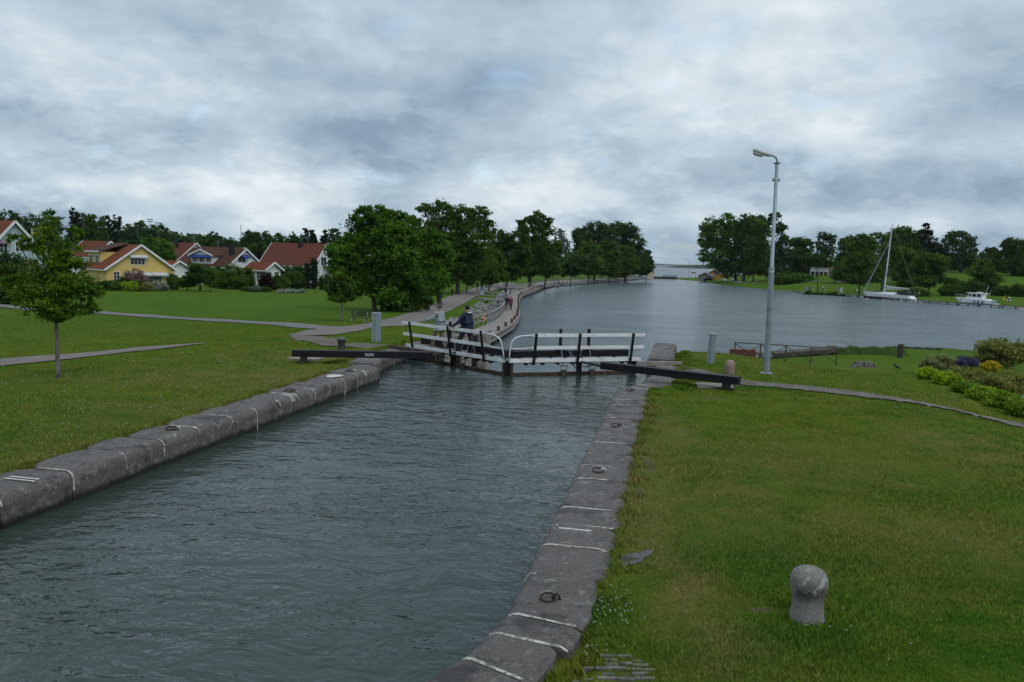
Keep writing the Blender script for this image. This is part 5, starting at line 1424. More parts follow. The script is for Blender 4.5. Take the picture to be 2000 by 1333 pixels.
# shrubs and garden plants
def shrub(label, px, py, w_, h_, d, mat, n=2500, leaf=.14, name='shrub', tr=0, cat='shrub', **kw):
    """px,py = foot of the plant"""
    lob = [(px, py - h_ * .5, w_ * .42, h_ * .5), (px - w_ * .25, py - h_ * .4, w_ * .26, h_ * .4), (px + w_ * .26, py - h_ * .42, w_ * .25, h_ * .42)]
    _ti[0] += 1; seed = 100 + _ti[0]; s_ = d / F_PX; q0 = AT(px, py, d); gz = T(q0.x, d)
    dz = gz - q0.z
    LL = []
    for (a, b, rx, ry) in lob:
        q = AT(a, b, d); LL.append((q.x, q.y, q.z + dz, rx * s_, rx * s_ * .8, ry * s_))
    if tr:
        root = empty(name, Vector((q0.x, d, gz)), label, cat)
        quads_mesh('crown', crown_quads(LL, n, leaf, seed=seed, shell=.3, **kw), mat, root); trunk_mesh((q0.x, d, gz), LL, tr, M_BARK, root, random.Random(seed)); return root
    o = quads_mesh(name, crown_quads(LL, n, leaf, seed=seed, shell=.3, **kw), mat)
    return tag(o, label, cat)


YD = 118
tree('leafy tree filling the meadow gap behind the sailing boat bow', (1655, 560), 240, [(1650, 520, 18, 16), (1640, 535, 18, 14), (1662, 540, 18, 14)], L_MID, n=6000, leaf=.34, tr=.22)
tree('dark tree filling the meadow gap above the boat stern', (1790, 556), 245, [(1790, 525, 20, 16), (1800, 540, 18, 12), (1776, 540, 16, 14)], L_DARK, n=6000, leaf=.34, tr=.22)
for a in [
    ('round pink-flowering bush against the yellow house', 262, 571, 46, 38, 120, L_PINK, 5000, .14), ('dark leafy bush left of the pink bush', 238, 573, 30, 22, 119, L_DARK, 3000, .14),
    ('low dark bush at the left corner of the yellow house', 222, 578, 26, 18, 116, L_MID, 2500, .13), ('bright yellow-green bush in the flower border', 254, 589, 34, 22, 112, L_CHART, 3500, .11),
    ('yellow-green rounded bush right of the brightest one', 287, 590, 24, 18, 112, L_KHAKI, 2400, .11), ('dark bush between the two yellow-green bushes', 272, 590, 22, 20, 113, L_DARK, 2400, .12),
    ('white-flowering bush spilling at the border end', 307, 582, 44, 20, 115, L_WHITEF, 3600, .12), ('dark green bush behind the maple in the border', 228, 588, 30, 16, 112, L_MID, 2400, .12), ('grey-green bush at the left end of the border', 200, 586, 36, 20, 112, L_BLUE, 2600, .13),
    ('tall grey-green bush in front of the white annexe', 338, 578, 26, 32, 120, L_BLUE, 2600, .15), ('dark hedge mass at the left edge of the picture', 18, 597, 110, 72, 80, L_DARK, 14000, .16), ('lighter hedge top behind the dark hedge mass', 10, 580, 90, 88, 92, L_BLUE, 9000, .18),
    ('leafy bush under the maple left of the path post', 62, 592, 60, 44, 88, L_DARK, 6000, .15), ('wide garden bush in front of the white dormer house', 452, 566, 60, 46, 128, L_MID, 7000, .18), ('rounded bush left of the white porch', 478, 560, 40, 40, 130, L_MID, 4500, .18),
    ('dark red-leaved shrub in front of the white porch', 519, 569, 26, 38, 124, L_RED, 3600, .15), ('low hedge of clipped green along the garden edge', 500, 573, 60, 10, 122, L_DARK, 3000, .12),
    ('tall bush right of the dark red shrub', 546, 568, 38, 32, 128, L_MID, 4200, .17), ('dark bush right of the porch, below the red roof', 577, 566, 40, 36, 132, L_DARK, 4500, .18), ('high bush against the red-roofed house', 552, 552, 60, 44, 142, L_BLUE, 5000, .22),
    ('dark leafy bush left of the cypresses', 585, 560, 34, 42, 146, L_DARK, 4000, .2), ('grey-green bush right of the cypresses', 636, 568, 30, 30, 134, L_BLUE, 3200, .18), ('pale flower border at the foot of the bushes', 560, 573, 50, 7, 120, L_WHITEF, 1800, .10), ('pale flowering clump beside the cypresses', 590, 570, 18, 8, 121, L_WHITEF, 900, .10),
    ('grey flowering plants below the white porch', 498, 568, 26, 12, 121, L_PALE, 1400, .11), ('bush behind the low tree left of the porch', 425, 570, 36, 44, 132, L_MID, 4500, .18)]:
    shrub(a[0], *a[1:7], n=a[7], leaf=a[8])
for a in [('apple tree with a dark trunk on the garden lawn', 391, 573, 50, 60, 119, L_DARK, 6500, .17, .17), ('small apple tree left of the larger one', 366, 573, 34, 36, 119, L_MID, 3500, .15, .10), ('thin young garden tree right of the apple trees', 411, 577, 26, 60, 116, L_MID, 3000, .15, .06), ('thin little tree in front of the white annexe', 337, 577, 20, 38, 116, L_MID, 1800, .13, .05)]:
    # crown above a short clear stem
    lab, px, py, w_, h_, d_, mt_, n_, lf, tr_ = a
    tree(lab, (px, py), d_, [(px, py - h_ * .66, w_ * .42, h_ * .32), (px - w_ * .25, py - h_ * .55, w_ * .28, h_ * .24), (px + w_ * .25, py - h_ * .58, w_ * .28, h_ * .25)], mt_, n=n_, leaf=lf, tr=tr_, name='garden_tree', shell=.2)
for (lab, px, top_, bot, w_, d_) in [('dark columnar cypress, taller and right of the pair', 613, 508, 566, 14, 138), ('dark columnar cypress, shorter and left of the pair', 600, 517, 566, 11, 138), ('dark pointed cypress behind the red roof', 507, 480, 545, 12, 200)]:
    tree(lab, (px, bot), d_, [(px, top_ + (bot - top_) * f, w_ * (.28 + .3 * math.sin(math.pi * min(1, f * .9 + .1)) ** .7), (bot - top_) * .14) for f in (.08, .25, .42, .6, .78, .93)], L_CON, n=5000, leaf=.13, tr=.1, name='cypress', shell=.2, clump=.25)
# shrubs by the water on the right shore
for a in [('leafy bank bush left of the shed trees', 1540, 556, 60, 24, 262, L_MID, 5000, .34), ('bright bank bush left of the bare-trunked tree', 1565, 548, 50, 18, 256, L_BRIGHT if False else L_LIME, 4000, .32), ('dark bush behind the planks of the jetty', 1590, 571, 50, 26, 205, L_DARK, 4500, .26),
          ('dark bush right of the bare-trunked tree', 1630, 572, 50, 26, 203, L_DARK, 4500, .26), ('ragged bush left of the sailing boat', 1655, 574, 40, 18, 200, L_OLIVE, 3000, .26), ('low bush between the tree trunk and the boat', 1710, 580, 46, 14, 196, L_OLIVE, 2600, .24),
          ('low bush behind the sailing boat stern', 1790, 586, 50, 16, 196, L_OLIVE, 3000, .24), ('dark bush between the two boats', 1855, 588, 44, 22, 198, L_DARK, 3600, .25), ('dark bush behind the motor boat cabin', 1895, 590, 50, 28, 200, L_DARK, 4500, .25),
          ('bush right of the motor boat', 1955, 594, 40, 20, 198, L_DARK, 3000, .24), ('ragged bush at the right edge above the quay', 1990, 597, 40, 26, 196, L_OLIVE, 3400, .24), ('dark hedge clump on the hill meadow', 1858, 562, 30, 14, 232, L_DARK, 2000, .28),
          ('second dark hedge clump on the hill meadow', 1770, 565, 40, 14, 225, L_DARK, 2000, .28)]:
    shrub(a[0], *a[1:7], n=a[7], leaf=a[8])


# ------------------------------------------------------------------ houses
def roof_mat(name, a, b):
    mt, h, out = new_mat(name)
    P = h.n('ShaderNodeNewGeometry').outputs['Position']; s = h.n('ShaderNodeSeparateXYZ', {0: P})
    row_ = h.ramp(h.math('FRACT', h.math('MULTIPLY', s.outputs[2], 3.6)), [(.0, .30), (.30, 1.1), (1.0, .75)])
    c = h.mix(h.noise(P, 2.2, 5, .7), a, b); c = h.mix(h.ramp(h.noise(P, .8, 4, .7), [(.5, 0.0), (.7, .5)]), c, (.07, .055, .045))
    c = h.mix(1.0, c, row_, 'MULTIPLY')
    p = h.n('ShaderNodeBsdfPrincipled', {'Base Color': c, 'Roughness': .9, 'Specular IOR Level': .12}); h.nt.links.new(p.outputs[0], out.inputs[0]); return mt


def board_mat(name, a):
    mt, h, out = new_mat(name)
    P = h.n('ShaderNodeNewGeometry').outputs['Position']; s = h.n('ShaderNodeSeparateXYZ', {0: P})
    q = h.math('ADD', h.math('MULTIPLY', s.outputs[0], 3.1), h.math('MULTIPLY', s.outputs[1], 3.1))
    g = h.ramp(h.math('FRACT', q), [(.0, .72), (.12, 1.0)])
    c = h.mix(h.noise(P, 1.4, 4, .6), a, tuple(x * .85 for x in a)); c = h.mix(1.0, c, g, 'MULTIPLY')
    p = h.n('ShaderNodeBsdfPrincipled', {'Base Color': c, 'Roughness': .8}); h.nt.links.new(p.outputs[0], out.inputs[0]); return mt


R_RED = roof_mat('red_tiles', (.175, .053, .03), (.125, .04, .025)); R_ORA = roof_mat('orange_tiles', (.215, .065, .032), (.155, .048, .026)); R_BRN = roof_mat('brown_tiles', (.105, .048, .034), (.066, .034, .026))
R_RED2 = roof_mat('dull_red_tiles', (.145, .046, .034), (.105, .038, .028))
B_YEL = board_mat('yellow_boards', (.66, .49, .16)); B_WHI = board_mat('white_boards', (.74, .76, .77)); B_BLU = board_mat('pale_blue_boards', (.42, .53, .58))
M_AWNW = M('white_awning', (.55, .58, .6)); M_AWNB = M('blue_awning', (.03, .06, .28)); M_CHIM = M('black_chimney', (.012, .012, .013), rough=.6)


class House:
    def __init__(s, name, label, peak, d, azd, hw, L, zr, ze, wall, roof, zb=-2.75, ov=.45, cat='house', eave_cut=None):
        s.zb = zb; a = rad(azd)
        s.u = Vector((math.cos(a), -math.sin(a), 0)); s.v = Vector((math.sin(a), math.cos(a), 0))
        p = AT(peak[0], peak[1], d); s.O = Vector((p.x, p.y, 0)); s.hw = hw; s.L = L; s.zr = zr; s.ze = ze
        s.root = empty(name, s.O + Vector((0, 0, zb)), label, cat)
        P = s.P
        sl = (zr - ze) / hw
        mb = MB(); poly = [P(-hw, 0, zb), P(hw, 0, zb), P(hw, 0, ze), P(0, 0, zr - .02), P(-hw, 0, ze)]
        mb.prism(poly, s.v * L); mb.build('wall', wall, s.root)
        mb = MB(); o = ov
        for sg in (-1, 1):
            e = (sg * (hw + o), ze - sl * o); r = (0, zr)
            up = .14
            vs = [P(e[0], -o, e[1]), P(r[0], -o, r[1]), P(r[0], L + o, r[1]), P(e[0], L + o, e[1])]
            vs2 = [q + Vector((0, 0, up)) for q in vs]
            mb.add(vs + vs2, [(0, 1, 2, 3), (7, 6, 5, 4), (0, 4, 5, 1), (1, 5, 6, 2), (2, 6, 7, 3), (3, 7, 4, 0)])
        s.roof = mb.build('roof', roof, s.root)
        mb = MB()
        for sg in (-1, 1):
            for vv in (-o - .03, L + o + .03):
                mb.bar(P(sg * (hw + o), vv, ze - sl * o + .06), P(0, vv, zr + .06), .06, .30)
            mb.bar(P(sg * (hw + o + .03), -o, ze - sl * o + .02), P(sg * (hw + o + .03), L + o, ze - sl * o + .02), .05, .16)
        mb.build('bargeboard', M_WHITE2, s.root)

    def P(s, u, v, z): return s.O + s.u * u + s.v * v + Vector((0, 0, z))

    def on(s, px, py):
        """gable-plane coordinates of a sight line"""
        r = ray(px, py); n = s.v; C = Vector((0, 0, CZ)); k = (s.O - C).dot(n) / r.dot(n)
        q = C + r * k; return (q - s.O).dot(s.u), q.z

    def onside(s, px, py, sg=-1):
        r = ray(px, py); n = s.u; C = Vector((0, 0, CZ)); O2 = s.P(sg * s.hw, 0, 0); k = (O2 - C).dot(n) / r.dot(n)
        q = C + r * k; return (q - s.O).dot(s.v), q.z

    def win(s, c, z, w_, h_, cols=2, rows=2, side=0, off=0.0, door=False):
        """side 0 = gable front (c along u); -1/+1 = long walls (c along v)"""
        if side == 0: X = lambda a, o, z_: s.P(a, -o - off, z_)
        else: X = lambda a, o, z_: s.P(side * (s.hw + o + off), a, z_)
        fr = MB(); t = .09
        fr.bar(X(c - w_ / 2, .02, z), X(c + w_ / 2, .02, z), .08, t); fr.bar(X(c - w_ / 2, .02, z + h_), X(c + w_ / 2, .02, z + h_), .08, t)
        for e in (-1, 1): fr.bar(X(c + e * w_ / 2, .025, z), X(c + e * w_ / 2, .025, z + h_), .08, t, up=(X(1, 0, 0) - X(0, 0, 0)))
        for k in range(1, cols): a = c - w_ / 2 + w_ * k / cols; fr.bar(X(a, .03, z), X(a, .03, z + h_), .05, .06 if k * 2 == cols or True else .04, up=(X(1, 0, 0) - X(0, 0, 0)))
        for k in range(1, rows): zz_ = z + h_ * k / rows; fr.bar(X(c - w_ / 2, .03, zz_), X(c + w_ / 2, .03, zz_), .04, .04)
        f = fr.build('door' if door else 'window', M_WHITE, s.root)
        g = MB(); g.add([X(c - w_ / 2, .012, z), X(c + w_ / 2, .012, z), X(c + w_ / 2, .012, z + h_), X(c - w_ / 2, .012, z + h_)], [(0, 1, 2, 3)]); g.build('pane', M_GLASS, f)

    def awning(s, u0, u1, z, mat, out=.8, drop=.35, side=0):
        X = (lambda a, o, z_: s.P(a, -o, z_)) if side == 0 else (lambda a, o, z_: s.P(side * (s.hw + o), a, z_))
        mb = MB(); vs = [X(u0, .05, z), X(u1, .05, z), X(u1, out, z - drop), X(u0, out, z - drop), X(u1, out, z - drop - .15), X(u0, out, z - drop - .15)]
        mb.add(vs, [(0, 1, 2, 3), (3, 2, 4, 5)]); mb.add([q + Vector((0, 0, .03)) for q in vs], [(0, 1, 2, 3), (3, 2, 4, 5)]); mb.build('awning', mat, s.root)

    def dormer(s, v0, v1, ud_, z0, z1, zp, wall, roof, wins=3, awn=None, sg=-1, gable=True):
        """dormer on a roof slope facing sg*u; front at |u| = ud_"""
        def X(v, u, z): return s.P(sg * u, v, z)
        mb = MB(); vm = (v0 + v1) / 2
        poly = [X(v0, ud_, z0), X(v1, ud_, z0), X(v1, ud_, z1)] + ([X(vm, ud_, zp)] if gable else []) + [X(v0, ud_, z1)]
        mb.prism(poly, -s.u * sg * (ud_ - .1)); w_ = mb.build('dormer_wall', wall, s.root)
        mb = MB(); o = .4; sl = (zp - z1) / ((v1 - v0) / 2)
        if gable:
            for e in (v0 - o, v1 + o):
                vs = [X(e, ud_ + o, z1 - sl * o), X(vm, ud_ + o, zp), X(vm, .0, zp), X(e, .0, z1 - sl * o)]
                vs2 = [q + Vector((0, 0, .13)) for q in vs]; mb.add(vs + vs2, [(0, 1, 2, 3), (7, 6, 5, 4), (0, 4, 5, 1), (1, 5, 6, 2), (2, 6, 7, 3), (3, 7, 4, 0)])
        else:
            vs = [X(v0 - o, ud_ + o, z1), X(v1 + o, ud_ + o, z1), X(v1 + o, 0, zp), X(v0 - o, 0, zp)]; vs2 = [q + Vector((0, 0, .13)) for q in vs]
            mb.add(vs + vs2, [(0, 1, 2, 3), (7, 6, 5, 4), (0, 4, 5, 1), (1, 5, 6, 2), (2, 6, 7, 3), (3, 7, 4, 0)])
        mb.build('dormer_roof', roof, s.root)
        mb = MB()
        if gable:
            for e in (v0 - o, v1 + o): mb.bar(X(e, ud_ + o + .03, z1 - sl * o + .05), X(vm, ud_ + o + .03, zp + .05), .06, .26)
        else: mb.bar(X(v0 - o, ud_ + o + .03, z1 + .05), X(v1 + o, ud_ + o + .03, z1 + .05), .06, .22)
        mb.build('dormer_bargeboard', M_WHITE2, s.root)
        W_ = (v1 - v0) / wins; hgt = (z1 - z0) * .5; zb_ = z0 + (z1 - z0) * .28
        for k in range(wins):
            s.win(v0 + W_ * (k + .5), zb_, W_ * .62, hgt, 2, 2, side=sg, off=ud_ - s.hw)
        if awn: s_hw = s.hw; s.hw = ud_; s.awning(v0 + .1, v1 - .1, z1 + .0, awn, .7, .35, side=sg); s.hw = s_hw

    def chimney(s, u, v, z0, z1, w_=.75):
        MB().box(s.P(u, v, (z0 + z1) / 2), (w_, w_, z1 - z0), rz=math.atan2(s.u.y, s.u.x)).box(s.P(u, v, z1 + .04), (w_ + .12, w_ + .12, .1), rz=math.atan2(s.u.y, s.u.x)).build('chimney', M_CHIM, s.roof)


# yellow house
Y = House('yellow_house', 'yellow boarded house with orange-red tiled roof and striped awnings', (274, 481), 127, -48, 5.3, 11, 4.1, .35, B_YEL, R_ORA)
u, z = Y.on(269, 517.5); Y.win(u, z, 2.3, 1.15, 4, 2); Y.awning(u - 1.3, u + 1.5, z + 1.55, M_AWNW, .7, .35)
u, z = Y.on(228, 552); Y.win(u, z, .95, 1.7, 2, 3)
u, z = Y.on(302, 560); Y.win(u, -2.55, 2.3, 2.2, 5, 4, door=True)
u0, z = Y.on(245, 530); u1, _ = Y.on(324, 530); um = (u0 + u1) / 2 + .6; Y.awning(u0, um - .05, -.25, M_AWNW, 1.5, .4); Y.awning(um + .05, u1, -.25, M_AWNW, 1.5, .4)
Y.dormer(4.9, 10.2, 4.3, .4, 2.9, 4.3, B_YEL, R_BRN, 2, gable=False)
mb = MB()
for k in range(9):
    uu = u0 + 4.2 + k * .32; mb.bar(Y.P(uu, -2.2, -2.7), Y.P(uu, -2.2, -1.75), .09, .03)
mb.bar(Y.P(u0 + 4.1, -2.2, -1.72), Y.P(u0 + 7.0, -2.2, -1.72), .06, .08); mb.build('terrace_rail', M_WHITE, Y.root)
A_ = House('garden_annexe', 'small white annexe with an orange tiled roof right of the yellow house', (348, 508), 134, -60, 2.9, 6, 1.6, -.05, B_WHI, R_ORA, cat='outbuilding')
u, z = A_.on(331, 552); A_.win(u, -1.9, .7, 1.4, 2, 3); u, z = A_.on(358, 548); A_.win(u, -1.9, .8, 1.1, 2, 2)
# white house with dormer
H1 = House('white_house', 'white house with brown tiled roof, blue awnings and a wide dormer', (478, 489), 146, -66, 4.6, 12.5, 4.0, .85, B_WHI, R_BRN)
u, z = H1.on(472, 513); H1.win(u, z, 1.9, 1.25, 2, 1); H1.awning(u - .3, u + 1.5, z + 1.4, M_AWNB, .8, .5)
u, z = H1.on(468, 535); H1.win(u, z - .6, 1.6, 1.1, 2, 2)
v0, _ = H1.onside(413, 510); v1, _ = H1.onside(371, 510)
H1.dormer(v0, v1, 4.3, .95, 2.75, 3.75, B_WHI, R_BRN, 3, awn=M_AWNB)
H1.chimney(-1.6, 1.6, 2.0, 4.9)
H2 = House('white_porch', 'white glazed garden porch with a red tiled gable roof', (533, 516.5), 138, -66, 2.0, 4.4, 1.75, .6, B_WHI, R_RED, cat='porch')
v0, _ = H2.onside(498, 545); v1, _ = H2.onside(506, 545)
H2.win(1.0, -1.6, 1.6, 1.8, 3, 3, side=-1); H2.win(3.1, -1.6, 1.6, 1.8, 3, 3, side=-1); H2.win(-1.0, -1.6, 1.2, 1.8, 2, 3); H2.win(.9, -1.6, 1.2, 1.8, 2, 3)
q = AT(487.5, 550, 132); root = empty('parasol', (q.x, q.y, -2.6), 'closed white parasol standing left of the white porch', 'parasol')
MB().tube([(q.x, q.y, -2.6), (q.x, q.y, .4)], .03, 6).build('pole', M_WHITE, root); MB().tube([(q.x, q.y, -1.5), (q.x, q.y, -1.0), (q.x, q.y, -.1), (q.x, q.y, .35)], [.30, .27, .14, .03], 8).build('folded_canopy', M_WHITE, root)
H3 = House('red_roofed_house', 'white house under a big plain red tiled roof left of the broad tree', (634, 484), 166, -76, 5.0, 12.0, 5.6, 1.3, B_WHI, R_RED2)
u, z = H3.on(632, 520); H3.win(u, z, 2.3, 1.9, 2, 1); u, z = H3.on(641, 540); H3.win(u + .5, -1.4, 2.0, 1.5, 3, 2)
mb = MB(); mb.box(H3.P(1.6, -.9, 1.0), (5.0, 1.8, .12), rz=math.atan2(H3.u.y, H3.u.x)); mb.build('balcony_roof', R_RED2, H3.root)
H3.chimney(-.8, 5.2, 4.0, 6.0)
H0 = House('pale_blue_house', 'tall pale blue boarded house with a steep red roof at the left edge', (26, 436), 100, -62, 4.1, 12, 6.5, 2.0, B_BLU, R_ORA)
for (px, py, w_, h_) in [(7, 494, 1.0, 1.2), (38, 492, 1.0, 1.2)]:
    u, z = H0.on(px, py); H0.win(u, z, w_, h_, 2, 2)
u, z = H0.on(7, 494); H0.awning(u - .7, u + .7, z + 1.5, M('pink_awning', (.35, .22, .26)), .5, .25)
for px in (38, 58, 72):
    u, z = H0.on(px, 535); H0.win(u, -1.2, 1.0, 1.3, 2, 2)
mb = MB(); a = H0.P(2.0, -.5, 3.6); mb.tube([a, a + Vector((0, 0, 2.2))], .04, 6); fo = mb.build('flag_pole', M_WHITE, H0.root)
mb = MB(); b = a + Vector((.0, 0, 1.7)); mb.add([b, b + Vector((.45, .1, -.1)), b + Vector((.5, .1, -.45)), b + Vector((.05, 0, -.4))], [(0, 1, 2, 3)]); mb.add([b + Vector((.4, .1, -.3)), b + Vector((.8, .1, -.75)), b + Vector((.3, .1, -.5))], [(0, 1, 2)], mi=1); mb.build('pennant', [M('flag_yellow', (.55, .38, .03)), M('flag_blue', (.05, .15, .4))], fo)
for (pk, d_, az_, hw, L_, zr, ze, rf, lb, ch) in [((214, 472), 165, -60, 3.4, 9, 4.9, 1.9, R_RED, 'house behind the yellow house, only its red roof and white gable tip in view', None), ((381, 480), 178, -66, 4.6, 11, 5.2, 1.8, R_RED2, 'brown-roofed house with a black chimney behind the dormer house', (-1.5, 4.2)),
                                                  ((474, 484), 176, -74, 4.5, 12, 4.4, 1.2, R_BRN, 'house hidden behind the dormer house, only its brown ridge in view', None)]:
    hh = House('background_house', lb, pk, d_, az_, hw, L_, zr, ze, B_WHI, rf)
    if ch: hh.chimney(ch[0], ch[1], 3.4, 6.4)
# masts and floodlights on the skyline
for (px, t_, b_, d_, kind_, lb) in [(293, 429, 447, 330, 1, 'floodlight mast on the skyline, taller and left of two'), (308, 436, 452, 345, 1, 'floodlight mast on the skyline, shorter and right of two'), (470.5, 440, 474, 320, 0, 'thin lattice aerial mast on the skyline'), (378, 462, 484, 176, 2, 'thin house aerial above the dormer house'), (426, 470, 486, 178, 2, 'thin house aerial right of the dormer'), (601, 462, 484, 175, 2, 'pale television aerial above the red roof')]:
    a = AT(px, t_, d_); root = empty('mast', (a.x, a.y, -2.5), lb, 'mast')
    mb = MB(); mb.tube([(a.x, a.y, -2.5), (a.x, a.y, a.z)], [.16, .10] if kind_ < 2 else [.05, .04], 6); mb.build('pole', M_GALV, root)
    if kind_ == 1:
        mb = MB(); mb.bar((a.x - 1.0, a.y, a.z), (a.x + 1.0, a.y, a.z), .1, .1); mb.bar((a.x - 1.0, a.y, a.z - .9), (a.x + 1.0, a.y, a.z - .9), .1, .1)
        for e in (-.9, -.3, .3, .9):
            for zz_ in (0, -.9): mb.box((a.x + e, a.y, a.z + zz_), (.45, .3, .4))
        mb.build('floodlights', M_GALV, root)
    elif kind_ == 2:
        mb = MB()
        for zz_ in (-.1, -.5): mb.bar((a.x - .6, a.y, a.z + zz_), (a.x + .6, a.y, a.z + zz_), .04, .04)
        mb.build('aerial_arms', M_GALV, root)
    else:
        mb = MB()
        for k in range(8): mb.box((a.x, a.y, a.z - .6 * k), (.35, .35, .12))
        mb.build('aerial_rings', M_GALV, root)

# ------------------------------------------------------------------ right shore, far
F1 = House('ochre_house', 'small ochre house under the far trees by the water gap', (1396, 526), 330, 25, 3.2, 9, 2.1, -.1, board_mat('ochre_boards', (.48, .27, .06)), R_BRN, zb=-3)
u, z = F1.on(1399, 538); F1.win(u, z, 1.6, 1.4, 2, 2)
F2 = House('low_outbuilding', 'low dark-roofed outbuilding left of the ochre house', (1377, 531.5), 326, 20, 2.6, 5, .6, -.6, board_mat('grey_boards', (.2, .19, .18)), R_BRN, zb=-3, cat='outbuilding')
q = AT(1384, 542, 320); root = empty('parked_car', (q.x, q.y, -2.9), 'dark car parked in front of the ochre house', 'car')
mb = MB(); pr = [(-2.1, .35), (2.1, .35), (2.1, .8), (1.3, .9), (.8, 1.4), (-1.0, 1.4), (-1.6, .92), (-2.1, .8)]
mb.prism([(q.x + a, q.y - .8, -2.9 + b) for a, b in pr], (0, 1.6, 0)); mb.build('body', M_BLACK, root, bevel=.05)
for e in (-1.3, 1.3):
    mb = MB(); mb.tube([(q.x + e, q.y - .85, -2.58), (q.x + e, q.y + .85, -2.58)], .32, 12); mb.build('wheel', M_TYRE, root)
q = AT(1345, 541, 330); a = AT(1345, 511, 330); root = empty('street_lamp', (q.x, q.y, -3), 'thin grey street lamp with a curved arm by the far water gap', 'street lamp')
MB().tube([(q.x, q.y, -3.1), (q.x, q.y, a.z), (q.x - .4, q.y, a.z + .7), (q.x - 1.6, q.y, a.z + .9)], [.1, .08, .07, .07], 6).build('pole', M_GALV, root); MB().box((q.x - 2.0, q.y, a.z + .9), (.9, .3, .16)).build('lamp_head', M_GALV, root)
for (px, py, w_, h_, d_, mt_, lb) in [(1355, 533, 2.0, .45, 335, M('dull_red_sign', (.30, .07, .06)), 'red horizontal sign on two posts by the far water gap'), (1433, 545, 1.3, .9, 310, M_WHITE2, 'white sign board among the far tree trunks, farther of two'), (1442, 549, .8, .9, 296, M_WHITE2, 'white sign board among the far tree trunks, nearer of two')]:
    q = AT(px, py, d_); g = T(q.x, q.y); root = empty('sign', (q.x, q.y, g), lb, 'sign'); MB().box((q.x, q.y, q.z), (w_, .06, h_)).build('panel', mt_, root)
    for e in (-.4, .4): MB().box((q.x + e * w_, q.y + .06, (q.z + g) / 2), (.1, .08, abs(q.z - g) + .3)).build('post', M_GALV, root)
# shed with hanging white sheets
d_ = 262; s0 = AT(1584, 520, d_); s1 = AT(1618, 520, d_); gz = T((s0.x + s1.x) / 2, d_); root = empty('open_shed', ((s0.x + s1.x) / 2, d_, gz), 'low open shed with pale sheeting between its posts on the far bank', 'shed')
for k in range(5): x = s0.x + (s1.x - s0.x) * k / 4; MB().box((x, d_, gz + 1.3), (.18, .18, 3.2)).build('post', M_WHITE2, root)
z1_ = AT(1600, 521.5, d_).z; z0_ = AT(1600, 531, d_).z
for k in range(4):
    xa = s0.x + (s1.x - s0.x) * (k + .06) / 4; xb = s0.x + (s1.x - s0.x) * (k + .94) / 4
    MB().box(((xa + xb) / 2, d_ - .15, (z0_ + z1_) / 2), (xb - xa, .06, z1_ - z0_)).build('sheet_panel', M_WHITE2, root)
mb = MB(); mb.prism([(s0.x - .6, d_ - 1.5, z1_ + .1), (s1.x + .6, d_ - 1.5, z1_ + .1), (s1.x + .6, d_ + 4, z1_ + 1.6), (s0.x - .6, d_ + 4, z1_ + 1.6)], (0, 0, .15)); mb.build('roof', R_BRN, root)
MB().box(((s0.x + s1.x) / 2, d_ + 3.6, (gz + z1_) / 2), (s1.x - s0.x, .2, z1_ - gz + .6)).build('back_wall', M_DPILE, root)
q = AT(1626, 527, 258); MB()
mb = MB(); hh_ = abs(AT(1626, 521, 258).z - T(q.x, 258)); mb.box((q.x, 258, T(q.x, 258) + hh_ / 2), (1.4, 2, hh_)); tag(mb.build('timber_stack', M('pinkish_timber', (.36, .22, .17), (.28, .17, .13), 3, .8), bevel=.05), 'stack of pinkish timber beside the open shed', 'timber stack')
q = AT(1643, 544.5, 240); mb = MB(); a = []
for k in range(9): a.append((q.x - 2 + k * .5, .55 * math.sin(math.pi * k / 8) ** .5))
vs = [(x, 240 - w_, T(q.x, 240) + .75) for x, w_ in a] + [(x, 240 + w_, T(q.x, 240) + .75) for x, w_ in a] + [(x * .9 + q.x * .1, 240, T(q.x, 240) + .15) for x, w_ in a]
mb.add(vs, [(i, i + 1, 9 + i + 1, 9 + i) for i in range(8)] + [(i, 18 + i, 18 + i + 1, i + 1) for i in range(8)] + [(9 + i, 9 + i + 1, 18 + i + 1, 18 + i) for i in range(8)])
tag(mb.build('upturned_dinghy', M_WHITE), 'small white dinghy lying on the far meadow right of the shed', 'dinghy')
# the far lock
root = empty('far_lock', AT(1300, 545, 356).xyz * 1.0, 'dark timber lock gate and footbridge closing the far end of the basin', 'lock gate')
a = AT(1276, 543, 356); b = AT(1322, 543, 356); mb = MB()
mb.box(((a.x + b.x) / 2, 356, -2.7), (b.x - a.x, .5, 1.1)); mb.build('gate_wall', M_DPILE, root)
mb = MB(); mb.bar((a.x + 4, 355.5, -1.6), (b.x, 355.5, -1.6), .1, .12); mb.bar((a.x + 4, 355.5, -1.9), (b.x, 355.5, -1.9), .08, .08)
for k in range(9): x = a.x + 4 + (b.x - a.x - 4) * k / 8; mb.box((x, 355.5, -1.9), (.14, .1, 1.1))
mb.build('footbridge_rail', M_BLACK, root)
HT = House('lock_hut', 'tiny cream hut beside the far lock', (1270.5, 530.5), 346, 10, 1.6, 3, .95, .2, board_mat('cream_boards', (.55, .45, .30)), R_BRN, zb=-2.9, ov=.2, cat='hut')
far_q = AT(1320, 545, 362)
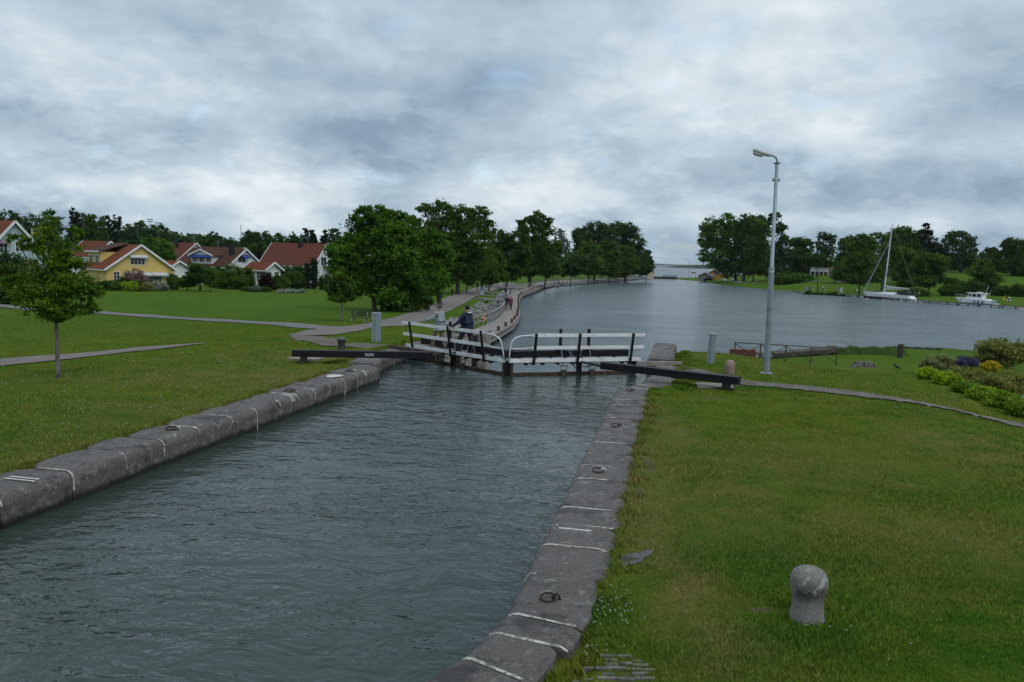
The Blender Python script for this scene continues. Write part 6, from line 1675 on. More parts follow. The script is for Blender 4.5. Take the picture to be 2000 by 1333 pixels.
# far shores of the lake
def ridge(name, x0, x1, d_, h0, label, seed, taper=True, sgm=90):
    r = np.random.default_rng(seed); A = AT(x0, 520, d_); B = AT(x1, 520, d_); n = sgm; pr = np.convolve(r.random(n + 8), np.ones(5) / 5, 'same')[4:n + 4]
    mb = MB(); vs = []
    for k in range(n):
        t = k / (n - 1); x = A.x + (B.x - A.x) * t; e = min(1, t * 6, (1 - t) * 6) ** .5 if taper else 1
        hh = WB + .2 + h0 * (.7 + .55 * (pr[k] - .5) + .2 * math.sin(t * 5)) * e
        vs += [(x, d_ - h0 * 1.5, WB), (x, d_, hh), (x, d_ + h0 * 12, hh * .8), (x, d_ + h0 * 40, WB)]
    mb.add(vs, [(4 * i + k, 4 * i + 4 + k, 4 * i + 5 + k, 4 * i + 1 + k) for i in range(n - 1) for k in range(3)])
    return tag(mb.build(name, M('far_forest', (.022, .038, .022), (.03, .05, .03), .02, 1.0), smooth=True), label, 'shore', kind='structure')


ridge('far_shore', 1338, 1600, 1750, 10.5, 'low wooded far shore of the lake at the right', 3)
ridge('far_shore', 900, 1345, 5200, 24, 'long low wooded shore on the horizon', 4)

# ------------------------------------------------------------------ quay, boats and buoys
Qp = [G(1552, 568.5, -2.95), G(1620, 573.5, -2.95), G(1690, 578.5, -2.95), G(1800, 587, -2.95), G(1870, 592.5, -2.95), G(2010, 600.5, -2.95)]
root = empty('quay_jetty', Qp[2], 'long low timber jetty along the far right bank where the boats are moored', 'jetty')
mb = MB()
for i in range(len(Qp) - 1): mb.bar(Qp[i] + Vector((0, 1.0, 0)), Qp[i + 1] + Vector((0, 1.0, 0)), 2.0, .12)
mb.build('deck', M('dark_deck', (.085, .085, .075), (.05, .05, .045), 1.2, .9), root)
mb = MB()
for (a, b) in ((.15, .92),): mb.bar(Qp[0].lerp(Qp[1], a) + Vector((0, .35, .08)), Qp[0].lerp(Qp[1], b) + Vector((0, .35, .08)), .9, .05)
mb.build('new_planks', M('fresh_planks', (.38, .32, .21)), root)
mb = MB()
for i in range(len(Qp) - 1):
    L_ = (Qp[i + 1] - Qp[i]).length; n = int(L_ / 2.2)
    for k in range(n): q = Qp[i].lerp(Qp[i + 1], k / n); MB().tube([q + Vector((0, .2, -1.2)), q + Vector((0, .2, -.05))], .14, 6).build('pile', M_DPILE, root)


def shore_ring(px, py, d_, label, col):
    q = AT(px, py, d_); g = -2.9; root = empty('lifebuoy_stand', (q.x, q.y, g), label, 'lifebuoy stand')
    MB().tube([(q.x, q.y, q.z), (q.x, q.y + .04, q.z)], .52, 18)
    mb = MB(); mb.box((q.x, q.y + .12, (q.z + g) / 2), (.14, .1, q.z - g + .8)); mb.build('post', M_DPILE, root)
    mb = MB(); n = 18; pts = [Vector((q.x + .40 * math.cos(2 * math.pi * k / n), q.y, q.z + .40 * math.sin(2 * math.pi * k / n))) for k in range(n + 1)]
    for k in range(3): mb.tube(pts[k * 6:k * 6 + 4], .12, 8)
    mb.build('ring_red', col, root, smooth=True)
    mb = MB()
    for k in range(3): mb.tube(pts[k * 6 + 3:k * 6 + 7], .125, 8)
    mb.build('ring_white', M_WHITE, root, smooth=True)


dk = M('dull_red', (.22, .04, .04))
shore_ring(1608, 564.5, 204, 'red and white lifebuoy on a jetty stand, left of the pair', dk)
shore_ring(1635, 566.5, 202, 'red and white lifebuoy on a jetty stand, right of the pair', dk)
shore_ring(1971, 585.5, 178, 'white and dark lifebuoy on a stand near the right end of the jetty', M_BLACK)
for (px, py, w_, h_, d_, mt_, nm, lb, ct) in [(1644, 567, .7, 1.3, 201, M_WHITE2, 'notice_board', 'small white notice on the jetty right of the lifebuoys', 'sign'), (1582, 564, .5, .9, 207, M('dull_blue', (.06, .11, .22)), 'blue_barrel', 'dull blue barrel on the jetty', 'barrel'), (1575.5, 564, .7, 1.1, 208, M_CABI, 'service_pillar', 'pale grey service pillar on the jetty left of the blue barrel', 'service pillar'),
                                              (1588.5, 565, .2, 1.1, 206, M('cream_post2', (.5, .42, .3)), 'jetty_post', 'thin cream post on the jetty', 'post'), (1674, 567, .35, .4, 198, M_WHITE, 'jetty_lamp', 'small white lamp on the bank left of the sailing boat', 'lamp')]:
    q = AT(px, py, d_); root = empty(nm, (q.x, q.y, -2.9), lb, ct); mb = MB()
    mb.tube([(q.x, q.y, q.z - h_ / 2), (q.x, q.y, q.z + h_ / 2)], [w_ * .5, w_ * .46], 10); mb.build('body', mt_, root); mb = MB(); mb.tube([(q.x, q.y, -3.0), (q.x, q.y, q.z)], .06, 6); mb.build('stem', M_GALV, root)
q = AT(1961, 588, 180); root = empty('rescue_stand', (q.x, q.y, -2.9), 'yellow triangular rescue stand near the right end of the jetty', 'rescue stand')
mb = MB(); YM = M('safety_yellow', (.55, .36, .02))
for a, b in (((-.45, 0), (0, 1.1)), ((.45, 0), (0, 1.1)), ((-.45, .1), (.45, .1))): mb.bar((q.x + a[0], q.y, -2.9 + a[1]), (q.x + b[0], q.y, -2.9 + b[1]), .12, .14)
mb.build('frame', YM, root); mb = MB(); n = 14; mb.tube([(q.x + .26 * math.cos(2 * math.pi * k / n), q.y - .1, -2.45 + .26 * math.sin(2 * math.pi * k / n)) for k in range(n + 1)], .09, 6); mb.build('ring', YM, root, smooth=True)


def hull(bow, stern, beam_, fb, sheer, mat, root, raket=1.2, rakeb=1.5, bottom=.5, mat2=None, tw=.7):
    bow = Vector(bow); stern = Vector(stern); d = bow - stern; d.z = 0; L = d.length; d.normalize(); n = Vector((-d.y, d.x, 0))
    N = 14; vs = []
    for i in range(N + 1):
        t = i / N
        wdt = beam_ / 2 * (tw + (1 - tw) * math.sin(min(1, t / .45) * math.pi / 2)) if t < .45 else beam_ / 2 * max(.0, math.cos((t - .45) / .55 * math.pi / 2)) ** .75
        wdt = max(wdt, .03); top = fb + sheer * (t ** 2)
        for (f, wf) in ((0, .80), (.35, .95), (1, 1.0)):
            xo = (L * t) + (rakeb * f * (t > .97) if i == N else 0) * 1.0 - (raket * (1 - f) * 0 if i else -raket * 0)
            x = L * t
            if i == N: x = L - rakeb * (1 - f)
            elif i == N - 1: x = L * t - rakeb * (1 - f) * .6
            if i == 0: x = -raket * (1 - f) * -1 if raket < 0 else (raket * f)
            p = stern + d * x; z = WB - .1 + (top + .1) * f
            for sg in (-1, 1): vs.append((p.x + n.x * wdt * wf * sg, p.y + n.y * wdt * wf * sg, z))
    f_ = []
    for i in range(N):
        a = i * 6; b = a + 6
        for k in range(2):
            f_.append((a + 2 * k, b + 2 * k, b + 2 * k + 2, a + 2 * k + 2)); f_.append((a + 2 * k + 1, a + 2 * k + 3, b + 2 * k + 3, b + 2 * k + 1))
        f_.append((a + 4, b + 4, b + 5, a + 5))
    f_.append((0, 2, 4, 5, 3, 1))
    mb = MB(); mb.v = vs; mb.f = [list(x) for x in f_]; mb.mi = [1 if (mat2 and (x[0] % 6 in (0, 1))) else 0 for x in f_]
    o = mb.build('hull', [mat, mat2] if mat2 else mat, root)
    def B(t, y, z): p = stern + d * (L * t) + n * y; return Vector((p.x, p.y, WB + z))
    return B, L, d, n


M_HULL = M('white_gelcoat', (.80, .81, .82), (.74, .75, .76), .5, .3, spec=.5); M_HULLB = M('blue_grey_gelcoat', (.16, .21, .28), rough=.35); M_BLKC = M('black_canvas', (.012, .013, .016)); M_SAILC = M('grey_sail_cover', (.42, .46, .50), (.36, .4, .44), 3, .8)
bowp = G(1686, 581.5, WB); stp = G(1788, 587.6, WB)
root = empty('sailing_boat', (bowp + stp) / 2, 'white sailing yacht with a tall mast, furled sails and black sprayhood moored at the jetty', 'sailing boat')
B, L_, bd_, bn_ = hull(bowp + (bowp - stp).normalized() * .3, stp, 3.4, 1.12, .45, M_HULL, root, raket=1.2, rakeb=1.0)
mb = MB()
for k in range(6):
    t0 = .34 + k * .07; t1 = t0 + .07; h0 = [.42, .45, .45, .42, .34, .22, .06]
    vs = [B(t0, -.95, 1.15), B(t1, -.9 + .1 * (k > 3), 1.2), B(t1, -.6, 1.2 + h0[k + 1]), B(t0, -.6, 1.15 + h0[k]), B(t0, .95, 1.15), B(t1, .9, 1.2), B(t1, .6, 1.2 + h0[k + 1]), B(t0, .6, 1.15 + h0[k])]
    mb.add(vs, [(0, 1, 2, 3), (3, 2, 6, 7), (7, 6, 5, 4), (0, 3, 7, 4), (1, 5, 6, 2)])
mb.build('coach_roof', M_HULL, root)
mastb = B(.585, 0, 1.3); mt_top = AT(1743, 437, mastb.y - .5)
MB().tube([mastb, mastb.lerp(mt_top, .6), mt_top], [.15, .13, .08], 8).build('mast', M_WHITE, root)
sp1 = mastb.lerp(mt_top, .42); sp2 = mastb.lerp(mt_top, .68)
mb = MB()
for sp, w_ in ((sp1, .9), (sp2, .7)): mb.bar(sp - bn_ * w_, sp + bn_ * w_, .06, .05)
mb.build('spreaders', M_WHITE, root)
bmE = B(.13, 0, 2.55); mb = MB(); A0 = mastb + Vector((0, 0, 1.1)); mb.tube([A0, bmE], .10, 8); o = mb.build('boom', M_WHITE, root)
mb = MB(); mb.tube([A0 + Vector((0, 0, .75)), A0.lerp(bmE, .1) + Vector((0, 0, .55)), A0.lerp(bmE, .3) + Vector((0, 0, .28)), A0.lerp(bmE, .7) + Vector((0, 0, .18)), bmE + Vector((0, 0, .12))], [.10, .24, .27, .22, .12], 10); mb.build('sail_cover', M_SAILC, o, smooth=True)
bst = B(.965, 0, 1.7); fs = mastb.lerp(mt_top, .78)
MB().tube([bst, bst.lerp(fs, .5), fs], [.10, .10, .05], 8).build('furled_foresail', M_SAILC, root)
mb = MB(); mb.tube([B(.99, 0, 1.6), mt_top], .022, 4); mb.tube([B(.0, 0, 1.2), mt_top], .018, 4)
for sg in (-1, 1): mb.tube([B(.56, 1.5 * sg, 1.15), sp1 + bn_ * .9 * sg, sp2 + bn_ * .7 * sg, mt_top], .018, 4); mb.tube([B(.50, 1.5 * sg, 1.15), sp1], .016, 4)
mb.build('rigging', M_GALV, root)
mb = MB()
for sg in (-1, 1):
    pv = None
    for t in (.97, .8, .65, .45, .25, .1, .02):
        yy = sg * 1.6 * (1 if t < .55 else max(.1, math.cos((t - .45) / .55 * 1.4))); z0 = 1.15 + .4 * t * t; q = B(t, yy, z0); mb.tube([q, q + Vector((0, 0, .62))], .018, 4)
        if pv is not None: mb.tube([pv + Vector((0, 0, .62)), q + Vector((0, 0, .62))], .012, 4); mb.tube([pv + Vector((0, 0, .32)), q + Vector((0, 0, .32))], .010, 4)
        pv = q
mb.build('guard_rails', M_GALV, root)
mb = MB(); pts = [(.30, 1.25), (.30, 1.95), (.26, 2.15), (.14, 2.1), (.10, 1.75), (.10, 1.2)]
mb.prism([B(t, -1.1, z) for t, z in pts], bn_ * 2.2); mb.build('spray_hood', M_BLKC, root, bevel=.05)
for t in (.80, .62, .50):
    p = B(t, -1.75 * (1 if t < .6 else .75), .55); MB().tube([p + Vector((0, 0, -.4)), p + Vector((0, 0, .35))], .12, 8).build('fender', M_WHITE, root, smooth=True)
p = B(.015, -.9, 1.2); mb = MB(); mb.tube([p, p + Vector((.5, 0, 1.1))], .02, 4); fp = mb.build('ensign_staff', M_WOODG, root); mb = MB(); a = p + Vector((.45, 0, 1.05)); mb.add([a, a + Vector((.25, .05, -.55)), a + Vector((-.05, .05, -.75)), a + Vector((-.25, 0, -.45))], [(0, 1, 2, 3)]); mb.build('ensign', M('yellow_blue_cloth', (.35, .28, .1)), fp)
# motor boat
bowp = G(1864, 592.0, WB); stp = G(1942, 596.5, WB)
root = empty('motor_boat', (bowp + stp) / 2, 'white motor cruiser with a grey blue hull band and wheelhouse moored at the jetty', 'motor boat')
B, L_, bd_, bn_ = hull(bowp, stp, 2.9, .95, .35, M_HULL, root, raket=.1, rakeb=1.7, mat2=M_HULLB, tw=.9)
mb = MB(); mb.prism([B(t, -1.2, z) for t, z in [(.12, .9), (.12, 1.15), (.30, 1.25), (.72, 1.35), (.86, 1.2), (.86, 1.0)]], bn_ * 2.4); mb.build('deck_house_base', M_HULL, root, bevel=.04)
mb = MB(); mb.prism([B(t, -1.0, z) for t, z in [(.27, 1.2), (.24, 2.3), (.60, 2.35), (.66, 1.3)]], bn_ * 2.0); wh = mb.build('wheelhouse', M_HULL, root, bevel=.04)
for (t0, t1) in ((.30, .40), (.42, .52), (.545, .60)):
    mb = MB(); sd_ = -1 if B(.5, -1, 0).y < B(.5, 1, 0).y else 1
    mb.add([B(t0, 1.012 * sd_, 1.62), B(t1, 1.012 * sd_, 1.62), B(t1 - .008, 1.012 * sd_, 2.18), B(t0, 1.012 * sd_, 2.18)], [(0, 1, 2, 3)]); mb.build('side_window', M_GLASS, wh)
mb = MB(); mb.prism([B(t, -1.15, z) for t, z in [(.20, 2.34), (.20, 2.44), (.66, 2.5), (.68, 2.4)]], bn_ * 2.3); mb.box(B(.38, 0, 2.6), (.9, .9, .18)); mb.build('roof', M_HULL, root, bevel=.02)
mb = MB(); mb.tube([B(.22, 0, 2.4), B(.18, 0, 4.3)], .03, 5); mb.bar(B(.19, -.4, 3.6), B(.19, .4, 3.6), .05, .05); mb.tube([B(.14, .3, 1.2), B(.10, .3, 3.2)], .02, 4); mb.build('mast', M_WHITE, root)
mb = MB()
for sg in (-1, 1):
    pv = None
    for t, yy in ((.66, 1.35), (.78, 1.15), (.90, .7), (.99, .12)):
        q = B(t, yy * sg, 1.2 + .15 * t); mb.tube([q, q + Vector((0, 0, .6))], .022, 4)
        if pv is not None: mb.tube([pv + Vector((0, 0, .6)), q + Vector((0, 0, .6))], .022, 4)
        pv = q
mb.build('bow_rail', M_GALV, root)
for (t, mt_) in ((.42, M('blue_fender', (.03, .06, .2))), (.22, M_DARKSEAM), (.70, M_WHITE), (.33, M('blue_fender2', (.03, .06, .2)))):
    p = B(t, 1.5 * sd_, .5); MB().tube([p + Vector((0, 0, -.35)), p + Vector((0, 0, .3))], .14, 8).build('fender', mt_, root, smooth=True)
mb = MB(); mb.box(B(-.03, 0, .25), (.9, 2.2, .12), rz=math.atan2(bd_.y, bd_.x)); mb.build('bathing_platform', M_HULL, root)
bu = None; M_BUOY = M('faded_pink_float', (.55, .28, .27), (.6, .4, .38), 8, .6)
for (a, b) in [(270, 948), (440, 958), (613, 970), (808, 982), (997, 995), (1190, 1008), (1392, 1020), (1602, 1033), (1820, 1050)]:
    q = G(1640 + a / 5.128, 400 + b / 5.128, WB)
    if bu is None:
        bu = empty('mooring_buoy', q, 'small faded pink mooring float on the water in the row before the boats', 'mooring buoy', 'mooring floats before the boats')
        MB().lathe(q, [(.05, -.12), (.22, -.05), (.30, .04), (.27, .14), (.14, .22), (.03, .25)], 12).build('float', M_BUOY, bu, smooth=True); MB().tube([q + Vector((0, 0, .22)), q + Vector((0, 0, .36))], .03, 6).build('eye', M_GALV, bu)
    else: dup(bu, q)

# ------------------------------------------------------------------ near right bank
root = empty('bank_railing', AT(1535, 700, 48), 'low rusty brown railing with crossed braces above the slipway', 'railing')
N = 5; pts = []
for k in range(N):
    px = 1436 + 199 * k / (N - 1); d_ = 44 + 7 * k / (N - 1); py = 669.5 + 11.5 * k / (N - 1)
    q = AT(px, py, d_); pts.append(q)
M_RB = M('rust_brown_steel', (.045, .032, .026), (.07, .05, .04), 6, .7)
mb = MB()
for k in range(N - 1): mb.bar(pts[k], pts[k + 1], .05, .06)
mb.build('top_rail', M_RB, root)
for k in range(N):
    q = pts[k]; MB().bar(q + Vector((0, 0, -1.15)), q, .06, .06).build('post', M_RB, root)
for k in range(N - 1):
    a, b = pts[k], pts[k + 1]; MB().bar(a + Vector((0, 0, -.05)), b + Vector((0, 0, -.95)), .035, .035).bar(a + Vector((0, 0, -.95)), b + Vector((0, 0, -.05)), .03, .03).build('cross_brace', M_RB, root)
a = AT(1425, 681.5, 46); b = AT(1477, 683.5, 45.5); mb = MB()
for k in range(8): mb.bar(a + Vector((0, 0, -.07 * k - .035)), b + Vector((0, 0, -.07 * k - .035)), .5 - .012 * (k % 3), .062)
tag(mb.build('board_stack', M('red_brown_boards', (.20, .075, .055), (.13, .052, .042), 5, .9, .3)), 'stack of red-brown boards at the left end of the bank railing', 'board stack')
root = empty('slipway_jetty', G(1560, 688, -2.8), 'dark worn timber jetty at the water behind the bank railing', 'jetty')
a = G(1478, 692, -2.7); b = G(1645, 679.5, -2.7); mb = MB(); mb.bar(a, b, 1.1, .10); mb.bar(a + Vector((0, -.55, -.14)), b + Vector((0, -.55, -.14)), .12, .2); mb.build('deck', M('old_dark_deck', (.09, .08, .07), (.045, .04, .036), 4, .9), root)
for k in range(9):
    q = a.lerp(b, (k + .3) / 9); mb = MB(); mb.box(q + Vector((0, -.4, -.5)), (.28, .2, .8)); mb.build('support', M_DPILE, root)
a = G(1745, 679.5, -3.1); b = G(1832, 683, -3.1); mb = MB(); mb.bar(a, b, .9, .2)
for k in range(5): mb.box(a.lerp(b, k / 4 * .98 + .01) + Vector((0, -.3, .06)), (.25, .3, .2))
tag(mb.build('low_jetty', M_DPILE), 'low dark landing timber at the water right of the square post', 'jetty')
q = AT(1758, 688, 58); root = empty('square_post', (q.x, 58, T(q.x, 58)), 'short dark square post standing on the lower lawn by the reeds', 'post')
top = AT(1760, 673.5, 58); MB().bar((q.x, 58, q.z - .8), (top.x, 58, top.z), .32, .3).build('post_block', M_DPILE, root, bevel=.03); MB().box((top.x, 58, top.z + .01), (.36, .34, .04)).build('post_cap', M_DPILE, root)
# reeds
g_ = np.random.default_rng(9); n = 5200; u_ = g_.random(n); xa = AT(1626, 685, 60).x; xb = AT(1757, 685, 61).x
x = xa + (xb - xa) * u_; y = 59.6 + g_.random(n) * 1.9; z = terrain(x, y); z = np.maximum(z, WB - .1); hh = (.30 + .22 * g_.random(n)) * (.75 + .25 * np.sin(u_ * 23) + .12 * np.sin(u_ * 61)) + .12
lx = g_.normal(0, .10, n); w_ = .03
V = np.stack([np.stack([x - w_, y, z], 1), np.stack([x + w_, y, z], 1), np.stack([x + lx, y + g_.normal(0, .05, n), z + hh], 1)], 1)
tag(quads_mesh('reeds', V, L_REED, nper=3), 'green reeds at the water edge of the lower lawn', 'reeds', kind='stuff')
# stump
g = GT(1687, 718); root = empty('tree_stump', g, 'wide weathered tree stump with splayed roots on the right bank', 'tree stump')
rs = random.Random(3); prof = [(.62, -.25), (.60, -.05), (.50, .12), (.44, .26), (.42, .34)]; n = 30; mb = MB(); vs = []
ph = [rs.uniform(0, 6.28) for _ in range(3)]
for (r, z) in prof:
    for k in range(n):
        a = 2 * math.pi * k / n; fl = 1 + (.22 * math.sin(5 * a + ph[0]) + .12 * math.sin(9 * a + ph[1])) * (1 - max(z, 0) / .5); vs.append(g + Vector((r * fl * 1.15 * math.cos(a), r * fl * .9 * math.sin(a), z + (.03 * math.sin(3 * a) if z > .3 else 0))))
fs = [(i * n + k, i * n + (k + 1) % n, (i + 1) * n + (k + 1) % n, (i + 1) * n + k) for i in range(len(prof) - 1) for k in range(n)] + [tuple(range((len(prof) - 1) * n, len(prof) * n))]
mb.add(vs, fs); mb.build('stump_wood', M('grey_stump', (.17, .155, .135), (.05, .043, .036), 9, .95, .8, 25, stretch=(1, 1, .3), lo=.42, hi=.58), root)
mb = MB()
for (a, l) in ((.1, .95), (3.4, .8), (5.4, .7), (2.4, .6)): mb.tube([g + Vector((.4 * math.cos(a), .35 * math.sin(a), .16)), g + Vector((.7 * l * 1.1 * math.cos(a), .6 * l * math.sin(a), .04)), g + Vector((l * 1.0 * math.cos(a), l * .8 * math.sin(a), -.10))], [.13, .09, .05], 8)
mb.build('root', M_ROCK, root, smooth=True)


def crow(p, rz, label):
    root = empty('crow', p, label, 'bird'); root.rotation_euler = (0, 0, rz); b = Vector(p); mk = M_CROW
    MB().tube([b + Vector((-.20, 0, .10)), b + Vector((-.12, 0, .15)), b + Vector((-.03, 0, .19)), b + Vector((.06, 0, .24)), b + Vector((.11, 0, .30)), b + Vector((.14, 0, .345)), b + Vector((.17, 0, .35))], [.03, .05, .078, .072, .042, .042, .02], 10).build('body', mk, root, smooth=True)
    MB().tube([b + Vector((.165, 0, .35)), b + Vector((.23, 0, .335))], [.016, .004], 6).build('beak', mk, root)
    mb = MB(); mb.add([b + Vector(q) for q in [(-.12, -.03, .15), (-.12, .03, .15), (-.30, .035, .075), (-.30, -.035, .075)]], [(0, 1, 2, 3)]); mb.add([b + Vector((q[0], q[1], q[2] - .012)) for q in [(-.12, -.03, .15), (-.12, .03, .15), (-.30, .035, .075), (-.30, -.035, .075)]], [(3, 2, 1, 0)]); mb.build('tail', mk, root)
    for s_ in (-.03, .03):
        MB().tube([b + Vector((-.01, s_, .14)), b + Vector((-.03, s_, .07)), b + Vector((0, s_, .0)), b + Vector((.04, s_, .0))], .008, 5).build('leg', mk, root)
        MB().tube([b + Vector((.05, s_ * 2, .235)), b + Vector((-.05, s_ * 2.3, .19)), b + Vector((-.18, s_ * 1.2, .11))], [.03, .045, .01], 6).build('wing', mk, root, smooth=True)


M_CROW = M('crow_black', (.006, .006, .008), rough=.45)
crow(GT(1751, 724), rad(150), 'black crow standing on the grass right of the stump')
crow(GT(1902, 768), rad(200), 'black crow at the edge of the bright green border')
q = GT(1212, 752 + 10); q = G(1211, 757, .02)
crow_s = M_CROW
# flower bed
for a in [('cream-flowering rounded bush at the left end of the flower bed', 1832, 731, 68, 42, 39, L_CREAM, 6000, .065), ('big khaki bush at the back of the flower bed', 1955, 720, 104, 54, 45, L_KHAKI, 9000, .08), ('patch of purple flowers in the bed', 1885, 717, 54, 19, 42, L_PURPLE, 3400, .05),
          ('patch of yellow flowers beside the purple ones', 1936, 720, 40, 20, 42, L_YELLOW, 2600, .05), ('olive bush in the middle of the flower bed', 1885, 752, 80, 34, 36, L_KHAKI, 6000, .05), ('wide khaki bush spreading to the right edge', 1955, 770, 110, 46, 33.5, L_KHAKI, 9000, .05), ('olive bush behind the rocks at the right edge', 1990, 745, 60, 38, 38, L_KHAKI, 4000, .055),
          ('chartreuse cushion at the left foot of the flower bed', 1815, 743, 56, 22, 36, L_CHART, 4200, .05), ('second chartreuse cushion right of the leftmost one', 1850, 756, 56, 24, 34.5, L_CHART, 4200, .05), ('bright green cushion, first of the row along the bed edge', 1885, 774, 56, 26, 32.5, L_BRIGHT, 4200, .045), ('bright green cushion, second of the row along the bed edge', 1918, 789, 58, 30, 31, L_BRIGHT, 4400, .045),
          ('bright green cushion, third of the row along the bed edge', 1955, 803, 62, 34, 29.8, L_BRIGHT, 4800, .045), ('bright green cushion, last of the row at the right edge', 1996, 820, 66, 42, 28.6, L_BRIGHT, 5200, .045), ('small yellow-tipped plant among the khaki bushes', 1925, 762, 30, 14, 33.2, L_YELLOW, 1400, .04)]:
    shrub(a[0], *a[1:7], n=a[7], leaf=a[8])
rs = random.Random(8)
for (px, py, r, d_, lb) in [(1868, 727, .45, 38.5, 'pale boulder in the flower bed right of the cream bush'), (1893, 727, .6, 38.5, 'wide pale boulder in the middle of the flower bed'), (1976, 732, .42, 37, 'pale boulder at the right of the flower bed'), (2003, 770, .4, 33, 'pale boulder cut by the right edge of the picture')]:
    q = AT(px, py, d_); z_ = T(q.x, d_); r *= .8; mb = MB(); mb.blobr((q.x, d_, z_ + r * .3), (r, r * .8, r * .55), rs, sub=3, amp=.25); tag(mb.build('boulder', M('pale_boulder', (.30, .29, .28), (.22, .21, .205), 5, .9, .5), smooth=True), lb, 'rock')


# ------------------------------------------------------------------ grass blades, clover and edge tufts
def blades(name, n, dmin, dmax, azr, hmin, hmax, label, seed=1, zone=None, nmult=1.0):
    g = np.random.default_rng(seed)
    r = dmin * (dmax / dmin) ** (g.random(n)); a = np.radians(g.uniform(azr[0], azr[1], n))
    x = r * np.sin(a); y = r * np.cos(a); s = x * CT - y * ST_; t = x * ST_ + y * CT
    edge_r = SRX + .84 + .12 * np.sin(t * 7.0) + .05 * np.sin(t * 17)
    edge_r = np.where(t > 21.4, -.60 + .85, edge_r); edge_l = np.where(t > 22.7, -9.7 - .75, SLX - .80 - .10 * np.sin(t * 5.7))
    ok = (s > edge_r) | (s < edge_l)
    nz = .5 + .5 * np.sin(x * 3.1 + 2 * np.sin(y * 1.9)) * np.sin(y * 2.7 + x)
    ok &= spots(x, y, DIRT) + .25 * nz < .52
    ok &= ~((t < 6.3) & (s < -.2) & (s > -6))
    if zone is not None: ok &= zone(x, y, s, t)
    x, y, r, s = x[ok], y[ok], r[ok], s[ok]; n = len(x); z = terrain(x, y)
    keep = z > -2.9; x, y, r, z, s = x[keep], y[keep], r[keep], z[keep], s[keep]; n = len(x)
    lu = spots(x, y, LUSH); dr = spots(x, y, DRY)
    hh = g.uniform(hmin, hmax, n) * (1 + .7 * lu - .2 * dr) * (.6 + .9 * np.clip(.5 + .5 * np.sin(x * 1.7 + np.sin(y * 2.3)) * np.cos(y * 1.1 + x * .6), 0, 1))
    w_ = .0022 + .00038 * r; th = g.uniform(0, 6.283, n); lean = g.normal(0, .55, (n, 2)) * hh[:, None]
    bx = np.cos(th) * w_; by = np.sin(th) * w_
    V = np.stack([np.stack([x - bx, y - by, z - .005], 1), np.stack([x + bx, y + by, z - .005], 1), np.stack([x + lean[:, 0], y + lean[:, 1], z + hh], 1)], 1)
    return tag(quads_mesh(name, V, M_BLADE, nper=3, attrs={'lush': lu, 'dry': dr}), label, 'grass', kind='stuff')


def off_path(x, y, s, t):
    # keep clear of the worn path over the right bank
    P_ = np.array([(p.x, p.y) for p in gts([(1290, 722), (1380, 735), (1450, 749), (1530, 756), (1620, 765), (1720, 778), (1800, 790), (1880, 806), (1950, 823), (2010, 838)])])
    d2 = np.full(x.shape, 99.0)
    for i in range(len(P_) - 1):
        a = P_[i]; b = P_[i + 1]; dx, dy = b - a; tt = np.clip(((x - a[0]) * dx + (y - a[1]) * dy) / (dx * dx + dy * dy), 0, 1); d2 = np.minimum(d2, np.hypot(x - a[0] - tt * dx, y - a[1] - tt * dy))
    return d2 > .32


blades('grass', 400000, 4.6, 44, (-2, 40), .014, .034, 'short mown grass of the right lawn', 1, off_path)
blades('grass', 300000, 7.5, 75, (-42, -6), .014, .036, 'short mown grass of the near left lawn', 2)
for sd_, seed, lb in ((1, 5, 'ragged grass edge along the right coping'), (-1, 6, 'ragged grass edge along the left coping')):
    g = np.random.default_rng(seed); n = 40000; t = g.uniform(5.2, 34, n) ** 1.0
    if sd_ > 0: s = np.where(t < 21.5, SRX + .74, -.62 + .8) + np.abs(g.normal(0, .15, n)) + .13 * np.sin(t * 6.8) + .07 * np.sin(t * 15)
    else: s = np.where(t < 22.7, SLX - .70, -9.75 - .7) - np.abs(g.normal(0, .13, n)) + .07 * np.sin(t * 5.4)
    x = s * CT + t * ST_; y = -s * ST_ + t * CT; z = terrain(x, y); ok = z > -1; x, y, z, t = x[ok], y[ok], z[ok], t[ok]; n = len(x)
    hh = g.uniform(.03, .085, n); r = np.hypot(x, y); w_ = .003 + .0004 * r; th = g.uniform(0, 6.283, n)
    V = np.stack([np.stack([x - np.cos(th) * w_, y - np.sin(th) * w_, z], 1), np.stack([x + np.cos(th) * w_, y + np.sin(th) * w_, z], 1), np.stack([x + g.normal(-.02 * sd_, .03, n), y + g.normal(0, .03, n), z + hh], 1)], 1)
    tag(quads_mesh('grass', V, M_BLADE, nper=3, attrs={'lush': spots(x, y, LUSH), 'dry': spots(x, y, DRY)}), lb, 'grass', kind='stuff')
FP = gts([(1450, 749), (1530, 756), (1620, 765), (1720, 778), (1800, 790), (1880, 806), (1950, 823)])
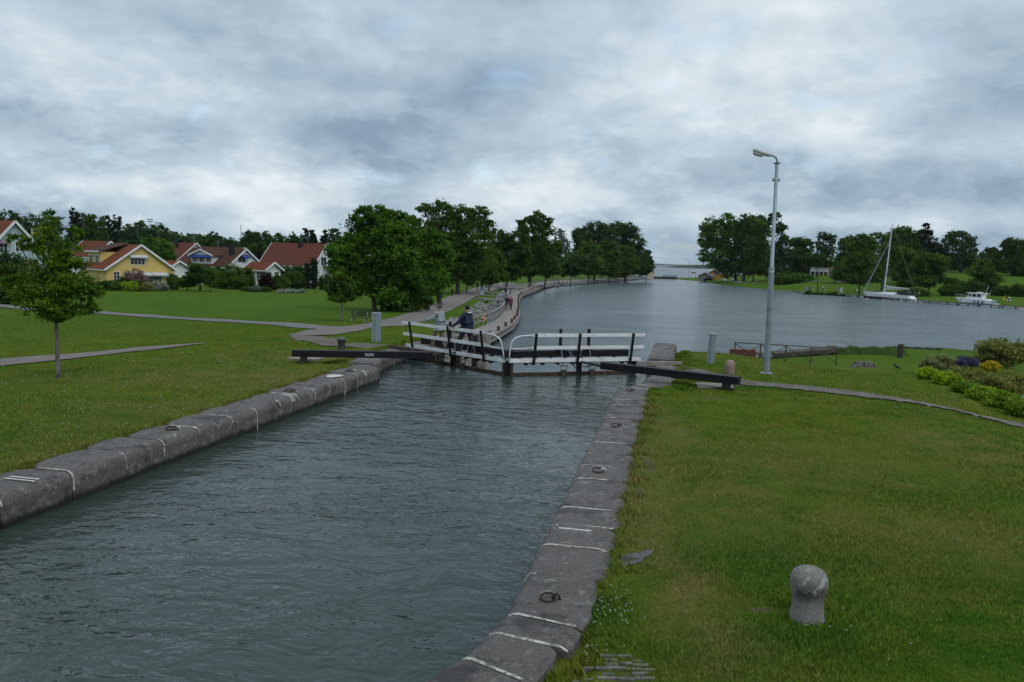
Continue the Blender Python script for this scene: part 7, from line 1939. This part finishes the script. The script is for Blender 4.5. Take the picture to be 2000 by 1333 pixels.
# clover heads
g = np.random.default_rng(12); pts = []
for (px, py, sx, n) in [(1180, 1190, .22, 60), (1130, 1260, .15, 50), (1620, 1220, .3, 10), (250, 800, 3.0, 130), (180, 860, 2.0, 50), (420, 700, 5, 160), (1600, 900, 6, 90), (1800, 760, 3, 120), (120, 770, 4, 170)]:
    q = G(px, py, 0)
    for k in range(n):
        x = q.x + g.normal(0, sx); y = q.y + g.normal(0, sx); s, t = toST((x, y))
        if SLX - .9 < s < SRX + .85: continue
        pts.append((x, y))
pts = np.array(pts); z = terrain(pts[:, 0], pts[:, 1]) + .05; r = .007 + .00045 * np.hypot(pts[:, 0], pts[:, 1]); V = []
for (dx, dy, dz_, ex, ey, ez) in ((1, 0, 0, 0, 0, 1), (0, 1, 0, 0, 0, 1), (1, 0, 0, 0, 1, 0)):
    a = np.array([dx, dy, dz_]); b = np.array([ex, ey, ez]); c = np.stack([pts[:, 0], pts[:, 1], z], 1)
    V.append(np.stack([c - a * r[:, None] - b * 0, c - b * r[:, None], c + a * r[:, None], c + b * r[:, None]], 1) * 1.0)
tag(quads_mesh('clover_flowers', np.concatenate(V), M('clover_white', (.45, .45, .40))), 'scattered white clover heads in the lawns', 'flowers', kind='stuff')


# ------------------------------------------------------------------ air between here and the far shore
mt = D.materials.new('air_haze'); mt.use_nodes = True; nt = mt.node_tree; nt.nodes.clear()
o_ = nt.nodes.new('ShaderNodeOutputMaterial'); v_ = nt.nodes.new('ShaderNodeVolumePrincipled')
v_.inputs['Color'].default_value = (.80, .88, .95, 1); v_.inputs['Density'].default_value = .00005; v_.inputs['Anisotropy'].default_value = .2
nt.links.new(v_.outputs[0], o_.inputs['Volume'])
mb = MB(); mb.box((0, 0, 12.6), (25000, 25000, 39.6))
hz_o = tag(mb.build('haze', mt), 'thin pale air haze over the lake and the far shores', 'haze', kind='stuff')

sr = random.Random(21); pb = MB()
for k in range(90):
    i = sr.randrange(len(FP) - 1); q = FP[i].lerp(FP[i + 1], sr.random()); x = q.x + sr.gauss(0, .14); y = q.y + sr.gauss(0, .14); r = sr.uniform(.015, .05)
    pb.blobr((x, y, T(x, y) + .02), (r * 1.4, r, r * .6), sr, sub=1, amp=.2)
tag(pb.build('loose_stones', M('pale_pebbles', (.26, .25, .24), (.14, .135, .13), 9, .9)), 'loose pale stones scattered on the worn right footpath', 'stones', kind='stuff')
